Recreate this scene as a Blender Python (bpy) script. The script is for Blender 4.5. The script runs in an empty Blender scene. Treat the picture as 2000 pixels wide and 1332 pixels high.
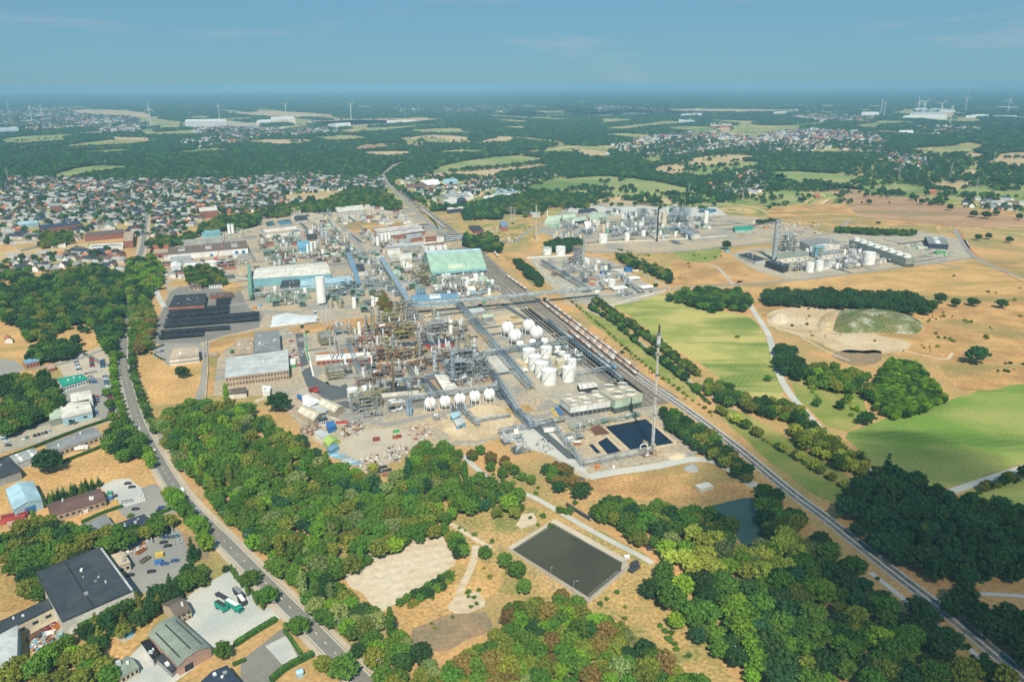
import bpy, math, random
import numpy as np
from mathutils import Vector, Matrix
R = math.radians
random.seed(7); rng = np.random.default_rng(7)
sc = bpy.context.scene
COL = sc.collection
# ---------------------------------------------------------------- camera, world, sun, exposure
FPX, PITCH, ROLL, H = 1519.0, R(18.29), 0.005, 250.0
cam_d = bpy.data.cameras.new("camera"); cam_d.sensor_width = 36; cam_d.lens = FPX/2000*36
cam_d.clip_start = 1; cam_d.clip_end = 200000
cam = bpy.data.objects.new("camera", cam_d); COL.objects.link(cam); sc.camera = cam
_F = Vector((0, math.cos(PITCH), -math.sin(PITCH))); _R0 = Vector((1, 0, 0)); _U0 = Vector((0, math.sin(PITCH), math.cos(PITCH)))
_Rt = _R0*math.cos(ROLL) - _U0*math.sin(ROLL); _Up = _U0*math.cos(ROLL) + _R0*math.sin(ROLL)
cam.matrix_world = Matrix(((_Rt.x, _Up.x, -_F.x, 0), (_Rt.y, _Up.y, -_F.y, 0), (_Rt.z, _Up.z, -_F.z, H), (0, 0, 0, 1)))
SUN_EL, SHADOW_AZ = R(48), R(-3)      # shadows fall away from the camera, a touch to the left
w = bpy.data.worlds.new("World"); sc.world = w; w.use_nodes = True
nt = w.node_tree; nt.nodes.clear()
wo = nt.nodes.new("ShaderNodeOutputWorld"); bg = nt.nodes.new("ShaderNodeBackground"); sky = nt.nodes.new("ShaderNodeTexSky")
sky.sky_type = 'NISHITA'; sky.sun_disc = False; sky.sun_elevation = SUN_EL; sky.sun_rotation = R(180+3)
sky.altitude = 200; sky.air_density = 1.0; sky.dust_density = 0.15; sky.ozone_density = 3.0
bg.inputs[1].default_value = 0.056
tint = nt.nodes.new("ShaderNodeMix"); tint.data_type = 'RGBA'; tint.blend_type = 'MULTIPLY'; tint.inputs[0].default_value = 1
tint.inputs[7].default_value = (0.43, 0.765, 0.98, 1)
# thin fair-weather cloud veils, laid out by direction
tc = nt.nodes.new("ShaderNodeTexCoord"); mp = nt.nodes.new("ShaderNodeMapping"); mp.inputs['Scale'].default_value = (2.4, 2.4, 15); mp.inputs['Location'].default_value = (.7, .2, 0)
cn = nt.nodes.new("ShaderNodeTexNoise"); cn.inputs['Scale'].default_value = 1.6; cn.inputs['Detail'].default_value = 6; cn.inputs['Roughness'].default_value = 0.62
cr = nt.nodes.new("ShaderNodeMapRange"); cr.inputs[1].default_value = 0.56; cr.inputs[2].default_value = 0.74; cr.inputs[4].default_value = 0.34
cm = nt.nodes.new("ShaderNodeMix"); cm.data_type = 'RGBA'; cm.inputs[7].default_value = (7.6, 8.0, 8.6, 1)
L = nt.links.new
L(tc.outputs['Generated'], mp.inputs[0]); L(mp.outputs[0], cn.inputs['Vector']); L(cn.outputs[0], cr.inputs[0])
hz = nt.nodes.new("ShaderNodeMix"); hz.data_type = 'RGBA'; hz.inputs[0].default_value = .62; hz.inputs[7].default_value = (3.2, 6.5, 8.8, 1)
L(sky.outputs[0], tint.inputs[6]); L(tint.outputs[2], hz.inputs[6]); L(hz.outputs[2], cm.inputs[6]); L(cr.outputs[0], cm.inputs[0])
L(cm.outputs[2], bg.inputs[0]); L(bg.outputs[0], wo.inputs[0])
sd = bpy.data.lights.new("sun", 'SUN'); sd.energy = 5.0; sd.angle = R(0.5); sd.color = (1.0, 0.93, 0.80)
so = bpy.data.objects.new("sun", sd); COL.objects.link(so)
_ldir = Vector((math.sin(SHADOW_AZ)*math.cos(SUN_EL), math.cos(SHADOW_AZ)*math.cos(SUN_EL), -math.sin(SUN_EL)))
so.rotation_euler = _ldir.to_track_quat('-Z', 'Y').to_euler(); so.location = (0, -300, 600)
sc.view_settings.view_transform = 'Standard'; sc.view_settings.look = 'None'; sc.view_settings.gamma = 1; sc.view_settings.exposure = 0.24
sc.cycles.use_denoising = True; sc.cycles.max_bounces = 5; sc.cycles.diffuse_bounces = 2; sc.cycles.glossy_bounces = 2
sc.cycles.transparent_max_bounces = 8; sc.cycles.volume_bounces = 0; sc.cycles.caustics_reflective = False; sc.cycles.caustics_refractive = False

# ---------------------------------------------------------------- helpers
def G(x, y, z=0.0):
 "world point at height z seen at photo position x, y (2000 x 1332)"
 d = _F*FPX + _Rt*(x-1000) - _Up*(y-666)
 return Vector((0, 0, H)) + d*((z-H)/d.z)
def PX(p):
 d = p - Vector((0, 0, H)); f = d.dot(_F)
 return 1000+FPX*d.dot(_Rt)/f, 666-FPX*d.dot(_Up)/f, f
def V2(s): return [tuple(float(v) for v in a.split(',')) for a in s.split()]
def tag(o, label=None, cat=None, group=None, kind=None):
 if label: o['label'] = label
 if cat: o['category'] = cat
 if group: o['group'] = group
 if kind: o['kind'] = kind
 return o
def thing(name, loc, label, cat, group=None, rz=0):
 o = bpy.data.objects.new(name, None); COL.objects.link(o); o.location = loc; o.rotation_euler = (0, 0, rz)
 o.empty_display_size = 1
 return tag(o, label, cat, group)
class MB:
 def __init__(s): s.v = []; s.f = []; s.m = []; s.mi = 0; s.sm = []
 def add(s, vs, fs, smooth=False):
  n = len(s.v); s.v += [tuple(v) for v in vs]
  for f in fs: s.f.append([i+n for i in f]); s.m.append(s.mi); s.sm.append(smooth)
  return s
 def box(s, x0, y0, z0, x1, y1, z1):
  return s.add([(x0,y0,z0),(x1,y0,z0),(x1,y1,z0),(x0,y1,z0),(x0,y0,z1),(x1,y0,z1),(x1,y1,z1),(x0,y1,z1)],
                     [(0,3,2,1),(4,5,6,7),(0,1,5,4),(1,2,6,5),(2,3,7,6),(3,0,4,7)])
 def cbox(s, cx, cy, z0, sx, sy, sz, a=0):
  c, t = math.cos(a), math.sin(a); P = [(-sx/2,-sy/2),(sx/2,-sy/2),(sx/2,sy/2),(-sx/2,sy/2)]
  P = [(cx+x*c-y*t, cy+x*t+y*c) for x, y in P]
  return s.prism(P, z0, z0+sz)
 def prism(s, P, z0, z1, cap=True):
  n = len(P); vs = [(x, y, z0) for x, y in P]+[(x, y, z1) for x, y in P]
  fs = [(i, (i+1) % n, n+(i+1) % n, n+i) for i in range(n)]
  if cap: fs += [tuple(range(n-1, -1, -1)), tuple(range(n, 2*n))]
  return s.add(vs, fs)
 def cyl(s, x, y, z0, z1, r, r2=None, n=12, cap=True):
  r2 = r if r2 is None else r2; a = [2*math.pi*i/n for i in range(n)]
  vs = [(x+r*math.cos(t), y+r*math.sin(t), z0) for t in a]+[(x+r2*math.cos(t), y+r2*math.sin(t), z1) for t in a]
  s.add(vs, [(i, (i+1) % n, n+(i+1) % n, n+i) for i in range(n)], True)
  if cap: s.add(vs, [tuple(range(n-1, -1, -1)), tuple(range(n, 2*n))])
  return s
 def tube(s, p, q, r, n=6):
  p, q = Vector(p), Vector(q); d = q-p
  if d.length < 1e-4: return s
  d.normalize(); a = d.orthogonal().normalized(); b = d.cross(a)
  vs = [c + (a*math.cos(2*math.pi*i/n+.785)+b*math.sin(2*math.pi*i/n+.785))*r for c in (p, q) for i in range(n)]
  return s.add(vs, [(i, (i+1) % n, n+(i+1) % n, n+i) for i in range(n)]+[tuple(range(n-1, -1, -1)), tuple(range(n, 2*n))], n > 5)
 def beam(s, p, q, r): return s.tube(p, q, r, 4)
 def ball(s, x, y, z, r, n=14, m=8, sz=1.0, lo=-90, hi=90):
  vs = []; fs = []
  for j in range(m+1):
   t = R(lo+(hi-lo)*j/m)
   for i in range(n):
    a = 2*math.pi*i/n; vs.append((x+r*math.cos(t)*math.cos(a), y+r*math.cos(t)*math.sin(a), z+r*sz*math.sin(t)))
  for j in range(m):
   for i in range(n): fs.append((j*n+i, j*n+(i+1) % n, (j+1)*n+(i+1) % n, (j+1)*n+i))
  return s.add(vs, fs, True)
 def capsule(s, p, q, r, n=10):
  "horizontal vessel with domed ends"
  p, q = Vector(p), Vector(q); d = (q-p).normalized(); a = Vector((-d.y, d.x, 0)); b = Vector((0, 0, 1))
  st = [(p-d*r*.55, .01), (p-d*r*.42, r*.6), (p, r), (q, r), (q+d*r*.42, r*.6), (q+d*r*.55, .01)]
  vs = [c+(a*math.cos(2*math.pi*i/n)+b*math.sin(2*math.pi*i/n))*k for c, k in st for i in range(n)]
  fs = [(j*n+i, j*n+(i+1) % n, (j+1)*n+(i+1) % n, (j+1)*n+i) for j in range(5) for i in range(n)]
  return s.add(vs, fs, True)
 def mesh(s, name, mats):
  me = bpy.data.meshes.new(name); me.from_pydata([tuple(v) for v in s.v], [], s.f)
  if not isinstance(mats, (list, tuple)): mats = [mats]
  for m in mats: me.materials.append(m)
  me.polygons.foreach_set('material_index', s.m); me.polygons.foreach_set('use_smooth', s.sm)
  me.update(); return me
 def build(s, name, mats, parent=None, **k):
  o = bpy.data.objects.new(name, s.mesh(name, mats)); COL.objects.link(o)
  if parent: o.parent = parent
  if k: tag(o, **k)
  return o
def add(name, me, parent=None, loc=None):
 o = bpy.data.objects.new(name, me); COL.objects.link(o)
 if parent: o.parent = parent
 if loc is not None: o.location = loc
 return o
def copy_tree(o, parent=None):
 c = o.copy(); COL.objects.link(c)
 if parent: c.parent = parent
 for ch in o.children: copy_tree(ch, c)
 return c

# ---------------------------------------------------------------- materials
MATS = {}
def node(nt, t, **kw):
 n = nt.nodes.new(t)
 for k, v in kw.items():
  if k.startswith('i'): n.inputs[int(k[1:])].default_value = v
  else: setattr(n, k, v)
 return n
def mat(name, c1, c2=None, scale=0.1, rough=0.8, metal=0.0, c3=None, s3=0.02, stripes=None, rnd=0.0, lo=0.4, hi=0.6, fine=0.0, spec=0.3, hue=0.0, bump=0.0, fs=1.0, st=None):
 "procedural material: two or three colours mixed by noise, optional furrows, fine grain and per-object variation"
 m = bpy.data.materials.new(name); m.use_nodes = True; t = m.node_tree; b = t.nodes['Principled BSDF']; l = t.links.new
 b.inputs['Roughness'].default_value = rough; b.inputs['Metallic'].default_value = metal; b.inputs['Specular IOR Level'].default_value = spec
 tc = node(t, 'ShaderNodeTexCoord'); out = None
 c = node(t, 'ShaderNodeRGB'); c.outputs[0].default_value = (*c1, 1); cur = c.outputs[0]
 if c2:
  n = node(t, 'ShaderNodeTexNoise'); n.inputs['Scale'].default_value = scale; n.inputs['Detail'].default_value = 5; n.inputs['Roughness'].default_value = .6
  l(tc.outputs['Object'], n.inputs['Vector']); mr = node(t, 'ShaderNodeMapRange', i1=lo, i2=hi); l(n.outputs[0], mr.inputs[0])
  x = node(t, 'ShaderNodeMix', data_type='RGBA'); x.inputs[7].default_value = (*c2, 1); l(mr.outputs[0], x.inputs[0]); l(cur, x.inputs[6]); cur = x.outputs[2]
 if c3:
  n = node(t, 'ShaderNodeTexNoise'); n.inputs['Scale'].default_value = s3; n.inputs['Detail'].default_value = 4; n.inputs['Distortion'].default_value = .6
  if st is not None: mp = node(t, 'ShaderNodeMapping'); mp.inputs['Rotation'].default_value = (0, 0, -st); mp.inputs['Scale'].default_value = (.22, 1, 1); l(tc.outputs['Object'], mp.inputs[0]); l(mp.outputs[0], n.inputs['Vector'])
  else: l(tc.outputs['Object'], n.inputs['Vector'])
  mr = node(t, 'ShaderNodeMapRange', i1=.5, i2=.64, i4=.85); l(n.outputs[0], mr.inputs[0])
  x = node(t, 'ShaderNodeMix', data_type='RGBA'); x.inputs[7].default_value = (*c3, 1); l(mr.outputs[0], x.inputs[0]); l(cur, x.inputs[6]); cur = x.outputs[2]
 if stripes:      # (direction angle, period m, colour, strength)
  a, per, cs, k = stripes
  mp = node(t, 'ShaderNodeMapping'); mp.inputs['Rotation'].default_value = (0, 0, -a); l(tc.outputs['Object'], mp.inputs[0])
  wv = node(t, 'ShaderNodeTexWave', bands_direction='Y'); wv.inputs['Scale'].default_value = .314/per; wv.inputs['Distortion'].default_value = 1.2; wv.inputs['Detail'].default_value = 3; wv.inputs['Detail Scale'].default_value = .3
  l(mp.outputs[0], wv.inputs['Vector']); mu = node(t, 'ShaderNodeMath', operation='MULTIPLY', i1=k); l(wv.outputs['Fac'], mu.inputs[0])
  x = node(t, 'ShaderNodeMix', data_type='RGBA'); x.inputs[7].default_value = (*cs, 1); l(mu.outputs[0], x.inputs[0]); l(cur, x.inputs[6]); cur = x.outputs[2]
 if fine:
  n = node(t, 'ShaderNodeTexNoise'); n.inputs['Scale'].default_value = fs; n.inputs['Detail'].default_value = 3
  l(tc.outputs['Object'], n.inputs['Vector']); mr = node(t, 'ShaderNodeMapRange', i1=.3, i2=.7, i3=1-fine, i4=1+fine); l(n.outputs[0], mr.inputs[0])
  x = node(t, 'ShaderNodeVectorMath', operation='MULTIPLY'); l(cur, x.inputs[0]); l(mr.outputs[0], x.inputs[1]); cur = x.outputs[0]
 if rnd:
  oi = node(t, 'ShaderNodeObjectInfo'); hs = node(t, 'ShaderNodeHueSaturation')
  mr = node(t, 'ShaderNodeMapRange', i3=1-rnd, i4=1+rnd); l(oi.outputs['Random'], mr.inputs[0]); l(mr.outputs[0], hs.inputs['Value'])
  if hue:
   k = node(t, 'ShaderNodeMath', operation='MULTIPLY', i1=7.31); fr = node(t, 'ShaderNodeMath', operation='FRACT'); l(oi.outputs['Random'], k.inputs[0]); l(k.outputs[0], fr.inputs[0])
   mh = node(t, 'ShaderNodeMapRange', i3=.5-hue, i4=.5+hue*.6); l(fr.outputs[0], mh.inputs[0]); l(mh.outputs[0], hs.inputs['Hue'])
  l(cur, hs.inputs['Color']); cur = hs.outputs[0]
 if bump:
  n = node(t, 'ShaderNodeTexNoise'); n.inputs['Scale'].default_value = .5; n.inputs['Detail'].default_value = 5; l(tc.outputs['Object'], n.inputs['Vector'])
  bp = node(t, 'ShaderNodeBump'); bp.inputs['Strength'].default_value = bump; bp.inputs['Distance'].default_value = 1.0; l(n.outputs[0], bp.inputs['Height']); l(bp.outputs[0], b.inputs['Normal'])
 l(cur, b.inputs['Base Color']); MATS[name] = m; return m
M = MATS
DRY = (.53, .30, .12)
# grounds
mat('dry_grass', (.57,.34,.13), (.44,.268,.098), .03, 1, c3=(.31,.235,.07), s3=.03, fine=.3, fs=.45, bump=.5, st=R(65))
mat('dry_brown', (.55,.315,.12), (.35,.20,.075), .025, 1, c3=(.24,.21,.07), s3=.02, fine=.3, fs=.5, bump=.4, st=R(-10))
mat('scrub', (.47,.30,.11), (.33,.25,.085), .05, 1, c3=(.15,.19,.045), s3=.03, fine=.35, fs=.5, bump=.6)
mat('lawn', (.17,.22,.04), (.24,.25,.06), .05, 1, c3=(.34,.29,.09), s3=.02, fine=.2, bump=.3)
mat('meadow', (.20,.255,.045), (.43,.38,.12), .012, 1, c3=(.085,.165,.02), s3=.028, fine=.26, fs=.7, lo=.38, hi=.54, stripes=(R(62), 4.5, (.33,.31,.08), .22), st=R(20))
mat('green_crop', (.14,.24,.035), (.30,.31,.085), .010, 1, c3=(.065,.14,.02), s3=.022, fine=.24, fs=.7, stripes=(R(15), 7, (.2,.27,.05), .22), st=R(12))
mat('far_green', (.19,.25,.07), (.30,.29,.11), .006, 1, c3=(.11,.17,.04), s3=.004, fine=.1, fs=.1)
mat('far_tan', (.50,.36,.19), (.40,.30,.15), .006, 1, fine=.1, fs=.1)
mat('far_brown', (.34,.185,.10), (.50,.30,.165), .004, 1, c3=(.25,.18,.085), s3=.012, fine=.1, fs=.1, stripes=(R(-28), 30, (.27,.19,.10), .5), st=R(-28))
mat('sand', (.56,.44,.28), (.47,.35,.20), .03, 1, c3=(.40,.28,.14), s3=.02, fine=.18, fs=.4, bump=.3)
mat('pale_earth', (.55,.46,.33), (.50,.38,.24), .02, 1, fine=.14, fs=.3, stripes=(R(20), 7, (.60,.51,.37), .5), bump=.3)
mat('soil', (.30,.20,.11), (.22,.17,.10), .05, 1, fine=.25, fs=.4)
mat('asphalt', (.185,.175,.150), (.215,.20,.17), .05, .9, fine=.1, fs=.8)
mat('new_asphalt', (.085,.095,.10), (.10,.11,.11), .05, .9)
mat('street', (.24,.235,.21), (.30,.28,.24), .02, .9, fine=.1)
mat('concrete', (.41,.36,.27), (.32,.29,.23), .03, .9, c3=(.45,.36,.22), s3=.02, fine=.14, fs=.3)
mat('pavement', (.47,.40,.30), (.41,.35,.26), .04, .9, fine=.1)
mat('gravel', (.46,.46,.41), (.52,.49,.42), .03, 1, c3=(.38,.40,.37), s3=.04, fine=.1)
mat('gravel_yard', (.345,.30,.225), (.45,.34,.21), .022, 1, c3=(.24,.245,.225), s3=.02, fine=.25, fs=.3, lo=.38, hi=.62)
mat('ballast', (.26,.215,.165), (.20,.17,.135), .03, 1, c3=(.31,.27,.21), s3=.01, fine=.25, fs=.3)
mat('light_ballast', (.53,.53,.51), (.45,.44,.41), .05, 1, fine=.2)
mat('red_soil', (.40,.15,.07), (.33,.17,.09), .1, 1)
mat('rust_floor', (.30,.20,.125), (.37,.30,.21), .05, 1, c3=(.26,.12,.06), s3=.05, fine=.25, fs=.4)
mat('rough_green', (.095,.125,.035), (.17,.16,.06), .06, 1, c3=(.34,.34,.24), s3=.05, fine=.35, fs=.5, bump=.6)
mat('red_paving', (.47,.22,.16), (.42,.25,.19), .1, 1)
mat('white_stuff', (.62,.64,.64), (.5,.53,.54), .05, .9)
mat('white_line', (.78,.77,.72)); mat('green_line', (.07,.32,.17))
def water_mat(name, c, rough, sp=.4):
 m = mat(name, c, tuple(v*1.5 for v in c), .02, rough=rough, spec=sp); t = m.node_tree; b = t.nodes['Principled BSDF']; tc = node(t, 'ShaderNodeTexCoord')
 n = node(t, 'ShaderNodeTexNoise'); n.inputs['Scale'].default_value = .8; n.inputs['Detail'].default_value = 3
 bp = node(t, 'ShaderNodeBump'); bp.inputs['Strength'].default_value = .05; bp.inputs['Distance'].default_value = .3
 t.links.new(tc.outputs['Object'], n.inputs['Vector']); t.links.new(n.outputs[0], bp.inputs['Height']); t.links.new(bp.outputs[0], b.inputs['Normal']); return m
water_mat('oily_water', (.004,.009,.022), .12, .28); water_mat('muddy_water', (.048,.043,.022), .22, .35); water_mat('green_water', (.028,.062,.048), .15)
water_mat('blue_water', (.05,.12,.16), .15); water_mat('rust_water', (.13,.055,.03), .5); water_mat('pool_water', (.05,.40,.70), .2)
# foliage
for nm, a, b_ in (('leaf_green',(0.090,0.185,0.019),(0.048,0.118,0.013)), ('leaf_dark',(0.034,0.087,0.017),(0.019,0.058,0.012)), ('leaf_olive',(0.180,0.202,0.025),(0.108,0.140,0.017)),
                  ('leaf_bright',(0.156,0.286,0.017),(0.096,0.202,0.013)), ('leaf_yellow',(0.396,0.426,0.057),(0.204,0.269,0.033)), ('leaf_brown',(0.204,0.134,0.033),(0.132,0.112,0.024)),
                  ('leaf_silver',(0.204,0.252,0.071),(0.114,0.168,0.048)), ('leaf_teal',(0.031,0.101,0.030),(0.019,0.067,0.023))):
 mat(nm, a, b_, .35, .75, rnd=.27, hue=.02, lo=.35, hi=.65, spec=.2, fine=.25, fs=1.3)
mat('bark', (.10,.075,.05), (.16,.13,.09), 1, .9)
# structures
for nm, c in dict(white=(.76,.76,.72), off_white=(.68,.65,.56), cream=(.60,.53,.38), beige=(.52,.42,.29), tan=(.44,.33,.22), brick=(.36,.14,.085), red_tile=(.50,.15,.075),
                  orange_tile=(.43,.175,.09), slate=(.045,.047,.055), navy=(.035,.05,.085), charcoal=(.045,.055,.065), grey=(.33,.34,.33), light_grey=(.50,.52,.51), mid_grey=(.24,.25,.25),
                  brown_roof=(.145,.11,.085), maroon_roof=(.15,.085,.07), grey_green=(.24,.28,.22), pale_green=(.46,.55,.41), barn_green=(.30,.45,.35), turquoise=(.19,.40,.45), pale_blue=(.37,.55,.62),
                  sky_blue=(.17,.40,.56), blue=(.04,.17,.42), steel_blue=(.16,.30,.42), teal_roof=(.015,.30,.20), pink_wall=(.47,.30,.24), solar=(.020,.022,.03), yellow=(.62,.45,.06), green=(.08,.36,.12),
                  red=(.42,.05,.04), rust=(.31,.12,.05), orange=(.60,.22,.05), black=(.015,.015,.018), dark_glass=(.03,.04,.05), dark_red=(.25,.04,.04), lime=(.35,.50,.12), violet=(.35,.30,.45)).items():
 mat(nm, c, tuple(v*.8 for v in c), .12, .75, c3=tuple(v*.66+.03 for v in c), s3=.09, fine=.1, fs=.6)
for nm, c in dict(steel=(.36,.38,.37), pipe_blue=(.27,.38,.46), pipe_grey=(.36,.40,.40), olive_steel=(.36,.31,.15), rust_steel=(.38,.18,.075), yellow_steel=(.50,.40,.12), dark_steel=(.10,.11,.11),
                  silver=(.55,.58,.60), green_steel=(.22,.42,.30), brown_stack=(.20,.145,.085), shell_grey=(.36,.37,.33), shell_tan=(.42,.37,.24)).items():
 mat(nm, c, tuple(v*.6 for v in c), .25, .55, .15, rnd=.15, fine=.15)
mat('tank_white', (.78,.78,.75), (.68,.68,.64), .2, .5); mat('sphere_white', (.74,.75,.73), (.66,.65,.60), .15, .5)
# ---------------------------------------------------------------- ground
def chaikin(P, n=2):
 for _ in range(n):
  Q = []
  for i in range(len(P)):
   a, b = P[i], P[(i+1) % len(P)]
   Q += [(a[0]*.75+b[0]*.25, a[1]*.75+b[1]*.25), (a[0]*.25+b[0]*.75, a[1]*.25+b[1]*.75)]
  P = Q
 return P
def wobble(P, amp):
 Q = []
 for i in range(len(P)):
  a, b = P[i], P[(i+1) % len(P)]; n = max(1, int(math.dist(a, b)/(amp*5)))
  for k in range(n):
   t = k/n; Q.append((a[0]+(b[0]-a[0])*t+random.uniform(-amp, amp), a[1]+(b[1]-a[1])*t+random.uniform(-amp, amp)))
 return Q
def sheet(name, pts, m, z, organic=0, kind='structure', amp=0, **k):
 P = V2(pts) if isinstance(pts, str) else pts
 W = [tuple(G(x, y, z)[:2]) for x, y in P]
 if organic: W = chaikin(W, organic)
 if amp: W = wobble(W, amp)
 b = MB(); b.add([(x, y, z) for x, y in W], [list(range(len(W)))])
 ar = sum(W[i][0]*W[(i+1) % len(W)][1]-W[(i+1) % len(W)][0]*W[i][1] for i in range(len(W)))
 if ar < 0: b.f[0].reverse()
 return b.build(name, M[m], kind=kind, **k)
def smooth_line(W, n=2):
 for _ in range(n):
  Q = [W[0]]
  for i in range(len(W)-1):
   a, b = W[i], W[i+1]; Q += [a*.75+b*.25, a*.25+b*.75]
  W = Q+[W[-1]]
 return W
def offs(W, d):
 out = []
 for i in range(len(W)):
  t = (W[min(i+1, len(W)-1)]-W[max(i-1, 0)]); t.z = 0; t.normalize(); out.append(W[i]+Vector((t.y, -t.x, 0))*d)
 return out
def strip(W, d0, d1, z, mb=None, h=0.0):
 "ribbon between lateral offsets d0, d1 of a world polyline"
 mb = mb or MB(); A = offs(W, d0); B = offs(W, d1); n = len(W)
 if not h: mb.add([(p.x, p.y, z) for p in A+B], [(i, n+i, n+i+1, i+1)[::(1 if d1 > d0 else -1)] for i in range(n-1)])
 else:
  for i in range(n-1):
   mb.prism([(A[i].x, A[i].y), (B[i].x, B[i].y), (B[i+1].x, B[i+1].y), (A[i+1].x, A[i+1].y)][::(1 if d1 > d0 else -1)], z, z+h)
 return mb
def line(pts, n=2): return smooth_line([G(x, y) for x, y in V2(pts)], n)
def road(name, pts, width, m, z, n=2):
 return strip(line(pts, n), -width/2, width/2, z).build(name, M[m], kind='structure')
# --- the one base sheet
m = mat('land', DRY, (.40,.265,.105), .02, 1, c3=(.25,.22,.075), s3=.01, fine=.2, fs=.4, bump=.4)
def land_far(m):
 "beyond the nearer fields the land is a patchwork of fields, heath and, farther off, forest"
 t = m.node_tree; l = t.links.new; b = t.nodes['Principled BSDF']; near = b.inputs['Base Color'].links[0].from_socket
 tc = node(t, 'ShaderNodeTexCoord'); ln = node(t, 'ShaderNodeVectorMath', operation='LENGTH'); l(tc.outputs['Object'], ln.inputs[0])
 mr = node(t, 'ShaderNodeMapRange', i1=1500, i2=1750); l(ln.outputs['Value'], mr.inputs[0]); m2 = node(t, 'ShaderNodeMapRange', i1=9000, i2=20000); l(ln.outputs['Value'], m2.inputs[0])
 nd = node(t, 'ShaderNodeTexNoise'); nd.inputs['Scale'].default_value = .002; l(tc.outputs['Object'], nd.inputs['Vector']); sc_ = node(t, 'ShaderNodeVectorMath', operation='SCALE'); sc_.inputs['Scale'].default_value = 220; l(nd.outputs['Color'], sc_.inputs[0])
 ad = node(t, 'ShaderNodeVectorMath', operation='ADD'); l(tc.outputs['Object'], ad.inputs[0]); l(sc_.outputs[0], ad.inputs[1])
 mp = node(t, 'ShaderNodeMapping'); mp.inputs['Rotation'].default_value = (0, 0, .4); mp.inputs['Scale'].default_value = (.0038, .0034, 1); l(ad.outputs[0], mp.inputs[0])
 vo = node(t, 'ShaderNodeTexVoronoi', distance='CHEBYCHEV'); vo.inputs['Scale'].default_value = 1; l(mp.outputs[0], vo.inputs['Vector']); sx = node(t, 'ShaderNodeSeparateXYZ'); l(vo.outputs['Color'], sx.inputs[0])
 ra = node(t, 'ShaderNodeValToRGB'); ra.color_ramp.interpolation = 'CONSTANT'; e = ra.color_ramp.elements; e[0].position = 0; e[0].color = (.12,.20,.04,1); e[1].position = .2; e[1].color = (.50,.35,.14,1)
 for p, c in ((.34,(.24,.28,.07,1)), (.48,(.38,.22,.10,1)), (.6,(.07,.14,.03,1)), (.74,(.60,.47,.24,1)), (.84,(.15,.22,.05,1))): q = e.new(p); q.color = c
 l(sx.outputs[0], ra.inputs[0])
 mq = node(t, 'ShaderNodeMapping'); mq.inputs['Scale'].default_value = (.0004, .0009, 1); l(tc.outputs['Object'], mq.inputs[0])
 n1 = node(t, 'ShaderNodeTexNoise'); n1.inputs['Scale'].default_value = 1; n1.inputs['Detail'].default_value = 8; l(mq.outputs[0], n1.inputs['Vector'])
 rb = node(t, 'ShaderNodeValToRGB'); e = rb.color_ramp.elements; e[0].position = .40; e[0].color = (.010,.030,.016,1); e[1].position = .52; e[1].color = (.03,.07,.03,1); q = e.new(.62); q.color = (.12,.14,.07,1); q = e.new(.68); q.color = (.4,.36,.25,1); l(n1.outputs[0], rb.inputs[0])
 f = node(t, 'ShaderNodeMix', data_type='RGBA'); l(m2.outputs[0], f.inputs[0]); l(ra.outputs[0], f.inputs[6]); l(rb.outputs[0], f.inputs[7])
 x = node(t, 'ShaderNodeMix', data_type='RGBA'); l(mr.outputs[0], x.inputs[0]); l(near, x.inputs[6]); l(f.outputs[2], x.inputs[7]); l(x.outputs[2], b.inputs['Base Color'])
land_far(m)
b = MB(); rad = [0, 300, 600, 1000, 1600, 2500, 4000, 7000, 12000, 20000, 35000, 60000]; N = 48
vs = [(0, 0, 0)]+[(r*math.cos(2*math.pi*i/N), r*math.sin(2*math.pi*i/N), 0) for r in rad[1:] for i in range(N)]
fs = [(0, 1+i, 1+(i+1) % N) for i in range(N)]+[(1+j*N+i, 1+(j+1)*N+i, 1+(j+1)*N+(i+1) % N, 1+j*N+(i+1) % N) for j in range(len(rad)-2) for i in range(N)]
b.add(vs, fs).build('ground', M['land'], kind='structure')

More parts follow.
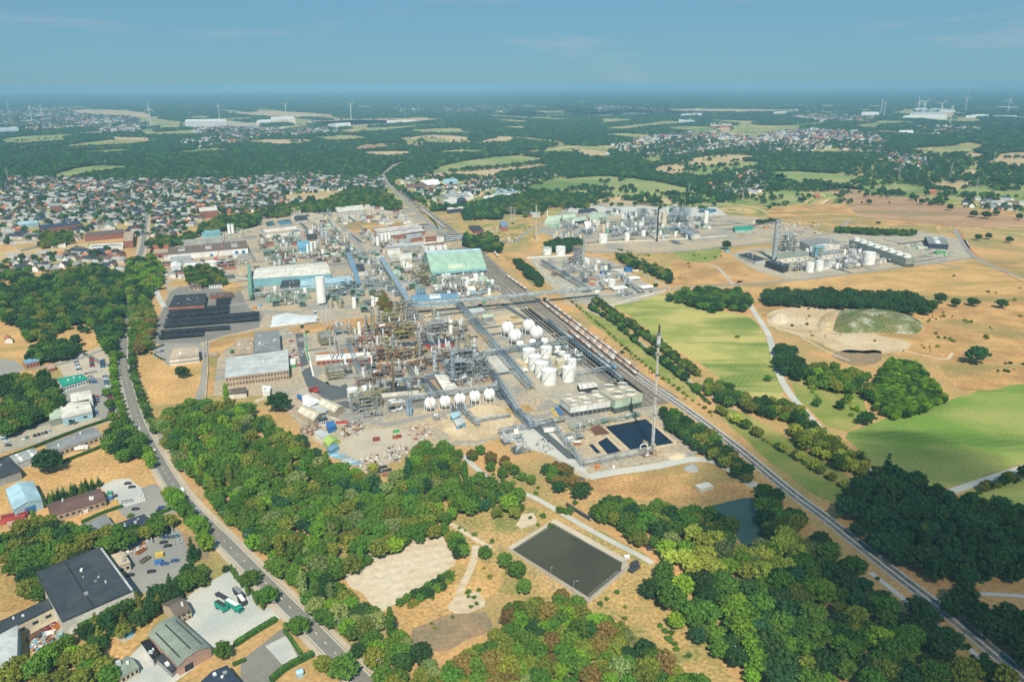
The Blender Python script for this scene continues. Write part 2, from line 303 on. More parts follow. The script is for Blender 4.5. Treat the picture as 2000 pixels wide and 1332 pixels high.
# --- fields, clearings, yards: material, height, smoothing, outline
FIELDS = '''
field|meadow|.05|1|1190,591 1235,578 1294,575 1343,590 1411,607 1474,621 1490,650 1503,680 1520,730 1538,788 1490,778 1442,763 1373,714 1294,668 1240,625
field|green_crop|.05|1|1644,844 1700,830 1752,812 1800,803 1856,781 1875,772 1930,761 2010,748 2100,745 2100,890 2000,906 1900,935 1820,962 1770,955 1725,927 1680,885
field|green_crop|.05|1|1838,985 1880,965 2050,925 2050,1010 1960,1005 1900,990
field|lawn|.06|1|1120,590 1148,606 1217,641 1289,697 1340,737 1366,757 1362,785 1330,768 1283,728 1210,672 1150,625
field|lawn|.06|1|1385,785 1420,795 1470,815 1530,850 1590,890 1650,925 1690,945 1680,965 1640,985 1590,965 1520,915 1450,850
heath|dry_brown|.03|1|1150,790 1250,880 1420,900 1520,960 1560,1000 1600,1040 1500,1010 1380,985 1200,975 1100,940 1110,900
scrub_land|scrub|.04|1|860,1000 1000,985 1110,1000 1240,1075 1290,1100 1280,1160 1420,1290 1440,1345 1250,1290 1150,1200 1000,1180 900,1120 850,1070
field|dry_brown|.04|1|1500,405 1577,398 1700,398 1860,400 2050,420 2050,445 1934,446 1857,441 1679,440 1560,432 1500,425
field|far_brown|.07|0|1633,380 1700,378 1757,385 1857,403 2000,426 2050,440 1934,446 1857,441 1679,424 1655,402
heath|dry_brown|.03|1|1420,545 1500,556 1700,540 1900,510 2050,500 2100,640 2050,745 1920,765 1860,760 1830,700 1720,690 1640,660 1500,640 1480,600
field|dry_grass|.05|1|1545,547 1700,532 1880,512 2010,540 2010,570 1900,580 1800,570 1650,565 1500,560
field|sand|.07|2|1500,610 1540,600 1600,598 1650,605 1690,640 1730,660 1790,668 1760,690 1700,690 1640,690 1600,668 1560,655 1520,645 1495,630
yard|sand|.08|1|1540,625 1600,610 1640,615 1650,640 1700,655 1740,670 1700,688 1640,680 1590,660
marsh|lawn|.06|1|1545,740 1580,730 1620,740 1680,770 1700,800 1680,830 1650,845 1610,830 1580,800 1555,775
marsh|soil|.07|1|1620,690 1660,680 1720,683 1730,700 1700,715 1650,712
field|lawn|.05|1|1308,478 1340,468 1395,470 1412,480 1408,500 1380,515 1335,510 1310,495
heath|dry_brown|.03|1|1040,470 1150,478 1300,488 1420,500 1480,540 1420,560 1300,560 1200,520 1080,500
heath|scrub|.035|1|1225,490 1290,480 1320,520 1290,560 1240,540 1220,510
heath|scrub|.03|1|860,430 960,425 1050,430 1045,470 1000,480 960,490 900,455
field|far_tan|.05|1|1040,463 1075,450 1090,470 1060,480 1040,478
heath|dry_brown|.04|1|970,490 1010,500 1060,550 1110,578 1060,580 1000,520
lawn|dry_grass|.04|0|270,700 330,697 395,690 412,712 402,770 380,785 300,792 285,760 272,730
lawn|dry_brown|.05|1|398,690 412,662 470,650 560,640 624,632 700,627 740,625 735,640 640,645 560,655 480,665 440,680 425,700 415,770 402,775
field|dry_grass|.05|1|0,905 60,885 130,870 200,848 290,870 305,900 310,935 275,952 252,934 200,948 190,935 90,960 60,940 20,965 15,1010 -60,1010 -60,920
field|dry_grass|.05|1|100,650 185,626 190,655 180,690 150,680 100,700
field|dry_grass|.05|1|-40,640 20,632 55,660 60,690 100,700 60,730 30,735 -40,730
field|dry_brown|.05|0|-40,1105 15,1090 50,1130 70,1175 40,1190 -40,1200
field|far_tan|.05|0|-60,498 60,485 170,474 176,486 120,496 30,506 -60,512
yard|gravel_yard|.08|0|350,905 440,900 330,860 300,830 320,880
field|scrub|.05|1|730,930 780,960 830,1010 800,1040 745,1000 700,950
clearing|pale_earth|.10|1|660,1120 700,1090 760,1060 850,1035 885,1090 895,1105 850,1130 800,1160 760,1185 740,1195 700,1150
clearing|dry_grass|.06|1|800,1110 900,1080 960,1100 990,1140 950,1170 850,1200 800,1240 770,1210 740,1195 760,1160
clearing|soil|.09|1|800,1230 840,1215 900,1190 960,1200 955,1230 900,1260 850,1275 810,1260
clearing|pale_earth|.10|1|870,1180 930,1150 960,1175 900,1205
clearing|pale_earth|.08|1|595,985 610,965 640,985 665,1040 640,1030
clearing|dry_grass|.06|1|330,895 360,880 375,900 360,915 345,912
clearing|pale_earth|.09|1|1010,1010 1035,1000 1050,1015 1030,1035 1012,1030
clearing|sand|.09|1|760,855 780,845 800,850 800,880 760,880
field|far_green|.3|1|93,345 130,330 185,321 230,322 272,325 240,333 180,340 130,350
field|far_green|.3|1|835,337 870,318 990,302 1050,305 1075,315 1000,325 900,333 850,340
field|far_tan|.35|1|835,340 900,334 1000,326 1070,317 1075,330 1000,335 955,348 905,345 870,343 800,342
field|far_tan|.3|1|693,302 706,296 735,294 812,294 808,300 795,306 745,310 730,306
field|far_tan|.3|1|470,280 505,272 540,271 622,272 600,282 545,286 520,282
field|far_tan|.3|1|785,274 830,262 880,263 925,268 905,278 880,276 850,270
field|far_brown|.3|1|683,290 720,278 830,281 838,290 780,288 740,292 700,296
field|far_tan|.3|1|915,283 960,268 1010,268 1000,280 950,280 935,288
field|far_green|.3|1|1020,370 1060,352 1130,345 1180,341 1235,347 1280,352 1320,360 1360,370 1420,395 1440,400 1400,405 1300,396 1200,382 1140,382 1070,380
field|far_tan|.32|1|1170,385 1240,382 1320,390 1340,398 1280,400 1200,398 1150,395
field|far_tan|.32|1|1265,330 1340,310 1400,300 1480,302 1480,312 1420,318 1400,335 1370,343 1300,343 1280,338
field|far_green|.34|1|1330,330 1400,320 1480,312 1490,325 1440,335 1400,343 1370,350 1340,345
field|far_green|.3|1|1240,310 1290,307 1300,316 1270,322
field|far_green|.3|1|1495,335 1540,332 1590,335 1640,338 1680,350 1700,345 1800,365 1840,370 1760,385 1720,382 1690,372 1640,368 1580,358 1520,355
field|far_green|.32|1|1495,372 1530,370 1562,375 1570,392 1550,400 1505,404 1480,398
field|far_brown|.3|1|1600,358 1660,362 1690,370 1670,378 1620,378
field|far_tan|.3|1|1800,355 1880,352 1910,360 1870,372 1820,365
field|far_green|.34|1|1850,385 1880,365 1940,362 2050,365 2050,390 1960,385 1900,388
field|far_tan|.3|1|1400,250 1420,248 1432,252 1425,258 1395,257
field|far_tan|.3|1|1880,300 1925,297 1920,310 1890,309
field|far_tan|.3|1|1950,298 2040,295 2040,330 1980,325 1900,325 1940,315
field|far_tan|.3|1|1875,332 1915,332 1910,343 1880,343
field|far_tan|.3|1|1730,327 1765,330 1755,335 1735,333
field|far_tan|.3|1|1120,290 1200,298 1190,312 1140,308 1130,300
field|far_green|.3|1|0,270 60,264 150,260 145,268 60,275 0,280
field|far_tan|.3|1|185,260 230,268 300,267 290,275 210,272
field|far_green|.3|1|270,256 300,252 305,262 280,262
field|far_green|.3|1|0,355 50,350 80,345 60,352 20,358 0,364
field|far_tan|.3|1|430,222 530,216 640,222 660,228 560,232
field|far_tan|.3|1|600,236 760,230 900,232 800,240 640,246
field|far_tan|.3|1|545,380 600,378 660,372 672,384 620,392 550,390
field|far_tan|.3|1|120,215 230,213 300,222 290,230 170,225
field|far_tan|.3|1|1270,213 1400,212 1600,215 1500,220 1330,219
field|far_tan|.3|1|1500,345 1520,340 1540,345 1520,350
yard|concrete|.3|1|350,238 450,235 520,243 500,252 440,250 360,252
yard|concrete|.3|1|580,240 700,234 790,236 740,246 640,246
yard|far_tan|.3|1|1755,233 1770,226 1790,221 1860,220 1870,226 1850,234
'''
for ln in FIELDS.strip().splitlines():
 nm, m_, z, og, pts = ln.split('|'); sheet(nm, pts, m_, float(z), int(og) if float(z) < .2 else 0, amp=2.0 if int(og) and float(z) < .2 else 0)
PADS = '''
yard|gravel_yard|.10|285,462 330,470 480,430 560,410 640,398 720,392 790,398 850,440 905,480 960,530 1040,590 1140,672 1210,722 1262,772 1345,845 1375,880 1330,905 1200,925 1150,935 1120,925 1060,880 985,850 930,872 860,870 800,880 760,900 720,922 640,880 600,850 560,800 565,770 440,775 395,770 404,700 360,700 300,700 300,640 330,570 296,530
yard|concrete|.11|1035,500 1090,498 1140,500 1180,505 1220,520 1240,540 1300,572 1240,590 1180,600 1110,590 1060,545
yard|gravel_yard|.11|1040,470 1060,440 1110,402 1180,395 1260,400 1310,415 1420,420 1480,425 1570,440 1612,458 1600,470 1420,480 1320,492 1160,495
yard|concrete|.12|1425,497 1470,486 1530,484 1600,462 1640,455 1700,452 1800,452 1890,470 1898,500 1880,508 1700,528 1560,545 1530,545 1480,530
yard|asphalt|.14|300,640 320,600 332,572 350,560 410,560 470,568 485,600 515,615 505,640 440,655 400,668 300,672
yard|street|.14|300,690 315,672 390,668 400,690 330,715
yard|pavement|.14|108,706 160,690 210,672 222,690 215,740 160,735 128,742
yard|street|.13|100,750 200,735 226,745 232,810 215,825 135,840 60,860 -60,905 -60,850 60,815 105,790
yard|rust_floor|.148|690,650 760,600 850,600 870,680 960,690 965,745 850,760 740,765 690,740 700,700
yard|concrete|.15|-60,850 20,845 90,830 180,815 225,822 130,850 0,885 -60,900
yard|gravel|.14|194,950 225,936 252,934 275,952 288,977 243,990 211,966
yard|street|.14|275,952 305,944 330,975 288,980
yard|street|.13|225,993 290,975 330,968 345,1000 300,1010 250,1015
yard|street|.13|207,1071 330,1028 352,1035 363,1055 400,1078 370,1100 350,1130 318,1160 262,1155 215,1085
yard|soil|.15|355,1038 375,1045 405,1070 410,1090 372,1095
yard|gravel|.14|359,1171 385,1150 457,1109 509,1189 540,1180 568,1207 543,1209 457,1254 425,1282 411,1270 357,1207
yard|asphalt|.14|470,1290 554,1225 590,1275 527,1340 470,1340
yard|gravel|.16|518,1261 560,1240 586,1291 552,1298
yard|gravel|.14|215,1320 285,1250 300,1280 345,1305 420,1275 330,1340 220,1345
lawn|dry_grass|.14|195,1260 230,1235 290,1200 318,1190 310,1210 290,1240 235,1290 215,1300
patio|pavement|.17|228,1245 258,1227 268,1240 240,1256
yard|concrete|.13|52,1250 60,1215 130,1200 150,1240 90,1262
yard|dry_brown|.162|410,668 440,657 520,642 575,638 640,627 700,621 738,622 732,636 640,648 575,652 560,640 480,664 445,678 425,700 416,772 402,776 404,700
yard|dry_grass|.162|425,560 440,548 470,556 476,566 452,574
yard|dry_grass|.162|325,558 345,546 372,546 372,556 350,560
yard|white_stuff|.14|529,637 532,618 560,611 590,616 622,616 616,627
yard|new_asphalt|.15|575,640 624,622 622,632 592,648 596,690 612,735 640,750 700,762 700,778 690,800 650,790 600,755 590,730
yard|concrete|.13|618,740 660,700 700,720 690,760 645,752
yard|concrete|.13|612,640 710,640 730,665 700,700 606,700
yard|red_soil|.16|614,690 700,680 702,700 622,706
yard|concrete|.13|585,760 640,745 670,790 640,800 585,785
yard|concrete|.14|930,640 962,610 1030,600 1140,672 1265,770 1180,745 1060,640 960,660
yard|sand|.15|965,620 1000,612 1030,622 1015,640 975,645
yard|gravel|.15|940,690 985,688 1020,720 1012,745 1000,755 950,700
yard|concrete|.14|990,700 1040,650 1140,690 1180,770 1090,790 1040,760
yard|pavement|.16|640,880 700,840 780,835 830,850 800,880 770,900 720,925
yard|sand|.15|850,800 960,790 1010,800 1000,840 930,860 880,860
yard|gravel|.15|990,850 1040,830 1090,850 1140,905 1150,930 1080,890 1010,870
yard|rust_water|.2|1151,836 1170,828 1192,847 1162,850
yard|pavement|.15|560,410 700,400 780,410 820,440 750,455 650,450
yard|dry_brown|.16|655,440 700,432 770,430 815,442 790,452 700,456
yard|red_soil|.16|1135,540 1150,535 1180,560 1160,565
yard|street|.15|820,440 860,440 930,520 905,520 860,470
yard|gravel|.2|1105,402 1400,405 1420,420 1300,425 1110,415
yard|street|.14|0,770 0,700 30,705 50,720 20,740
'''
for ln in PADS.strip().splitlines():
 nm, m_, z, pts = ln.split('|'); sheet(nm, pts, m_, float(z))
for q_ in ('1176,834 1262,812 1324,867 1230,886', '1162,864 1187,849 1221,883 1185,893'): sheet('pond_bank', q_, 'sand', .18)
# --- water
WATER = '''
pond|oily_water|.22|0|1182,833 1261,818 1316,865 1232,879
pond|oily_water|.22|0|1167,864 1185,854 1213,881 1187,887
pond|oily_water|.22|0|1150,868 1157,867 1173,883 1165,885
pond|green_water|.16|1|1378,989 1400,985 1469,968 1500,985 1500,1030 1482,1070 1463,1072 1445,1060 1420,1010
pond|blue_water|.35|1|1357,415 1378,407 1403,409 1393,417
pond|green_water|.2|0|518,435 533,431 538,440 522,443
pond|blue_water|.2|0|540,432 565,428 573,436 548,440
pond|green_water|.2|0|1632,524 1647,519 1660,524 1643,529
'''
for ln in WATER.strip().splitlines():
 nm, m_, z, og, pts = ln.split('|'); sheet(nm, pts, m_, float(z), int(og))
def basin():
 "the big basin: a sunken-looking bank of sloping concrete round brown water, raised as a low dyke"
 O = [G(x, y, 1.6) for x, y in V2('991,1068 1084,1013 1224,1091 1229,1106 1150,1173')]
 I = [G(x, y, .3) for x, y in V2('1003,1073 1081,1023 1213,1098 1211,1114 1150,1165')]
 C = sum(O, Vector())/5; b = MB()
 X = [C+(p-C)*1.01 for p in O]; Y = [C+(p-C)*.985 for p in O]
 vs = [(p.x, p.y, 0) for p in X]+[(p.x, p.y, 1.6) for p in O]+[(p.x, p.y, 1.6) for p in Y]+[(p.x, p.y, .2) for p in I]
 fs = [(j*5+i, (j+1)*5+i, (j+1)*5+(i+1) % 5, j*5+(i+1) % 5) for j in range(3) for i in range(5)]
 b.add(vs, fs).build('basin_bank', M['pavement'], kind='structure')
 b = MB(); b.add([(p.x, p.y, .5) for p in [C+(p-C)*1.02 for p in I]], [[0, 4, 3, 2, 1]]).build('pond', M['muddy_water'], kind='structure')
basin()
def mound(name, pts, m, h, label=None):
 "a heap: its outline at ground level rising to a lumpy top"
 P = chaikin([tuple(G(x, y)[:2]) for x, y in V2(pts)], 2); C = Vector((sum(p[0] for p in P)/len(P), sum(p[1] for p in P)/len(P))); n = len(P); K = 7
 vs = []
 for k in range(K):
  t = k/K
  for p in P:
   q = C+(Vector(p)-C)*(1-t); z = h*(1-(1-t)**2)*random.uniform(.75, 1.1) if k else 0
   vs.append((q.x+random.uniform(-1, 1)*.4*(k > 0), q.y, z))
 vs.append((C.x, C.y, h)); fs = [(k*n+i, k*n+(i+1) % n, (k+1)*n+(i+1) % n, (k+1)*n+i) for k in range(K-1) for i in range(n)]
 fs += [((K-1)*n+i, (K-1)*n+(i+1) % n, K*n) for i in range(n)]
 b = MB().add(vs, fs, True); return b.build(name, M[m], kind='structure')
mound('hill', '1612,640 1625,612 1660,603 1730,606 1780,615 1808,635 1790,655 1740,650 1690,650 1640,652', 'rough_green', 11)
mound('hill', '1495,628 1510,614 1530,612 1548,625 1530,635', 'pale_earth', 6)
mound('hill', '1590,640 1610,610 1650,605 1640,640 1610,655', 'sand', 5)
mound('gravel_heap', '855,835 880,815 905,820 915,845 885,855', 'sand', 3)
mound('gravel_heap', '1330,915 1345,908 1362,908 1368,920 1350,924', 'grey', 3)
mound('hill', '1028,473 1040,460 1060,455 1085,462 1080,480 1045,482', 'dry_grass', 7)
mound('gravel_heap', '1295,885 1320,878 1345,888 1330,900 1305,898', 'pale_earth', 2)
# --- roads
MAIN = '290,392 290,405 283,440 280,480 270,510 258,560 246,600 242,640 240,680 240,705 245,738 255,775 266,812 278,842 292,866 312,905 334,941 365,984 400,1020 440,1058 475,1094 516,1135 557,1177 600,1219 655,1275 708,1329 760,1383'
ML = line(MAIN)
strip(ML, -4.6, 4.6, .16).build('road', M['street'], kind='structure'); strip(ML, -3.4, 3.4, .2).build('road', M['asphalt'], kind='structure')
strip(ML, 4.9, 7.6, .12, h=.14).build('pavement', M['pavement'], kind='structure'); strip(ML, -7.6, -4.9, .12, h=.14).build('pavement', M['pavement'], kind='structure')
def dashes(W, d, on, off, wd, z):
 b = MB(); acc = 0
 P = [W[0]]
 for i in range(len(W)-1):
  n = max(1, int((W[i+1]-W[i]).length/1.0))
  P += [W[i].lerp(W[i+1], k/n) for k in range(1, n+1)]
 seg = []; s = 0
 for i in range(1, len(P)):
  s += (P[i]-P[i-1]).length
  if s % (on+off) < on: seg.append(P[i])
  elif len(seg) > 1: strip(seg, d-wd/2, d+wd/2, z, b); seg = []
  else: seg = []
 return b
dashes(ML, 0, 3, 6, .28, .23).build('road_marking', M['white_line'], kind='structure')
strip(ML, 4.0, 4.2, .23, strip(ML, -4.2, -4.0, .23)).build('road_marking', M['white_line'], kind='structure')
ROADS = '''
path|pavement|.12|5|1372,515 1398,520 1410,530 1425,548 1432,556
road|street|.15|7|1900,503 1700,530 1560,548 1430,557 1300,565 1160,568
path|gravel|.13|6|1458,583 1474,612 1500,648 1510,686 1519,727 1541,769 1568,799 1600,835 1650,880 1690,915 1740,935 1800,975 1830,970 1900,945 2010,910
road|street|.15|7|1865,448 1880,475 1898,503 1960,530 2050,560
path|red_soil|.12|3|1872,448 1900,500 1990,548 2050,575
road|street|.15|7|1040,476 1120,492 1300,495 1420,482 1620,462 1660,430
road|street|.13|6|1008,470 1040,446 1090,420 1130,404
road|street|.15|6|0,712 50,722 110,714 160,700 238,668
road|asphalt|.16|5|170,694 215,718 236,712
path|pavement|.12|4|1100,590 1180,618 1250,668 1330,735 1400,780 1440,800
road|gravel|.13|4|905,890 935,920 990,955 1030,965 1060,980 1110,1010 1180,1050 1250,1085 1275,1100
path|pavement|.12|3|1150,935 1105,905 1075,880
path|gravel|.13|8|1150,932 1200,922 1280,912 1350,895 1400,900 1440,925 1475,950
path|pale_earth|.12|4|930,1065 925,1100 900,1150 890,1180
path|pale_earth|.12|3|860,1010 940,1060 960,1070
road|street|.16|6|385,790 400,740 405,670
road|concrete|.16|6|590,720 640,700 700,705
road|street|.17|7|925,790 900,800 820,815 740,835 700,800
road|street|.17|6|975,770 1020,800 1040,820 1100,800 1200,740
road|gravel|.17|6|320,600 300,560 330,530 390,520 440,540 490,545
road|street|.17|8|665,440 700,480 760,530 800,560
road|street|.17|6|620,500 700,520 760,550
road|light_ballast|.13|3|1700,1118 1760,1165 1850,1240 1900,1270 1960,1330
path|light_ballast|.13|3|1890,1160 1940,1160 2010,1165
road|street|.3|9|783,316 764,324 745,340 755,356 775,378 800,400 830,430 850,445
road|far_tan|.3|9|1105,300 1130,285 1140,275
road|far_tan|.3|7|0,305 60,300 150,290 240,283
path|pale_earth|.12|3|1640,655 1700,672 1790,690 1850,705 1860,690
path|pale_earth|.12|2|1560,655 1620,690 1660,705
road|street|.3|8|1480,300 1520,285 1560,272
road|street|.3|8|1700,310 1720,295 1740,285
'''
for ln in ROADS.strip().splitlines():
 nm, m_, z, wd, pts = ln.split('|'); road(nm, pts, float(wd), m_, float(z))
for seg, wd in (('602,688 612,735',1.2), ('597,648 600,690 604,705',1.6)):
 strip(line(seg, 0), -wd/2, wd/2, .22).build('road_marking', M['white_line' if wd < 1.5 else 'green_line'], kind='structure')
# --- railway
RAIL = line('783,316 764,324 750,339 756,356 775,372 795,385 811,398 853,426 886,452 912,470 946,500 981,534 1032,573 1075,605 1130,645 1200,698 1262,745 1298,768 1345,800 1400,840 1455,882 1518,935 1560,969 1616,1009 1700,1077 1806,1159 1881,1216 1999,1315 2080,1383')
iy = max(range(len(RAIL)), key=lambda i: -abs(RAIL[i].y-G(1262, 745).y))
strip(RAIL[:iy+6], -6, 9, .15).build('railway_bed', M['ballast'], kind='structure')
YARD = line('886,452 946,500 1032,573 1130,645 1262,745 1320,785')
strip(YARD, 2, 34, .14).build('railway_bed', M['ballast'], kind='structure')
strip(RAIL[iy-8:], -2.6, 6, .17).build('railway_bed', M['light_ballast'], kind='structure')
def track(W, d, label):
 r = thing('railway_track', W[0], label, 'railway track', 'railway tracks')
 b = MB(); o = W[0]; Wl = [p-o for p in W]
 for s in (-.72, .72): strip(Wl, d+s-.09, d+s+.09, .25, b, h=.2)
 b.build('rail', M['silver'], r)
 strip(Wl, d-1.3, d+1.3, .19, h=.08).build('sleeper_bed', M['brown_stack'], r)
for d, lb in ((0, 'long grey railway track running the whole way down past the dark wood'), (3.9, 'second long railway track beside the line of the dark wood')): track(RAIL, d, lb)
for d, lb in ((9, 'yard track under the outer string of tank wagons'), (14, 'yard track under the string of tank wagons second from the green strip'), (21, 'yard track under the long string of wagons passing below the bridge'),
              (26.5, 'yard track under the wagons beside the loading rack'), (31, 'empty yard track nearest the tank farm')): track(YARD, d, lb)
# ---------------------------------------------------------------- trees
def leaf_quads(cs, nrm, size, jit):
 "numpy batch: bent leaf-clump quads at cs facing nrm"
 k = len(cs); n = nrm+rng.normal(0, jit, (k, 3)); n /= np.linalg.norm(n, axis=1)[:, None]
 a = np.cross(n, rng.normal(0, 1, (k, 3))); a /= np.linalg.norm(a, axis=1)[:, None]; b = np.cross(n, a)
 s = size*rng.uniform(.6, 1.35, (k, 1)); e = s*rng.uniform(.55, 1.0, (k, 1))
 P = np.stack([cs-a*s-b*e*.7, cs+a*s*.5-b*e, cs+a*s+b*e*.5, cs-a*s*.3+b*e+n*s*.25], 1)
 return P.reshape(-1, 3), np.arange(4*k).reshape(k, 4)
def crown_mesh(name, m, clumps, per, size, jit=.5, core=.0, seed=0):
 "clumps: (x, y, z, r, flatten)"
 global rng; rng = np.random.default_rng(seed)
 V = []; F = []; off = 0
 for x, y, z, r, fl in clumps:
  d = rng.normal(0, 1, (per, 3)); d /= np.linalg.norm(d, axis=1)[:, None]; d[:, 2] = np.abs(d[:, 2])*1.0-.25*rng.random(per)
  p = np.array([x, y, z])+d*r*rng.uniform(.66, 1.2, (per, 1))*np.array([1, 1, fl])
  v, f = leaf_quads(p, d, size, jit); V.append(v); F.append(f+off); off += len(v)
 V = np.concatenate(V); F = np.concatenate(F); vs = V.tolist(); fs = F.tolist()
 if core:
  b = MB()
  for x, y, z, r, fl in clumps: b.ball(x, y, z, r*core, 6, 4, fl)
  o = len(vs); vs += b.v; fs += [[i+o for i in f] for f in b.f]
 me = bpy.data.meshes.new(name); me.from_pydata(vs, [], fs); me.materials.append(M[m]); me.update(); return me
def clumps_round(R0, zc, hz, n, rr, seed):
 r = random.Random(seed); out = [(0, 0, zc, R0*.62, hz/R0)]
 for i in range(n):
  u = (i+.5)/n; th = math.acos(1-1.75*u); ph = i*2.39996+r.uniform(-.3, .3); k = r.uniform(.5, .95)*R0
  out.append((k*math.sin(th)*math.cos(ph), k*math.sin(th)*math.sin(ph), zc+hz*.72*math.cos(th)+r.uniform(-.3, .3), rr*r.uniform(.75, 1.3), .85))
 return out
def clumps_poplar(h, r0, seed):
 r = random.Random(seed); n = 13
 return [(r.uniform(-.4, .4), r.uniform(-.4, .4), 2.2+(h-2.8)*i/(n-1), r0*(.55+.6*math.sin(math.pi*min(1, .18+.8*i/(n-1)))), 1.5) for i in range(n)]
def clumps_conifer(h, r0, seed):
 r = random.Random(seed); out = []; n = 7
 for i in range(n):
  t = i/(n-1); k = max(1, int(6*(1-t)))
  for j in range(k):
   a = 6.283*j/k+r.random(); q = r0*(1-t)*.62; out.append((q*math.cos(a), q*math.sin(a), 1.3+(h-1.8)*t, r0*(.50-.30*t), .8))
 return out
SHAPES = {}
for s in range(3): SHAPES['r%d' % s] = (clumps_round(4.4, 5.4, 4.1, 26+4*s, 1.35, s), 46, .40, .6)
SHAPES['r3'] = (clumps_round(5.4, 5.0, 3.8, 36, 1.3, 9), 42, .38, .6)
for s in range(2): SHAPES['p%d' % s] = (clumps_poplar(16, 1.9, s), 60, .42, .6)
for s in range(2): SHAPES['c%d' % s] = (clumps_conifer(11, 3.0, s), 26, .40, .55)
SHAPES['b0'] = (clumps_round(2.2, 1.3, 1.5, 13, .95, 5), 26, .30, .6); SHAPES['b1'] = (clumps_round(2.4, 1.2, 1.3, 15, .85, 6), 24, .28, .6)
SHAPES['l0'] = (clumps_round(4.5, 5.3, 4.0, 9, 2.1, 3), 18, .85, .75); SHAPES['l1'] = (clumps_round(4.7, 5.0, 3.6, 10, 2.0, 4), 18, .85, .75)
CR = {}
def crown(shape, m):
 if (shape, m) not in CR:
  cl, per, size, core = SHAPES[shape]; CR[shape, m] = crown_mesh('crown', m, cl, per, size, core=core, seed=hash(shape) % 97 if False else sum(map(ord, shape)))
 return CR[shape, m]
def trunk_mesh(h, r):
 b = MB(); b.cyl(0, 0, 0, h*.45, r, r*.7, 8); b.cyl(0, 0, h*.45, h*.85, r*.7, r*.25, 7)
 for i in range(5):
  a = i*1.26; z = h*(.3+.08*i); b.tube((0, 0, z), (math.cos(a)*h*.2, math.sin(a)*h*.2, z+h*.18), r*.28, 5)
 return b.mesh('trunk', M['bark'])
TRUNK = {'r': trunk_mesh(8.5, .28), 'p': trunk_mesh(13, .3), 'c': trunk_mesh(10, .2), 'b': trunk_mesh(2, .1), 'l': trunk_mesh(8, .25)}
LEAF = dict(g='leaf_green', d='leaf_dark', o='leaf_olive', t='leaf_bright', y='leaf_yellow', n='leaf_brown', s='leaf_silver', e='leaf_teal')
TREES = []      # (px size, x, y, shape, leaf, scale, zscale, rot, region)
def inpoly(x, y, P):
 c = False; j = len(P)-1
 for i in range(len(P)):
  if (P[i][1] > y) != (P[j][1] > y) and x < (P[j][0]-P[i][0])*(y-P[i][1])/(P[j][1]-P[i][1])+P[i][0]: c = not c
  j = i
 return c
OCC = {}
def free(x, y, d):
 k = (int(x//6), int(y//6))
 for i in (-1, 0, 1):
  for j in (-1, 0, 1):
   for q in OCC.get((k[0]+i, k[1]+j), ()):
    if (q[0]-x)**2+(q[1]-y)**2 < (d*.5+q[2]*.5)**2*.55: return False
 OCC.setdefault(k, []).append((x, y, d)); return True
def put(x, y, shape, leaf, s, reg, force=False, zs=None):
 p = Vector((x, y, 5)); a, b_, f = PX(p)
 if not (-40 < a < 2040 and b_ < 1400): return
 TREES.append((9*s*FPX/f + (1000 if force else 0), x, y, shape, leaf, s, zs or s*random.uniform(.85, 1.15), random.uniform(0, 6.28), reg))
def pick(mix): return random.choice(mix)
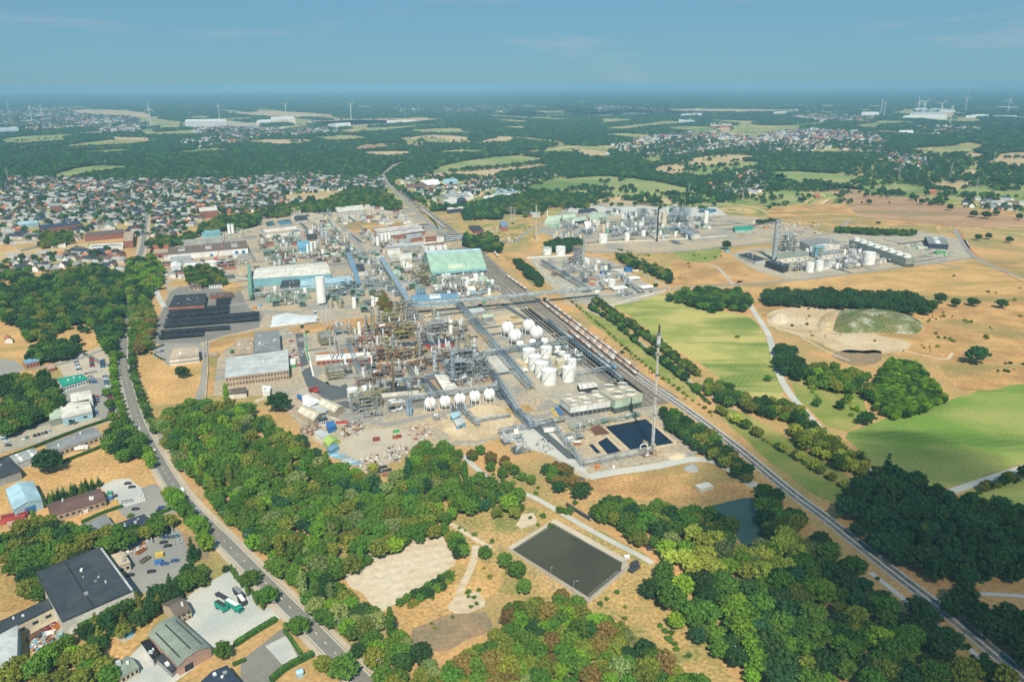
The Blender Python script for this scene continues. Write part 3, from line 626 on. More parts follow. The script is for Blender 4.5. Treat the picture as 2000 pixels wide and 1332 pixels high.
REG = '''
wA|the dense wood right of the road|6.6|gggtoegggosg|.65,1.3|300,822 350,795 400,782 450,785 500,808 545,835 600,862 640,900 700,928 760,945 800,890 815,870 860,866 900,885 905,920 960,945 1000,955 1030,985 1020,1005 940,995 880,1005 850,1030 845,1045 800,1055 740,1090 700,1105 655,1130 560,1140 510,1080 470,1030 430,1000 385,950 350,905 325,865
wB|the strip wood left of the bare clearing|6.2|ggossgodgt|.75,1.15|545,1100 655,1125 690,1165 740,1200 790,1245 820,1275 860,1300 860,1340 765,1340 715,1290 660,1230 610,1185 570,1140
wC|the many-coloured wood below the brown basin|6.2|gonogtgdosgg|.8,1.2|820,1345 860,1290 900,1275 950,1250 965,1215 985,1190 1035,1165 1100,1155 1150,1190 1210,1230 1270,1262 1330,1300 1390,1345
wD|the big wood left of the railway|7.2|dgggdegogt|.8,1.5|1262,1140 1290,1110 1350,1130 1440,1130 1530,1120 1590,1075 1640,1085 1690,1112 1700,1150 1740,1185 1790,1240 1830,1300 1860,1345 1490,1345 1430,1290 1370,1245 1300,1205 1262,1175
wE|the pale group by the green pond|7.0|yyytsty|1,1.35|1300,1048 1360,1045 1420,1065 1470,1085 1500,1045 1560,1045 1580,1075 1570,1110 1500,1125 1440,1120 1380,1120 1330,1105 1300,1085
wF|the wood between the basin and the green pond|6.5|ggdoge|.8,1.2|1160,988 1190,975 1250,985 1300,985 1370,1005 1410,1005 1440,1030 1430,1060 1380,1040 1300,1040 1280,1070 1240,1050 1195,1025 1165,1010
wG|the dark wood right of the railway|7.2|ddeded|.95,1.5|1640,985 1665,950 1720,928 1760,935 1800,938 1840,965 1900,980 1950,985 2010,1000 2010,1130 1930,1125 1900,1140 1860,1125 1800,1130 1750,1090 1700,1055 1655,1015
wH|the trees beside the green pond|6.3|gdgo|.9,1.25|1480,945 1500,960 1530,985 1570,1010 1590,1035 1540,1045 1500,1045 1495,1010 1485,980
wI|the wood left of the main road near the car dealer|8.0|dgdgegdo|.8,1.5|0,562 40,548 110,535 160,522 205,522 245,545 245,600 238,640 225,695 205,685 190,640 160,630 115,640 100,665 60,665 30,630 0,628
wJ|the clump of trees behind the red house|7|dgdg|1,1.4|55,690 80,672 110,670 150,668 155,690 110,700 60,705
wK|the trees at the left picture edge|7.2|gdodg|1,1.4|0,745 40,730 60,745 85,738 120,760 125,795 85,815 40,835 0,850
wL|the overgrown wood behind the big grey hall|6.8|godggdog|.9,1.3|-10,1050 40,1032 100,1020 150,1030 190,1045 250,1030 300,1012 330,1005 345,1018 300,1045 240,1068 190,1075 130,1100 75,1118 90,1165 70,1185 40,1130 0,1100
wM|the thick hedge trees below the scrap yard|5.6|ddgdo|.75,1.05|165,1225 200,1195 250,1172 290,1160 320,1135 350,1115 375,1105 408,1110 400,1135 350,1160 320,1180 280,1205 230,1235 190,1262 160,1245
wN|the wood in the bottom left corner|7|godgogt|.75,1.35|-10,1330 40,1300 90,1260 130,1248 160,1262 205,1290 235,1300 210,1340 -10,1345
wO|the trees beside the road opposite the dealer|7|dgdg|1,1.3|208,838 245,830 275,858 285,890 245,895 212,875
wP|the trees round the bend of the road below the town|7.5|tdogtd|1,1.4|252,510 300,505 318,525 312,560 288,590 262,600 248,560
wQ|the trees left of the car shelters|6.5|gongs|.9,1.25|256,600 288,585 300,625 302,670 275,690 258,660
wR|the trees below the old sawtooth factory|6|dgod|.8,1.2|362,525 395,520 430,532 440,550 400,556 365,548
wS|the tree belt behind the old sawtooth factory|7.5|dgdo|1,1.3|282,478 310,462 350,465 390,455 395,440 430,425 470,420 510,420 505,438 450,447 400,452 350,475 310,482
wT|the wood left of the station|8|dggdo|1,1.3|640,392 690,365 750,372 775,395 785,405 760,408 720,398 680,410 600,412 560,420 500,425 500,410 560,402
wU|the wood above the gas plant|8|dogd|1,1.3|915,412 950,402 1030,382 1090,378 1145,388 1150,405 1110,402 1070,402 1060,418 1000,414 940,418
wV|the dark belt of tall trees behind the sand pit|8|ddde|1.15,1.5|1492,578 1520,570 1600,570 1700,575 1780,580 1822,598 1815,612 1750,606 1680,600 1600,596 1500,592
wW|the grove at the top of the long meadow|7|dgddg|.9,1.3|1300,580 1340,568 1440,568 1465,585 1465,608 1425,600 1400,606 1350,592
wX|the young plantation beside the green field|4.4|gdtg|.62,.75|1722,715 1740,700 1790,705 1850,775 1800,800 1740,812 1712,795 1702,765
wY|the trees above the marsh|6.5|gdtog|.8,1.2|1570,720 1600,712 1650,720 1700,735 1700,760 1720,790 1680,765 1620,755 1580,745
wZ|the dark grove along the gravel path|7|dded|1,1.3|1512,680 1530,675 1560,700 1575,720 1570,740 1540,735 1520,715
xA|the hedge of trees at the foot of the long meadow|6.3|gdgdo|.8,1.2|1368,740 1390,742 1440,765 1500,780 1560,800 1590,830 1560,830 1500,805 1440,790 1390,775
xB|the yellowing thicket by the lane|5.8|yogyso|.8,1.15|1545,835 1590,840 1640,855 1690,895 1690,920 1650,915 1590,880 1540,850
xC|the thicket below the cooling towers|5.5|dgdo|.7,1.05|1290,800 1330,812 1395,850 1440,885 1470,935 1440,925 1400,890 1340,860 1300,825
xD|the straggle above the works track|9|gogn|.6,1.0|905,880 930,872 980,890 1050,925 1052,942 990,925 930,905
xE|the round clump near the pond corner|6|gdn|.8,1.15|1062,912 1085,905 1120,925 1125,945 1095,955 1070,940
xF|the wood edge by the storage yard|7|gdgto|1,1.35|775,930 790,900 815,880 850,872 885,890 900,920 900,950 860,980 800,990 760,965
xG|the dark trees at the right edge below the wood|7.5|ddd|1.1,1.5|1845,1170 1880,1160 1900,1190 1945,1210 1935,1235 1890,1215 1860,1195
xH|the trees at the right edge above the railway|8|dd|1.1,1.4|1950,1200 2010,1190 2010,1320 1970,1270
xI|the trees below the railway at lower right|8|dodd|1.1,1.4|1760,1175 1820,1180 1830,1215 1880,1270 1960,1320 1980,1345 1880,1345 1830,1270 1780,1215
xJ|the hedges in front of the glasshouse village|7|dg|.8,1.2|0,545 40,540 60,530 20,530
xK|the clump between the old works and the town street|7|dog|.9,1.2|75,470 90,455 140,452 145,470 110,478 80,482
xL|the grove above the two white tanks|7|dd|.9,1.2|1065,478 1090,468 1130,468 1140,480 1110,490 1080,488
xM|the hedgerow left of the small process site|5|dd|.8,1.0|1005,508 1018,508 1045,530 1062,548 1055,556 1035,540 1012,520
xN|the bushes in the scrub above the pasture|6|dgo|.7,1.1|1205,500 1225,495 1260,515 1310,530 1310,550 1270,530 1225,515
xO|the wood left of the railway far behind the works|8|dogd|.9,1.2|905,475 930,462 960,455 975,470 960,482 925,482
xP|the trees around the transformer yard|7|dgo|.9,1.2|930,468 960,468 985,478 975,490 945,486
xQ|the bushes by the brown loading yard|6|no|.7,1|728,572 745,565 762,590 760,610 745,600
xR|the long low hedge behind the power station|5.5|dg|.6,.8|1630,443 1700,446 1790,450 1788,457 1700,455 1635,450
xS|the trees on the slope right of the pond|6|gd|.8,1.1|1590,1040 1630,1055 1640,1080 1600,1075
'''
for ln in REG.strip().splitlines():
 k, lb, sp, mix, sr, pts = ln.split('|'); sp = float(sp); s0, s1 = map(float, sr.split(','))
 P = V2(pts); W = [G(x, y, 5) for x, y in P]; x0 = min(p.x for p in W); x1 = max(p.x for p in W); y0 = min(p.y for p in W); y1 = max(p.y for p in W)
 WP = [(p.x, p.y) for p in W]; yy = y0; row = 0
 while yy < y1:
  xx = x0+(row % 2)*sp*.5
  while xx < x1:
   a = xx+random.uniform(-.42, .42)*sp; c = yy+random.uniform(-.42, .42)*sp
   if inpoly(a, c, WP):
    sh = pick(('r0', 'r1', 'r2', 'r3')); lf = pick(mix); s = random.uniform(s0, s1)
    if k in ('wA', 'wG', 'wB') and random.random() < .05: sh = pick(('p0', 'p1')); s *= .95
    if k in ('wM',) and random.random() < .35: sh = pick(('c0', 'c1'))
    if free(a, c, sp*s*.9): put(a, c, sh, lf, s, k)
   xx += sp
  yy += sp*.88; row += 1
REGLAB = {ln.split('|')[0]: ln.split('|')[1] for ln in REG.strip().splitlines()}
# single trees and rows: photo position of the foot, shape, leaf, scale
SINGLE = '''
545,803 r3 d 1.9;95,922 r3 e 2.0;358,738 r3 d 1.2;583,1238 r3 g 1.15;524,1178 r3 g 1.1;492,1142 r3 g 1.0;672,1326 r3 g 1.3;632,1310 r1 o .9;378,1095 c0 d 1.2;437,1288 r1 g .9
443,1115 b0 d 1;1010,1128 r2 g 1.15;987,1110 r0 g .9;948,1090 r1 g .9;1025,1158 r3 g .85;1135,975 r3 d 1.25;905,1090 r0 g .8;885,1075 r1 g .8;925,900 r0 g .7;1418,488 r2 d 1.5;1905,712 r3 e 1.9;1680,915 c0 d 1.2
160,650 r1 d .9;170,652 r1 d .8;1570,395 r1 d 1.2;1580,388 r0 d 1.2;1900,598 r3 d 1.3;1955,602 r3 d 1.3;1835,593 r2 d 1.5;1865,600 r2 d 1.2;210,775 r2 g .9;217,800 r2 g .9;222,822 r1 t .9;236,700 r1 g .8
1450,605 r2 d 1.2;1600,760 r0 g .9;1595,795 r1 g .8;1690,830 r3 d 1.3;1640,800 r2 d .8;1655,785 r1 g .8;1730,935 c1 e 1.6;1745,945 c0 e 1.4;1280,560 b1 d 1.4;1440,660 b0 o 1;255,1010 b1 g .8
1910,470 r2 d 1.3;1930,468 r2 d 1.2;1970,475 r1 d 1.3;1715,437 b1 d 1.6;1900,425 r3 d 1.6;1925,428 r3 d 1.7;1945,422 r3 d 1.4;1990,430 r1 d 1.4;1385,305 r3 d 1.2;1600,740 b1 y 1.2;1585,760 b1 y 1.2
1375,330 r2 d 1.4;1365,332 r3 d 1.4;1390,330 r3 d 1.4;1403,328 r2 d 1.4;1412,326 r3 d 1.3;1358,333 r2 d 1.3;1800,400 r2 d 1.5;1830,400 r3 d 1.4;1780,392 r1 d 1.3;1855,412 r2 d 1.4;1990,205 b0 d 1
1315,385 r3 d 1.7;1322,390 r2 d 1.5;1330,398 r3 d 1.4;1270,402 r1 d 1.3;1290,402 r2 d 1.3;1250,400 r1 d 1.3;1223,378 r3 d 1.3;1196,373 r2 d 1.1;1212,376 r1 d 1.1;1150,378 r3 d 1.1;1162,376 r2 d 1.2;1182,360 r3 d 1.2;1200,345 r0 d 1;1345,338 b1 d 1.3
730,925 r2 y .9;1100,800 b0 g .5;1325,825 r1 g .9;1345,835 r2 d .9;1370,870 r1 d .9;1400,880 r0 d .8;1095,1000 b1 g 1.3;1110,1003 b1 g 1.3;1060,1010 b0 g .9;1075,1030 b0 g .8
720,470 b1 g 1;1225,560 b0 g 1.4;1215,690 b0 d .9;1222,683 b0 d .9;1500,745 r0 g .7;840,1020 r2 g .8;850,1050 r1 g .8;70,1030 p0 g .8;590,640 b0 d 1;600,650 b1 o 1;465,675 b1 g 1.3;455,690 b0 g 1
'''
for it in SINGLE.replace('\n', ';').split(';'):
 it = it.split()
 if len(it) == 4:
  x, y = map(float, it[0].split(',')); p = G(x, y); OCC.setdefault((int(p.x//6), int(p.y//6)), []).append((p.x, p.y, 9)); put(p.x, p.y, it[1], LEAF and it[2], float(it[3]), 'single', True)
def tree_row(pts, step, shapes, leaves, s0, s1, reg, jit=.8, force=False, n=1):
 W = line(pts, n); acc = 0;
 for i in range(len(W)-1):
  d = (W[i+1]-W[i]).length; t = acc
  while t < d:
   p = W[i].lerp(W[i+1], t/d); put(p.x+random.uniform(-jit, jit), p.y+random.uniform(-jit, jit), pick(shapes), pick(leaves), random.uniform(s0, s1), reg, force); t += step*random.uniform(.85, 1.15)
  acc = t-d
ROWS = '''
rA|the street tree row left of the road|10|r0 r2 r1|gt|.7,.9|238,605 228,645 222,700 224,745 232,790 244,828
rB|the street tree row right of the road|10|r0 r1 r2|gdg|.7,.9|272,600 262,650 258,700 264,745 277,790 292,822 306,850
rC|the street trees beside the dry field|9|r0 r1|gt|.85,1|272,868 290,900 300,920
rD|the street trees in front of the furniture yard|8|r3 r1|gt|.95,1.15|335,975 352,1000 375,1028 395,1050 410,1080
rE|the cypress row at the gravel yard|2.6|p0 p1|g|.32,.38|453,1122 475,1148 500,1178 516,1195
rF|the tall hedge behind the maroon roofed workshop|3.4|c0 c1|dg|.62,.72|84,985 110,975 140,965 170,956 194,950
rF|the tall hedge behind the maroon roofed workshop|3.4|c0 c1|dg|.62,.72|86,990 112,981 142,971 170,962 192,956
rG|the hedgerow beside the long meadow|3|r0 r1 b1|dgo|.5,.75|1160,592 1200,620 1260,660 1310,700 1360,735
rG|the hedgerow beside the long meadow|3|r0 r2 b0|dgo|.5,.75|1165,588 1210,620 1270,660 1320,700 1370,738
rH|the hedgerow beside the green strip|3|b0 b1 r1|dgd|.6,1|1150,602 1200,632 1230,660 1290,708 1340,745 1385,790
rI|the poplar fringe of the roadside wood|8|p0 p1|to|.75,.95|360,895 385,930 410,965 430,985
rJ|the tree line behind the long green field|8|r0 r1 r2|d|.9,1.2|1000,350 1035,360 1060,362
rK|the poplar group below the sawtooth factory|5|p0 p1|d|.6,.75|364,542 372,545 385,546 396,548
rL|the dark wood right of the railway|9|p0 p1|eg|.9,1.1|1800,1075 1830,1085 1870,1110 1910,1130 1940,1140
rL|the dark wood right of the railway|9|p0 p1|eg|.9,1.1|1850,1020 1870,1050 1890,1080
rM|the trees along the far lane below the power station field|9|r0 r1|d|.8,1.1|1480,440 1500,436 1520,436
rN|the rough hedge at the foot of the lawn strip|5|r1 b1 r0|gyo|.6,.9|1400,805 1440,830 1500,865 1550,895 1600,925 1650,955
rO|the hedge along the near lane|5|b1 b0 r1|gdo|.7,1|1860,985 1900,970 1950,950 2000,935
rR|the dark scrub strip beside the bare clearing|2.2|b0 b1|dgd|.7,1.2|785,1180 815,1160 850,1140 882,1122
rR|the dark scrub strip beside the bare clearing|2.6|b1 b0|gdo|.6,1.1|800,1185 835,1165 870,1145 885,1130
rS|the small trees on the slope above the basin|7|r0 r1|gdo|.6,.9|870,1045 890,1060 905,1085 890,1095
rP|the shrubs on the slope beside the railway|9|b0 b1|go|.5,.9|1110,585 1160,625 1220,680 1280,730 1330,765 1390,810
rQ|the clipped garden trees by the office|4|b0 b1|d|.4,.5|295,690 310,700 325,705
'''
for ln in ROWS.strip().splitlines():
 k, lb, st, sh, lf, sr, pts = ln.split('|'); REGLAB[k] = lb; s0, s1 = map(float, sr.split(',')); tree_row(pts, float(st), sh.split(), lf, s0, s1, k)
# scattered bushes on the heath and round the site
SC = [('1150,930 1240,1075 1290,1100 1420,1290 1300,1290 1130,1180 990,1190 840,1240 780,1180 900,1080 860,1000 960,960', 60, 'go', .4, .9),
      ('1480,600 1850,700 1990,745 2010,520 1840,520 1900,600 1600,560', 90, 'dgo', .4, 1.1), ('860,430 1040,440 1000,480 900,470', 30, 'go', .5, .9),
      ('1180,485 1420,500 1290,560 1210,520', 40, 'dgo', .5, 1.1), ('1560,740 1680,770 1690,820 1590,800', 26, 'gyt', .7, 1.4), ('1050,580 1290,730 1400,800 1390,820 1260,730', 40, 'og', .3, .6),
      ('1700,1110 1900,1260 1960,1345 1860,1345 1720,1160', 40, 'do', .6, 1.2), ('900,880 1050,920 1140,960 1120,1000 1000,960', 30, 'go', .5, 1.), ('1540,590 1800,690 1560,660', 22, 'od', .4, .8)]
REGLAB['heath'] = 'the dry open ground'
BAS = V2('985,1060 1084,1008 1235,1090 1290,1105 1150,1180')
for pts, n, lf, s0, s1 in SC:
 P = V2(pts); xs = [p[0] for p in P]; ys = [p[1] for p in P]; c = 0
 while c < n:
  x = random.uniform(min(xs), max(xs)); y = random.uniform(min(ys), max(ys))
  if inpoly(x, y, P) and not inpoly(x, y, BAS):
   p = G(x, y); lf_ = pick(lf)
   for _ in range(random.choice((1, 2, 3, 5))): c += 1; put(p.x+random.gauss(0, 4), p.y+random.gauss(0, 4), pick(('b0', 'b1')), lf_, random.uniform(s0, s1)*random.uniform(.5, 1), 'heath')
# --- split: the nearest as trees of their own, the rest as one mass
def is_bush(t): return t[3][0] == 'b'
big = sorted([t for t in TREES if t[3][0] == 'r'], key=lambda t: -t[0]); pop = sorted([t for t in TREES if t[3][0] == 'p'], key=lambda t: -t[0])
con = sorted([t for t in TREES if t[3][0] == 'c'], key=lambda t: -t[0]); bus = sorted([t for t in TREES if is_bush(t)], key=lambda t: -t[0])
print('TREES', len(big), len(pop), len(con), len(bus))
TONE = dict(g='green', d='dark green', o='olive green', t='bright green', y='yellow-green', n='brownish', s='silvery green', e='blue-green')
KN = dict(r=('broadleaf_tree', 'tree', '%s broadleaf tree'), p=('poplar_tree', 'poplar', '%s slender poplar'), c=('conifer_tree', 'conifer', '%s conifer'), l=('broadleaf_tree', 'tree', '%s broadleaf tree'), b=('shrub', 'shrub', '%s shrub'))
def spot(x, y):
 a, b_, _ = PX(Vector((x, y, 0))); return a, b_
LM = '''545,803 below the long grey roofed office hall;95,922 in front of the long grey roadside shed;358,738 beside the pale concrete office;583,1238 by the asphalt court at the road;524,1178 by the truck yard entrance;492,1142 behind the cypress row
672,1326 by the road at the bottom edge;1135,975 beside the parked cars at the pond track;1418,488 alone at the corner of the pasture;1905,712 alone on the heath at the right;1010,1128 at the lower left of the brown basin;437,1288 beside the navy roofed house'''
LMK = []
for it in LM.replace('\n', ';').split(';'):
 a, b_ = it.split(' ', 1); x, y = map(float, a.split(',')); LMK.append((x, y, b_))
def tree_thing(t):
 _, x, y, sh, lf, s, zs, rot, reg = t; nm, cat, fm = KN[sh[0]]; px, py = spot(x, y); big_ = 'large ' if s > 1.25 and sh[0] == 'r' else 'small ' if s < .7 and sh[0] == 'r' else ''
 lab = None
 for a, b_, w_ in LMK:
  if reg == 'single' and abs(px-a) < 3 and abs(py-b_) < 3: lab = (big_+fm % TONE[lf])+' standing '+w_
 grp = None
 if not lab:
  if reg == 'single':
   wh = ('left' if px < 667 else 'middle' if px < 1333 else 'right'); hv = ('far' if py < 450 else 'middle' if py < 850 else 'near')
   where = 'free-standing in the %s %s part of the plain' % (hv, wh)
   lab = '%s %s' % (big_+fm % TONE[lf], where); grp = 'free-standing trees, %s %s' % (hv, wh)
  else: lab = '%s in %s' % (big_+fm % TONE[lf], REGLAB[reg]); grp = 'trees of '+REGLAB[reg]
  if sh[0] == 'b' and reg == 'heath':
   wh = ('left' if px < 667 else 'middle' if px < 1333 else 'right'); hv = 'far' if py < 600 else 'near'
   lab = '%s on the dry open ground, %s %s' % (fm % TONE[lf], hv, wh); grp = 'scattered shrubs'
 lab = lab[0].lower()+lab[1:]
 if sh[0] == 'b':
  o = add(nm, crown(sh, LEAF[lf])); o.location = (x, y, 0); tag(o, lab, cat, grp); o.rotation_euler = (0, 0, rot); o.scale = (s, s, zs); return o
 o = thing(nm, (x, y, 0), lab, cat, grp, rot); o.scale = (s, s, zs)
 add('crown', crown(sh, LEAF[lf]), o); add('trunk', TRUNK[sh[0]], o); return o
NB, NP, NC, NS = 300, 110, 110, 250
for t in big[:NB]+pop[:NP]+con[:NC]+bus[:NS]: tree_thing(t)
# --- GN instancer for the masses
def mass(name, pts, variants, label, cat):
 "pts rows: x y z variant sx sy sz rot; variants: meshes, instanced as one object's geometry"
 hosts = []
 me = bpy.data.meshes.new(name); me.vertices.add(len(pts)); A = np.array(pts, dtype=np.float64)
 me.vertices.foreach_set('co', A[:, :3].astype(np.float32).ravel())
 for nm, ty, d in (('vid', 'INT', A[:, 3].astype(np.int32)), ('scl', 'FLOAT_VECTOR', A[:, 4:7].astype(np.float32).ravel()), ('rot', 'FLOAT_VECTOR', np.stack([A[:, 7]*0, A[:, 7]*0, A[:, 7]], 1).astype(np.float32).ravel())):
  at = me.attributes.new(nm, ty, 'POINT'); at.data.foreach_set('value' if ty == 'INT' else 'vector', d)
 me.update(); o = add(name, me); tag(o, label, cat, None, 'stuff')
 ng = bpy.data.node_groups.new(name, 'GeometryNodeTree'); ng.interface.new_socket('Geometry', in_out='INPUT', socket_type='NodeSocketGeometry'); ng.interface.new_socket('Geometry', in_out='OUTPUT', socket_type='NodeSocketGeometry')
 gi = ng.nodes.new('NodeGroupInput'); go = ng.nodes.new('NodeGroupOutput'); prev = gi.outputs[0]; l = ng.links.new; j = ng.nodes.new('GeometryNodeJoinGeometry')
 for i, host in enumerate(variants):
  oi = ng.nodes.new('GeometryNodeObjectInfo'); oi.inputs['Object'].default_value = host; oi.inputs['As Instance'].default_value = True; oi.transform_space = 'ORIGINAL'
  cmp_ = ng.nodes.new('FunctionNodeCompare'); cmp_.data_type = 'INT'; cmp_.operation = 'EQUAL'; cmp_.inputs[3].default_value = i
  na = ng.nodes.new('GeometryNodeInputNamedAttribute'); na.data_type = 'INT'; na.inputs[0].default_value = 'vid'; l(na.outputs[0], cmp_.inputs[2])
  ip = ng.nodes.new('GeometryNodeInstanceOnPoints'); l(gi.outputs[0], ip.inputs['Points']); l(cmp_.outputs[0], ip.inputs['Selection']); l(oi.outputs['Geometry'], ip.inputs['Instance'])
  ns = ng.nodes.new('GeometryNodeInputNamedAttribute'); ns.data_type = 'FLOAT_VECTOR'; ns.inputs[0].default_value = 'scl'; l(ns.outputs[0], ip.inputs['Scale'])
  nr = ng.nodes.new('GeometryNodeInputNamedAttribute'); nr.data_type = 'FLOAT_VECTOR'; nr.inputs[0].default_value = 'rot'; l(nr.outputs[0], ip.inputs['Rotation'])
  l(ip.outputs[0], j.inputs[0])
 l(j.outputs[0], go.inputs[0]); md = o.modifiers.new('spread', 'NODES'); md.node_group = ng; return o
VH = []; VI = {}
def variant(sh, lf):
 "host object for a mass variant: the crown of a real tree that already stands in the scene"
 if (sh, lf) not in VI:
  me = crown(sh, LEAF[lf]); host = next((o for o in COL.objects if o.data is me), None)
  if host is None: host = tree_thing((0, *G(*random.choice([(940, 300), (560, 320), (1180, 330), (300, 300)]))[:2], sh, lf, 1, 1, 0, 'far')).children[0]
  VI[sh, lf] = len(VH); VH.append(host)
 return VI[sh, lf]
REGLAB['far'] = 'the far woods'
rest = big[NB:]+pop[NP:]+con[NC:]+bus[NS:]
pts = [(t[1], t[2], 0, variant(t[3], t[4]), t[5], t[5], t[6], t[7]) for t in rest]
mass('woodland', pts, list(VH), 'dense mixed woodland on both sides of the works', 'woodland')
# --- far forest
NOTREE = []
for ln in FIELDS.strip().splitlines():
 nm, m_, z, og, p_ = ln.split('|')
 P = V2(p_)
 if min(q[1] for q in P) < 450: NOTREE.append(chaikin(P, 1) if int(og) else P)
for ln in PADS.strip().splitlines(): NOTREE.append(V2(ln.split('|')[3]))
for ln in WATER.strip().splitlines(): NOTREE.append(V2(ln.split('|')[4]))
NOTREE.append(V2('735,345 748,335 765,320 790,312 795,320 770,330 757,342 765,360 800,385 870,430 860,440 790,400 750,368'))
# towns: outline, dwellings per ha-ish spacing, tree share
TOWNS = [('-60,352 60,345 180,350 320,352 480,345 560,340 700,345 745,350 755,372 690,365 640,385 560,400 480,418 430,420 390,437 340,462 300,465 280,478 240,490 240,530 180,520 100,535 -60,560', 20, .20),
         ('800,345 850,338 905,350 960,345 1000,348 1060,340 1110,345 1080,360 1040,375 1000,385 940,395 890,405 860,400 820,385 775,362 760,345', 26, .35),
         ('1190,285 1240,272 1330,262 1400,262 1480,272 1500,262 1560,255 1640,255 1700,262 1740,275 1730,290 1690,300 1620,290 1560,300 1500,300 1440,300 1380,295 1330,308 1260,310 1210,300', 26, .35),
         ('1700,290 1740,290 1800,305 1820,318 1800,328 1760,325 1720,312', 26, .4), ('1490,345 1530,338 1500,330 1450,335 1420,345 1450,355', 30, .4), ('1380,360 1440,350 1490,352 1520,362 1480,378 1430,385 1390,375', 28, .5),
         ('0,215 60,210 140,208 250,225 300,245 250,262 150,250 60,260 0,255', 34, .45), ('330,282 420,268 480,262 520,265 480,280 400,292', 28, .4), ('370,245 470,250 600,252 660,250 660,262 560,268 470,270 380,262', 30, .4),
         ('1130,300 1160,298 1175,306 1150,312', 24, .3), ('1870,385 1950,388 2020,395 2020,412 1950,412 1870,404', 26, .5), ('1560,215 1640,218 1720,225 1700,240 1600,238 1540,228', 34, .3), ('760,212 900,208 1010,205 1080,210 1000,218 860,222', 40, .5),
         ('500,345 560,338 640,340 600,350 520,352', 22, .3), ('1020,415 1040,410 1050,425 1030,430', 20, .2), ('1770,250 1850,246 1920,250 1900,262 1800,262', 40, .5), ('1160,205 1260,212 1420,218 1400,224 1260,222 1160,216', 40, .4)]
TP = [V2(t[0]) for t in TOWNS]
fv = [variant(sh, lf) for sh in ('l0', 'l1') for lf in 'ddegde']
far = []; y = 1250.0
def band(y): return (y-1250)
P0 = VH
while y < 24000:
 d = max(9.0, y/230); s = d/8.2; hw = y*.70+60; nx = int(2*hw/d)
 xs = -hw+d*(np.arange(nx)+rng.uniform(-.4, .4, nx)); ys = y+d*rng.uniform(-.45, .45, nx)
 for x, yy in zip(xs, ys):
  a, b_, f = PX(Vector((x, yy, 4)))
  if a < -30 or a > 2030: continue
  sg = math.sin(x*.0021+1.3*math.sin(yy*.0011))+math.sin(yy*.0017+2.1*math.sin(x*.0013+1))   # broad gaps of open heath
  if b_ > 352:
   if b_ > 500 or a < 430 and b_ > 345 or a > 430 and a < 905 and b_ > 410: continue
   if a > 980 and a < 1480 and b_ > 395: continue
   if a > 1420 and b_ > 372: continue
   if sg < -.1 and random.random() < .85: continue
  elif b_ > 300 and a > 1020 and sg < -.3 and random.random() < .8: continue
  elif b_ < 302 and math.sin(x*.0085+2*math.sin(yy*.0031))*math.sin(yy*.0042+1.7*math.sin(x*.0046))+.25*sg > (.16 if b_ > 228 else .4): continue
  skip = False
  for P in NOTREE:
   if inpoly(a, b_, P): skip = True; break
  if skip:
   continue
  for P, tw in zip(TP, TOWNS):
   if inpoly(a, b_, P): skip = random.random() > tw[2]*.35*(1 if y < 4000 else 1.6); break
  if skip: continue
  k = s*random.uniform(.85, 1.3); far.append((x, yy, 0 if s < 1.6 else -1.5*min(s, 3), random.choice(fv), k, k, min(k, 1.5+.12*k)*random.uniform(.85, 1.15), random.uniform(0, 6.28)))
 y += d*.85
for P in NOTREE:      # hedgerow trees round the far fields
 for i in range(len(P)):
  A_, B__ = G(*P[i]), G(*P[(i+1) % len(P)]); L_ = (B__-A_).length
  if max(P[i][1], P[(i+1) % len(P)][1]) > 415 or L_ > 2500 or random.random() < .25: continue
  for k in range(int(L_/14)):
   if random.random() < .6: p = A_.lerp(B__, random.random()); s = random.uniform(.5, 1.2); far.append((p.x+random.gauss(0, 5), p.y+random.gauss(0, 5), 0, random.choice(fv), s, s, s, k))
for x0, x1, y0, y1, n in ((1010, 2000, 303, 372, 75), (1010, 1460, 372, 398, 22), (0, 760, 236, 300, 45), (1420, 2000, 372, 400, 16), (780, 1080, 258, 300, 14)):
 for _ in range(n):
  px_, py_ = random.uniform(x0, x1), random.uniform(y0, y1)
  if any(inpoly(px_, py_, P) for P in TP) or inpoly(px_, py_, V2('1620,375 2050,415 2050,450 1650,430')): continue
  p = G(px_, py_); a = random.uniform(-.5, .5); L_ = random.choice((15, 40, 90))
  for k in range(random.randrange(4, 22)):
   u = random.uniform(-L_, L_); s = random.uniform(.7, 1.5); far.append((p.x+u*math.cos(a)+random.gauss(0, 7), p.y+u*math.sin(a)+random.gauss(0, 9), 0, random.choice(fv), s, s, s, k))
print('FAR', len(far))
mass('forest', far, list(VH), 'far forests reaching to the hazy horizon', 'forest')
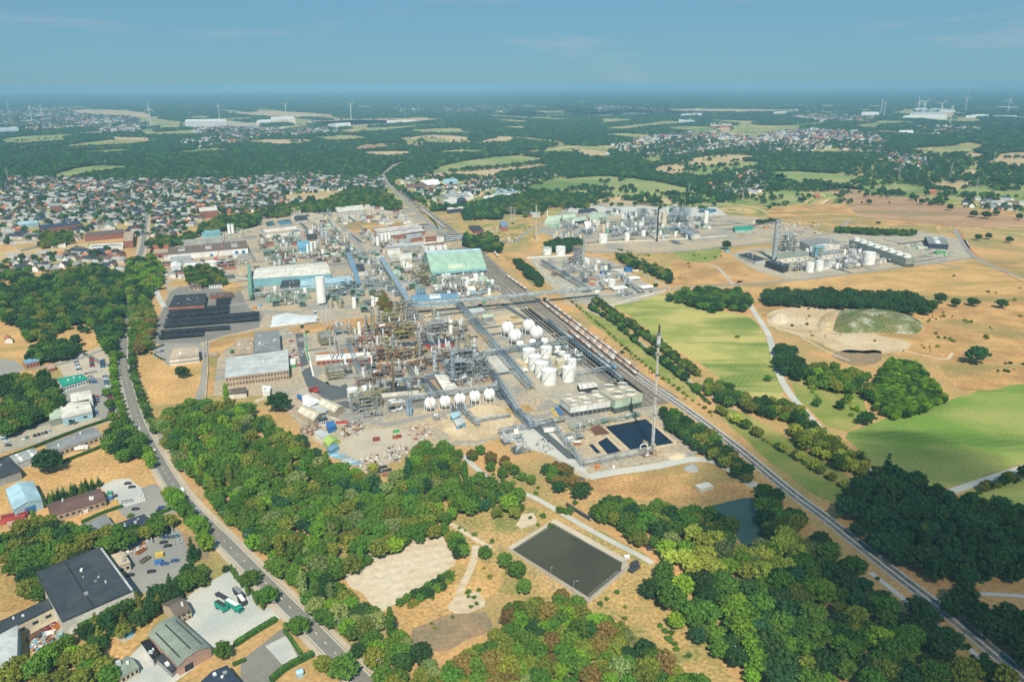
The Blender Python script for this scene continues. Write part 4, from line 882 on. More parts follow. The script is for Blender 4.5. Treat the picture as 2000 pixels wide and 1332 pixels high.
# ---------------------------------------------------------------- buildings
def lerp(a, b, t): return a+(b-a)*t
def bld(name, label, quad, h, wall, roof, style='flat', rh=2.0, win=None, door=None, units=0, cat='building', group=None, strips=None, over=.3, wcol='dark_glass', base=0.0):
 """quad = photo positions of the eaves corners: front-left, front-right, back-right, back-left.
 win = (rows, per front face, per side face); door = [(t, width, height, material)] along the front"""
 W = [G(x, y, h) for x, y in V2(quad)]; C = sum(W, Vector())/4; C.z = 0; W = [p-C for p in W]; r = thing(name, C, label, cat, group)
 A, B, Cc, D = [Vector((p.x, p.y)) for p in W]; P = [A, B, Cc, D]
 w_ = MB(); w_.prism([(p.x, p.y) for p in P], base, h, cap=False); rf = MB(); c2 = sum(P, Vector((0, 0)))/4
 def out(p): d = p-c2; return p+d.normalized()*over*1.4
 O = [out(p) for p in P]
 if style == 'flat':
  rf.prism([(p.x, p.y) for p in O], h, h+.35)
  Q = [c2+(p-c2)*.985 for p in O]
  for i in range(4):
   a, b_, c_, d_ = O[i], O[(i+1) % 4], Q[(i+1) % 4], Q[i]; rf.prism([(a.x, a.y), (b_.x, b_.y), (c_.x, c_.y), (d_.x, d_.y)], h+.35, h+.75)
 elif style in ('gx', 'gy', 'ax', 'ay', 'sx', 'sy', 'mx'):
  if style[1] == 'y': P = P[1:]+P[:1]; O = O[1:]+O[:1]
  A, B, Cc, D = O; a, b_, c_, d_ = P; n = {'g': 2, 'a': 8, 's': 0, 'm': 0}[style[0]]
  if n:
   prof = [(k/n, rh*(1-abs(2*k/n-1)) if n == 2 else rh*math.sin(math.pi*k/n)) for k in range(n+1)]
  else:
   k_ = max(2, round((lerp(A, D, 0)-D).length/8)); prof = []
   for k in range(k_): prof += [(k/k_, 0), ((k+.75)/k_, rh), ((k+.98)/k_, 0.05)] if style[0] == 's' else [(k/k_, 0), ((k+.5)/k_, rh)]
   prof.append((1, 0))
  vs = [];
  for t, z in prof: p, q = lerp(A, D, t), lerp(B, Cc, t); vs += [(p.x, p.y, h+z+.12), (q.x, q.y, h+z+.12)]
  m_ = len(prof); vs2 = vs+[(x, y, z-.18) for x, y, z in vs]
  fs = [(2*i, 2*i+1, 2*i+3, 2*i+2) for i in range(m_-1)]+[(2*m_+2*i, 2*m_+2*i+2, 2*m_+2*i+3, 2*m_+2*i+1) for i in range(m_-1)]
  fs += [(0, 2*m_, 2*m_+1, 1), (2*m_-2, 2*m_-1, 4*m_-1, 4*m_-2)]+[(2*i, 2*i+2, 2*m_+2*i+2, 2*m_+2*i) for i in range(m_-1)]+[(2*i+1, 2*m_+2*i+1, 2*m_+2*i+3, 2*i+3) for i in range(m_-1)]
  rf.add(vs2, fs)
  for X, Y in ((a, d_), (b_, c_)):
   vs = [(lerp(X, Y, t).x, lerp(X, Y, t).y, h+z) for t, z in prof]+[(X.x, X.y, h-.01), (Y.x, Y.y, h-.01)]
   w_.add(vs, [list(range(m_))+[m_+1, m_]])
 w_.build('wall', M[wall], r); ro = rf.build('roof', M[roof], r)
 A, B, Cc, D = [Vector((p.x, p.y)) for p in W]
 if strips:      # skylight strips across the roof slope
  col, n = strips
  for k in range(abs(n)):
   t = (k+.5)/n; b = MB()
   if n < 0:
    X = (A, B, Cc, D) if style[1] == 'x' else (B, Cc, D, A); u = (.14, .5, .84)[k]
    zf = lambda u: h+.22+rh*math.sin(math.pi*u); vs = []
    for s_, q in ((.1, u-.022), (.9, u-.022), (.9, u+.022), (.1, u+.022)): p = lerp(lerp(X[0], X[1], s_), lerp(X[3], X[2], s_), q); vs.append((p.x, p.y, zf(q)))
    b.add(vs+[(x, y, z-.12) for x, y, z in vs], [(0, 1, 2, 3), (7, 6, 5, 4), (0, 4, 5, 1), (1, 5, 6, 2), (2, 6, 7, 3), (3, 7, 4, 0)]).build('skylight', M[col], r); continue
   if style[0] in 'gas' and len(style) == 2:
    X = (A, B, Cc, D) if style[1] == 'x' else (B, Cc, D, A)
    for t0, t1 in ((.08, .42), (.58, .92)):
     def zz(u): return h+.2+(rh*(1-abs(2*u-1)) if style[0] == 'g' else rh*math.sin(math.pi*u))
     tt0, tt1 = t-.12/n, t+.12/n
     pp = [lerp(lerp(X[0], X[1], s_), lerp(X[3], X[2], s_), u) for s_, u in ((tt0, t0), (tt1, t0), (tt1, t1), (tt0, t1))]
     zs = [zz(t0), zz(t0), zz(t1), zz(t1)]; vs = [(p.x, p.y, z) for p, z in zip(pp, zs)]
     b.add(vs+[(x, y, z-.1) for x, y, z in vs], [(0, 1, 2, 3), (7, 6, 5, 4), (0, 4, 5, 1), (1, 5, 6, 2), (2, 6, 7, 3), (3, 7, 4, 0)])
   else:
    pp = [lerp(lerp(A, B, s_), lerp(D, Cc, s_), u) for s_, u in ((.04, t-.12/n), (.96, t-.12/n), (.96, t+.12/n), (.04, t+.12/n))]; b.prism([(p.x, p.y) for p in pp], h+.36, h+.6+(rh if style != 'flat' else 0))
   b.build('skylight', M[col], r)
 def face(X, Y, rows, n, hh0=1.1):
  L_ = (Y-X).length; t = (Y-X).normalized(); nn = Vector((t.y, -t.x))
  if nn.dot((X+Y)/2-c2) < 0: nn = -nn
  fh = (h-base)/rows; ww = min(L_/n*.55, 2.6); wh = min(fh*.42, 1.6)
  for rr in range(rows):
   for i in range(n):
    p = X+t*(L_*(i+.5)/n); z = base+fh*rr+fh*.38; b = MB(); q = [p-t*ww/2+nn*.003, p+t*ww/2+nn*.003, p+t*ww/2+nn*.09, p-t*ww/2+nn*.09]
    b.prism([(v.x, v.y) for v in q], z, z+wh).build('window', M[wcol], r)
 if win:
  rows, nf, ns = win
  if nf: face(A, B, rows, nf)
  if ns: face(B, Cc, rows, ns) if C.x < 0 else face(D, A, rows, ns)
 for t0, dw, dh, dm in (door or []):
  t = (B-A).normalized(); nn = Vector((t.y, -t.x)); p = lerp(A, B, t0); q = [p-t*dw/2+nn*.01, p+t*dw/2+nn*.01, p+t*dw/2+nn*.12, p-t*dw/2+nn*.12]
  MB().prism([(v.x, v.y) for v in q], .02, dh).build('door', M[dm], r)
 for k in range(units):
  u, v = random.uniform(.15, .85), random.uniform(.2, .8); p = lerp(lerp(A, B, u), lerp(D, Cc, u), v); s_ = random.uniform(.7, 1.8)
  MB().cbox(p.x, p.y, h+.35 if style == 'flat' else h+.2, s_, s_*random.uniform(.7, 1.5), random.uniform(.5, 1.3)+(rh if style != 'flat' else 0), random.random()).build('roof_vent', M[random.choice(['white', 'light_grey', 'grey'])], r)
 return r
B_ = '''
warehouse|big charcoal roofed grey hall among trees|122,1214 261,1153 199,1069 70,1119|9|off_white|charcoal|flat||||.62:9:5.5:black|6|
workshop|low charcoal roofed wing joined to the big grey hall|0,1238 105,1187 94,1171 -10,1220|6|cream|charcoal|flat|||1,4,0||2|
warehouse|blue-grey roofed hall cut off at the left edge|-8,1315 33,1291 35,1223 -8,1246|8|pale_blue|light_grey|flat|||||0|
office_building|small beige office beside the scrap yard|231,1107 254,1099 241,1079 216,1086|5|cream|beige|flat|||1,2,2||2|
house|brown roofed gabled house by the gravel yard|345,1205 373,1190 348,1166 316,1180|5|beige|brown_roof|gx|2.6|2,3,2||1|
workshop|pink walled workshop with curved grey-green roof|348,1300 411,1263 345,1204 290,1239|5.5|pink_wall|grey_green|ay|2.2||.3:4:3.5:dark_glass||0|slate:-3
shed|white shed with black flat roof beside pink workshop|299,1288 309,1276 292,1250 276,1256|4|white|black|flat|||1,2,3||3|
shed|low shed with black corrugated roof below pink workshop|335,1313 345,1303 318,1278 307,1287|3|grey|charcoal|flat|||||1|
garden_house|green roofed house with solar panels near bottom edge|236,1323 270,1302 248,1281 214,1304|4|cream|grey_green|gx|1.5|1,4,0||2|
house|navy roofed house at the bottom edge|393,1334 470,1334 443,1302 415,1314|5|cream|navy|flat|||||3|
garden_shed|small pale blue garden shed near the lower road|581,1317 592,1312 588,1305 577,1309|2.6|pale_blue|pale_blue|gx|.8||||0|
barn|light blue gabled barn with blue door|27,996 82,976 64,940 11,956|6|pale_blue|pale_blue|gy|2.4||.55:6:4.5:blue||0|
workshop|long maroon-brown roofed workshop behind dark hedge|100,1009 206,977 194,954 92,985|4.5|tan|maroon_roof|gx|1.6|1,9,0|||3|
house|flat roofed modern house with pale blue-grey roof and white edge|175,1058 234,1043 207,1006 146,1033|4|white|mid_grey|flat|||1,5,0||2|
house|flat navy roofed modern house next to trees|236,1042 297,1022 281,1006 225,1026|4|white|navy|flat|||1,5,0||5|
car_showroom|dealer building with teal green roof|123,756 172,741 160,732 112,741|4.5|white|teal_roof|flat|||1,9,0||4|
garage|white flat roofed rear garage of the car dealer|139,788 181,784 176,763 137,771|6|white|off_white|flat|||||1|
garage|white flat roofed front garage with blue rooflight|121,818 180,804 173,781 117,791|6|pale_blue|off_white|flat|||1,2,0|.3:4:3:dark_glass|1|
canopy|grey-green roofed vehicle canopy beside the white garage|97,822 120,816 117,793 95,799|5|grey_green|pale_green|flat|||||0|
warehouse|long grey roofed roadside shed|106,884 200,849 180,834 88,869|5|beige|mid_grey|gx|1.2|1,10,3||4|
warehouse|grey roofed shed with white strips left of big round tree|32,906 78,890 64,875 18,891|5|light_grey|grey|gx|1.2|||0|white:2
warehouse|dark flat roofed warehouse at the left edge|-6,936 40,920 14,891 -6,905|6|grey|charcoal|flat||||1|
house|red brick house with blue solar roof|50,711 76,705 72,695 44,706|5.5|orange_tile|steel_blue|gx|2|1,4,0||0|
barn|tiny white gabled barn with red roof in dry field|9,664 24,663 20,656 7,658|4|white|orange_tile|gy|2|||0|
shed|low shed with pink roof by the brick house|94,722 108,718 103,711 90,714|3|brick|pink_wall|gx|1|||0|
office_building|pale concrete office block with white rooftop plant|330,699 388,692 386,677 338,682|8|off_white|beige|flat|||2,16,5||6|
solar_hall|dark hall roofed with solar panels|330,600 399,596 403,574 341,578|6|brick|slate|flat||||4|solar:5
office_building|long pale grey main roof of the beige office hall|440,738 564,723 562,684 442,701|9|tan|light_grey|flat|||2,20,6||3|
office_building|darker blue-grey roofed block behind the beige office hall|496,690 548,684 545,646 497,650|8.5|grey|mid_grey|flat|||||14|
office_building|brown gravel roofed block behind the beige office hall|458,694 495,690 495,660 460,663|7|tan|tan|flat|||||12|
office_building|low brown roofed annex below the beige office hall|440,771 481,768 481,757 438,763|4|off_white|brown_roof|flat|||||1|
shed|white hexagonal roofed hut below the beige office hall|513,766 527,766 529,755 512,755|3.5|white|white|flat|||||1|
kiosk|white and green container hut beside the works road|566,713 577,712 577,702 565,702|3|green|white|flat|||||0|
factory_hall|brick fronted old factory with brown sawtooth roof|291,496 328,494 330,478 297,479|7|brick|brown_roof|my|1.6|2,7,0|.55:4:4:black||0|
factory_hall|long white walled hall with brown and white striped roof|328,498 484,485 481,472 329,486|8|white|brown_roof|sx|2.2||.85:5:5:blue .94:5:5:blue .53:4:4:blue||4|white:3
factory_hall|grey-brown sawtooth halls behind the long white hall|331,486 479,474 476,464 336,469|8|grey|grey_green|my|1.8|||6|
factory_hall|ruined looking brown sawtooth roofs by the town street|297,478 330,476 350,464 303,471|7|brick|tan|my|1.8|||0|
factory_hall|turquoise flat hall with white lettered front band|394,458 431,456 429,449 393,451|6|turquoise|turquoise|flat|||||2|
storage_shed|grey arched storage shed below the striped hall|331,512 374,509 372,500 335,503|5|grey|grey|ax|3|||0|
pump_house|white gabled house with blue door by the old factory|335,524 353,522 353,513 333,515|6|white|white|gy|2.5||.5:5:4:sky_blue||0|
office_building|small white office with black solar roof|408,557 434,555 434,543 413,545|5|white|slate|flat|||2,5,2||5|
office_building|square brown roofed hut near the solar hall|370,562 394,561 394,550 373,551|4|tan|brown_roof|flat|||1,3,1||1|
office_building|long low brick building above the car shelters|410,580 455,577 454,571 411,574|4|brick|maroon_roof|flat|||1,10,0||3|
factory_hall|great pale green roofed hall with turquoise walls|494,545 646,535 637,512 501,524|11|turquoise|off_white|gx|3|||8|
factory_hall|dark grey roofed wing in front of the pale green hall|547,562 585,559 584,547 552,549|6|mid_grey|charcoal|flat|||||3|
factory_hall|long light blue roofed hall in front of the pale green hall|586,559 688,550 683,539 590,546|7|turquoise|pale_blue|gx|1.5|||4|
factory_hall|long bright blue walled hall with white rooflights|806,588 895,581 893,572 803,577|8|sky_blue|steel_blue|gx|1.5|1,3,0||0|white:1
process_hall|long white roofed red brick substation below the thin stacks|618,705 728,697 728,689 617,695|5|brick|white|flat|||1,12,0||4|
process_hall|black roofed red walled substation between the racks|777,678 888,669 887,661 777,671|5|red|charcoal|flat|||1,6,0||3|
process_hall|black flat roofed substation south of the column rows|742,768 818,761 817,747 741,752|4|off_white|slate|flat|||||4|
process_hall|white ribbed roof beside the blue-grey column|867,763 893,758 879,734 849,734|4|tan|white|flat|||||1|cream:4
compressor_house|small shed with cream ribbed roof above the cooling towers|1133,760 1167,755 1156,745 1128,749|5|slate|off_white|gx|1|||0|grey:3
storage_hangar|left beige gabled hangar of the storage yard|612,822 633,806 595,792 582,804|5|beige|cream|gy|2.2|||0|white:3
storage_hangar|right beige gabled hangar of the storage yard|653,806 671,794 637,779 622,788|5|beige|cream|gy|2.2|||0|white:3
storage_hangar|blue roofed link between the two beige hangars|632,808 644,799 620,789 607,795|4|pale_blue|light_grey|flat|||||0|
office_cabin|white cabin with black roof panels in the storage yard|622,824 640,820 634,810 620,813|4|white|charcoal|flat|||1,4,1||3|
office_cabin|blue cabin in front of the white cabin|641,838 656,832 651,823 637,828|4|blue|blue|flat|||||0|
storage_shed|white flat shed beside the green barrel roof|634,859 645,850 627,839 613,845|3.5|white|light_grey|flat|||||0|
storage_shed|yellow-green barrel roofed shed|642,872 663,860 650,851 631,861|3|lime|lime|ay|2.2|||0|cream:3
storage_shed|low blue container roof beside the barrel shed|646,883 661,873 655,866 639,876|2.6|sky_blue|steel_blue|flat|||||0|
workshop|light teal roofed shed beside the rubble bay|885,819 900,811 895,804 879,810|4.5|sky_blue|pale_blue|flat|||||0|
workshop|sky blue shed with pale roof below the teal one|892,833 909,825 903,816 887,822|4.5|sky_blue|light_grey|flat||||.5:3:3:dark_glass|0|
warehouse|white ribbed storage hall behind the round oak|593,800 632,788 600,771 590,776|4|white|white|flat|||||0|
shed|silver open shed by the long conveyor|917,613 948,608 942,601 914,605|4|grey|light_grey|flat|||||0|
shed|pale green canopy beside the ring road|943,621 962,619 962,612 941,614|5|mid_grey|pale_green|gx|1|||0|
laboratory|brick tower block with pale stair tower|830,463 852,461 851,450 831,452|18|brick|tan|flat|||4,5,2||2|
factory_hall|brick building with blank windows under the tower block|828,477 868,473 867,463 829,467|9|brick|off_white|flat|||2,8,0||2|
factory_hall|tall beige building straddling the rail sidings|868,473 902,469 907,458 868,461|12|beige|slate|flat|||||6|white:3
factory_hall|cream panel clad hall with dark ribs|830,492 873,488 871,477 829,480|10|off_white|off_white|gx|1.5|||2|mid_grey:3
factory_hall|cream square block between the pipe racks|757,499 782,497 780,486 756,488|9|off_white|off_white|flat|||||3|
factory_hall|cream block with stepped roof nearer the pipe rack|781,509 805,506 804,494 780,497|10|cream|off_white|flat|||||2|
factory_hall|pale grey long roof behind the cream blocks|765,482 828,479 827,474 766,477|7|grey|light_grey|flat|||||4|
workshop|old works hall with black sawtooth roof, north one|733,458 830,445 818,438 726,450|6|brick|slate|my|1.8|||0|white:2
workshop|old works hall with black sawtooth roof, south one|738,466 835,452 826,446 730,459|6|brick|slate|my|1.8|||0|white:2
workshop|round roofed brick hall with white rooflights|795,468 825,463 822,455 790,459|6|brick|grey|ax|2.5|||0|white:2
workshop|low round roofed brick hall near the white silos|780,476 802,473 800,466 776,468|5|brick|grey|ax|2.2|||0|white:2
storage_tent|big white membrane roof of folded peaks|520,459 598,451 578,442 514,449|5|white|white|my|2|||0|
factory_hall|sky blue open sided shed among the tanks|582,486 606,483 602,470 580,473|7|sky_blue|sky_blue|flat|||||0|
workshop|blue walled black roofed building between racks|688,531 712,530 710,516 689,517|6|off_white|slate|flat|||||1|
office_building|pale long office block with dark window bands|660,415 712,410 708,401 655,406|10|off_white|off_white|flat|||3,14,0||8|
office_building|cream block at the end of the pale office|713,411 724,410 722,400 712,401|11|cream|cream|flat|||||0|
house|white house with red tiles above the basins|503,418 520,417 519,408 502,409|6|white|red_tile|gx|3|2,4,0||0|
house|second white red tiled house above the basins|529,415 554,413 553,405 528,407|6|white|red_tile|gx|3|2,5,0||1|
office_building|white cube office with rows of square windows|569,417 588,415 585,405 567,407|8|white|tan|flat|||2,4,0||1|
workshop|black roofed low hall right of the white cube|578,432 602,429 597,421 574,424|5|light_grey|slate|flat|||||1|
workshop|small orange brick house beside the silver silo|600,469 621,467 618,456 598,458|7|orange_tile|slate|gx|2|||0|
storage_shed|small green gabled shed in the process area|768,538 784,537 781,528 765,529|5|barn_green|pale_green|gy|2|||0|
control_room|small white hall with slatted blue side|735,509 750,507 749,500 733,502|5|off_white|off_white|flat|||||2|
house|green roofed blue-walled house beside the stair tower|812,567 831,566 829,557 811,558|8|steel_blue|grey_green|gy|2.5|1,3,0||0|
shed|white gabled hut at the foot of the green barn|938,549 955,548 951,540 933,541|4|off_white|pale_green|gy|2||.6:3:3:black||0|
switch_house|red brick switch house in the transformer yard|926,452 945,450 935,441 915,442|5|brick|slate|flat|||1,4,2||0|
switch_house|tall red brick cube behind the transformer yard|979,443 992,443 990,433 976,433|9|brick|steel_blue|flat|||||0|
warehouse|black and white warehouse by the track|873,410 902,407 896,401 876,403|8|navy|off_white|flat|||||0|
warehouse|white warehouse wing joined to the black one|902,408 914,405 913,401 898,402|8|white|white|flat|||||0|
warehouse|wide white flat roofed logistics hall|885,385 925,383 920,378 865,379|7|white|white|flat|||||4|
warehouse|white hall with black rooflights by the village|875,386 920,385 912,377 862,379|8|off_white|light_grey|flat|||||4|black:2
warehouse|white gabled hall beside the black gabled one|880,400 895,395 885,387 862,392|6|off_white|off_white|gx|2|||0|
warehouse|black gabled hall beside the white one|892,398 912,393 907,386 893,389|7|navy|navy|gy|3|||0|
warehouse|grey low hall at the rail bend|795,352 812,350 810,345 790,346|7|mid_grey|light_grey|flat|||||1|
warehouse|white ridged hall beyond the rail bend|835,362 860,360 855,351 820,353|7|off_white|white|mx|1.2|||0|
warehouse|brown ridged old barns by the rail bend|795,367 848,364 840,358 793,360|5|tan|maroon_roof|mx|1.5|||0|
warehouse|pale blue hall in the distant village|865,357 895,355 890,349 868,350|6|pale_blue|pale_blue|gx|1.5|||0|
warehouse|white apron hall in front of the gas plant wood|945,392 1008,384 1000,379 945,384|5|white|white|flat|||||0|
warehouse|blue and white hall with dark ribs by the wood|962,379 1018,375 1010,369 975,370|7|off_white|steel_blue|flat|||||2|white:2
factory_hall|pale green low hall at the gas plant gate|1063,435 1093,432 1098,421 1070,423|5|pale_green|pale_green|mx|1|||0|
factory_hall|pale green walled box in front of the gate hall|1073,439 1093,438 1093,431 1074,432|6|barn_green|pale_green|flat|||||0|
factory_hall|pale green open hall left in the gas plant|1116,434 1145,430 1143,422 1120,425|6|slate|pale_green|gx|1.5|||0|
factory_hall|pale green open hall behind the gate hall|1098,428 1125,424 1122,418 1100,420|6|pale_green|pale_green|mx|1|||0|
factory_hall|tall pale green hall in the gas plant|1152,431 1172,431 1165,414 1150,419|9|off_white|pale_green|gy|3|||0|
factory_hall|small pale green halls at the back of the gas plant|1172,428 1190,427 1180,416 1166,417|7|pale_green|pale_green|gy|2|||0|
storage_hall|white gabled tents in the gas plant|1143,443 1167,441 1162,432 1141,434|5|white|white|mx|1.5|||0|
workshop|dark roofed building at the back of the gas plant|1130,417 1168,414 1160,407 1130,410|5|grey|slate|flat|||||0|
workshop|slate roofed hall at the right end of the gas plant|1340,459 1368,456 1358,448 1335,451|7|off_white|mid_grey|flat|||||1|
storage_shed|bright green shed beside the gas plant|1436,450 1471,448 1468,441 1432,443|5|barn_green|teal_roof|gx|2|||0|
power_hall|low white hall with black solar roof|1476,510 1496,507 1464,495 1443,498|5|light_grey|slate|flat|||||5|solar:2
power_hall|black hall below the power station chimney|1530,523 1541,519 1512,508 1495,511|8|slate|slate|flat|||||4|
power_hall|grey roofed turbine hall of the power station|1583,481 1641,477 1627,467 1562,471|12|off_white|mid_grey|gy|3|||2|
power_hall|long low cream hall in front of the boiler house|1517,507 1579,499 1572,490 1517,496|7|off_white|grey_green|flat|||1,5,0||3|
power_hall|low cream hall right of the turquoise coolers|1603,500 1648,494 1642,488 1597,493|6|off_white|mid_grey|flat|||1,6,0||2|
warehouse|dark blue hall with grey roof at the far corner of the site|1814,476 1853,478 1845,464 1806,462|8|navy|mid_grey|gx|1|||0|white:1
pump_house|white roofed shelter near the cooling tower row|1736,508 1760,506 1757,499 1735,500|4|slate|white|flat|||||0|
farmhouse|farmhouse with orange roof among trees on the plain|1792,391 1801,390 1800,386 1791,387|5|cream|orange_tile|gx|2.5|||0|
farmhouse|long farmhouse with red roof beyond the brown field|1815,375 1830,374 1828,371 1812,371|6|brick|orange_tile|gx|3|||0|
farm_building|brick barn beside the dark trees on the brown field|1592,383 1602,382 1600,376 1592,377|6|brick|orange_tile|gx|3|||0|
glasshouse|row of glasshouses at the town edge|40,488 80,478 62,470 18,473|4|light_grey|grey|my|1.2|||0|
warehouse|long white building at the end of the dry field|174,486 240,481 240,475 176,479|5|white|white|flat|||||1|slate:1
warehouse|low white building above the dry field|99,480 128,478 127,473 100,475|4|white|off_white|flat|||||0|
school|long brick school with rows of windows|165,462 241,455 241,448 170,455|9|brick|brown_roof|flat|||3,16,0||0|
hospital|flat tan roofed brick hospital block|240,472 259,471 262,452 242,455|11|brick|tan|flat|||3,4,3||3|
church|grey church hall with white gable|197,447 225,445 222,436 203,437|10|off_white|grey_green|gy|7|||0|
school|dark roofed brick terrace with four white dormers|78,449 158,438 156,431 75,440|7|brick|navy|gx|2.5|1,14,0||4|
apartment_block|red and white apartment block in the town|97,404 122,402 121,397 97,398|14|brick|grey|flat|||4,6,0||0|
apartment_block|red and white apartment block by the town road|390,414 425,411 422,404 388,407|14|brick|off_white|flat|||4,9,0||0|
warehouse|white supermarket in the town|108,408 135,406 133,400 110,401|6|white|white|flat|||||1|
warehouse|sky blue long roof in the town|32,441 75,436 72,431 34,434|6|pale_blue|pale_blue|flat|||||0|
distribution_centre|huge white windowless distribution block, the left one|361,238 442,237 441,233 363,234|38|light_grey|white|flat|||||0|
distribution_centre|long white distribution block, the right one|528,233 577,232 572,228 530,229|34|off_white|white|flat|||||0|
warehouse|low white hall joined to the right distribution block|500,239 529,238 530,234 504,235|20|off_white|white|flat|||1,6,0||0|
distribution_centre|blue-grey industrial shed at the far left|-5,254 36,253 36,249 -5,250|24|pale_blue|light_grey|flat|||||0|
factory|long white factory roofs under the right wind turbines|1790,217 1866,217 1862,212 1786,212|14|off_white|white|flat|||||0|
factory|white shed range at the far right|1905,213 1992,213 1988,209 1900,209|12|off_white|off_white|flat|||||0|
factory|low white factory before the right turbines|1760,231 1850,231 1846,226 1768,226|12|off_white|white|flat|||||0|
factory|pale factory row between the right turbines and the road|1776,224 1850,223 1848,219 1782,219|12|off_white|light_grey|flat|||||0|
factory|white plant with domed silos left of the close turbines|1682,224 1718,224 1716,219 1684,219|16|off_white|white|flat|||||0|
factory|white sheds in front of the far right turbine|1886,228 1932,228 1930,224 1888,224|10|white|white|flat|||||0|
factory|low white sheds by the far right tanks|1938,230 1988,230 1985,226 1940,226|10|off_white|light_grey|flat|||||0|
warehouse|blue-white hall row in the distant valley, left|1215,224 1262,223 1260,220 1218,221|14|pale_blue|light_grey|flat|||||0|
warehouse|blue-white hall row in the distant valley, middle|1330,226 1372,225 1370,221 1332,222|14|pale_blue|white|flat|||||0|
warehouse|cream hall row in the distant valley, right|1510,222 1560,218 1558,214 1512,217|12|cream|off_white|flat|||||0|
warehouse|white hall in the trees right of the white blocks|780,217 812,216 811,213 781,214|12|white|white|flat|||||0|
warehouse|long white roofs right of the third left turbine|640,246 685,244 684,240 642,242|10|white|white|flat|||||0|
warehouse|thin white roofs before the middle forest|755,238 812,237 811,235 756,236|9|white|white|flat|||||0|
warehouse|white long warehouse beyond the right village|1583,252 1625,251 1623,247 1583,247|10|white|white|flat|||||0|
warehouse|white warehouse in the right woods|1755,260 1785,259 1783,255 1757,255|10|white|white|flat|||||0|
warehouse|pale blue long warehouse in the right woods|1820,268 1865,265 1860,259 1822,260|10|pale_blue|white|flat|||||0|
warehouse|white low warehouse at the right woods edge|1908,266 1942,265 1940,261 1908,261|10|white|white|flat|||||0|
warehouse|brown and white factory above the right village|1388,246 1430,245 1425,239 1386,240|12|brick|off_white|flat|||||0|
warehouse|long white shed before the distant valley|1326,237 1357,236 1356,232 1326,232|10|pale_blue|white|flat|||||0|
warehouse|grey-white greenhouse near the right village|1184,301 1216,300 1217,292 1187,293|5|light_grey|light_grey|mx|1|||0|
'''
def parse_bld(ln):
 f = ln.split('|'); name, label, quad, h, wall, roof, style, rh = f[:8]; rest = f[8:]
 win = door = strips = None; units = 0
 for q in rest:
  q = q.strip()
  if not q: continue
  if ':' in q:
   parts = q.split(' ')
   if q.count(':') == 1: c_, n_ = q.split(':'); strips = (c_, int(n_))
   else: door = [(float(a[0]), float(a[1]), float(a[2]), a[3]) for a in (d_.split(':') for d_ in parts)]
  elif ',' in q: win = tuple(int(v) for v in q.split(','))
  else: units = int(q)
 return bld(name, label, quad, float(h), wall, roof, style, float(rh or 2), win, door, units, name.replace('_', ' '), None, strips)
BQ = []
for ln in B_.strip().splitlines(): parse_bld(ln); BQ.append((V2(ln.split('|')[2]), float(ln.split('|')[3])))
def barn():
 "the steep green storage barn: slopes almost to the ground"
 A, B, C, D = G(843, 540), G(951, 532), None, None; t = (B-A).normalized(); n = Vector((-t.y, t.x, 0)); dp = 74
 O = (A+B)/2; r = thing('storage_barn', O, 'huge barn with steep pale green roof and turquoise edge', 'storage barn'); L_ = (B-A).length/2
 def P(u, v, z): p = t*u+n*v; return (p.x, p.y, z)
 b = MB(); prof = [(0, 5), (dp*.40, 24), (dp*.47, 26.5), (dp*.53, 26.5), (dp*.60, 24), (dp, 5)]
 vs = [P(s*L_, v, z) for v, z in prof for s in (-1, 1)]; vs += [(x, y, z-.5) for x, y, z in vs]; m_ = len(prof)
 b.add(vs, [(2*i, 2*i+1, 2*i+3, 2*i+2) for i in range(m_-1)]+[(2*m_+2*i, 2*m_+2*i+2, 2*m_+2*i+3, 2*m_+2*i+1) for i in range(m_-1)]).build('roof', M['barn_green'], r)
 b = MB()
 for s in (-.985, .985): b.add([P(s*L_, v, z-.4) for v, z in prof]+[P(s*L_, dp, 0), P(s*L_, 0, 0)], [list(range(m_+2))])
 b.add([P(-L_*.98, 1, 0), P(L_*.98, 1, 0), P(L_*.98, 1, 5), P(-L_*.98, 1, 5)], [(0, 1, 2, 3)]); b.add([P(-L_*.98, dp-1, 0), P(L_*.98, dp-1, 0), P(L_*.98, dp-1, 5), P(-L_*.98, dp-1, 5)], [(3, 2, 1, 0)])
 b.build('wall', M['barn_green'], r)
 b = MB(); vs = [P(u, v, z) for u in (-L_, L_) for v, z in ((-1.5, 2.6), (-1.5, 5.2), (.5, 5.4), (.5, 2.6))]; b.add(vs, [(0, 4, 5, 1), (1, 5, 6, 2), (2, 6, 7, 3), (0, 1, 2, 3), (4, 7, 6, 5), (0, 3, 7, 4)]).build('eaves', M['turquoise'], r)
 b = MB(); vs = []
 for v, z in ((dp*.05, 7.6), (dp*.16, 12.85)):
  for u in (-.35, .25): vs.append(P(u*L_, v, z+.15))
 b.add(vs, [(0, 1, 3, 2)]).build('roof_patch', M['pale_green'], r)
 b = MB(); b.add([P(s*L_, v, z+.1) for v, z in ((dp*.43, 25.2), (dp*.47, 26.55), (dp*.53, 26.55)) for s in (-1, 1)], [(0, 1, 3, 2), (2, 3, 5, 4)]).build('ridge', M['pale_blue'], r)
 for k in range(5):
  u = (-.8+.38*k)*L_; MB().add([P(u-3.2, .9, 0), P(u+3.2, .9, 0), P(u+3.2, .9, 2.6), P(u-3.2, .9, 2.6)], [(0, 1, 2, 3)]).build('gate', M['black'], r)
barn()
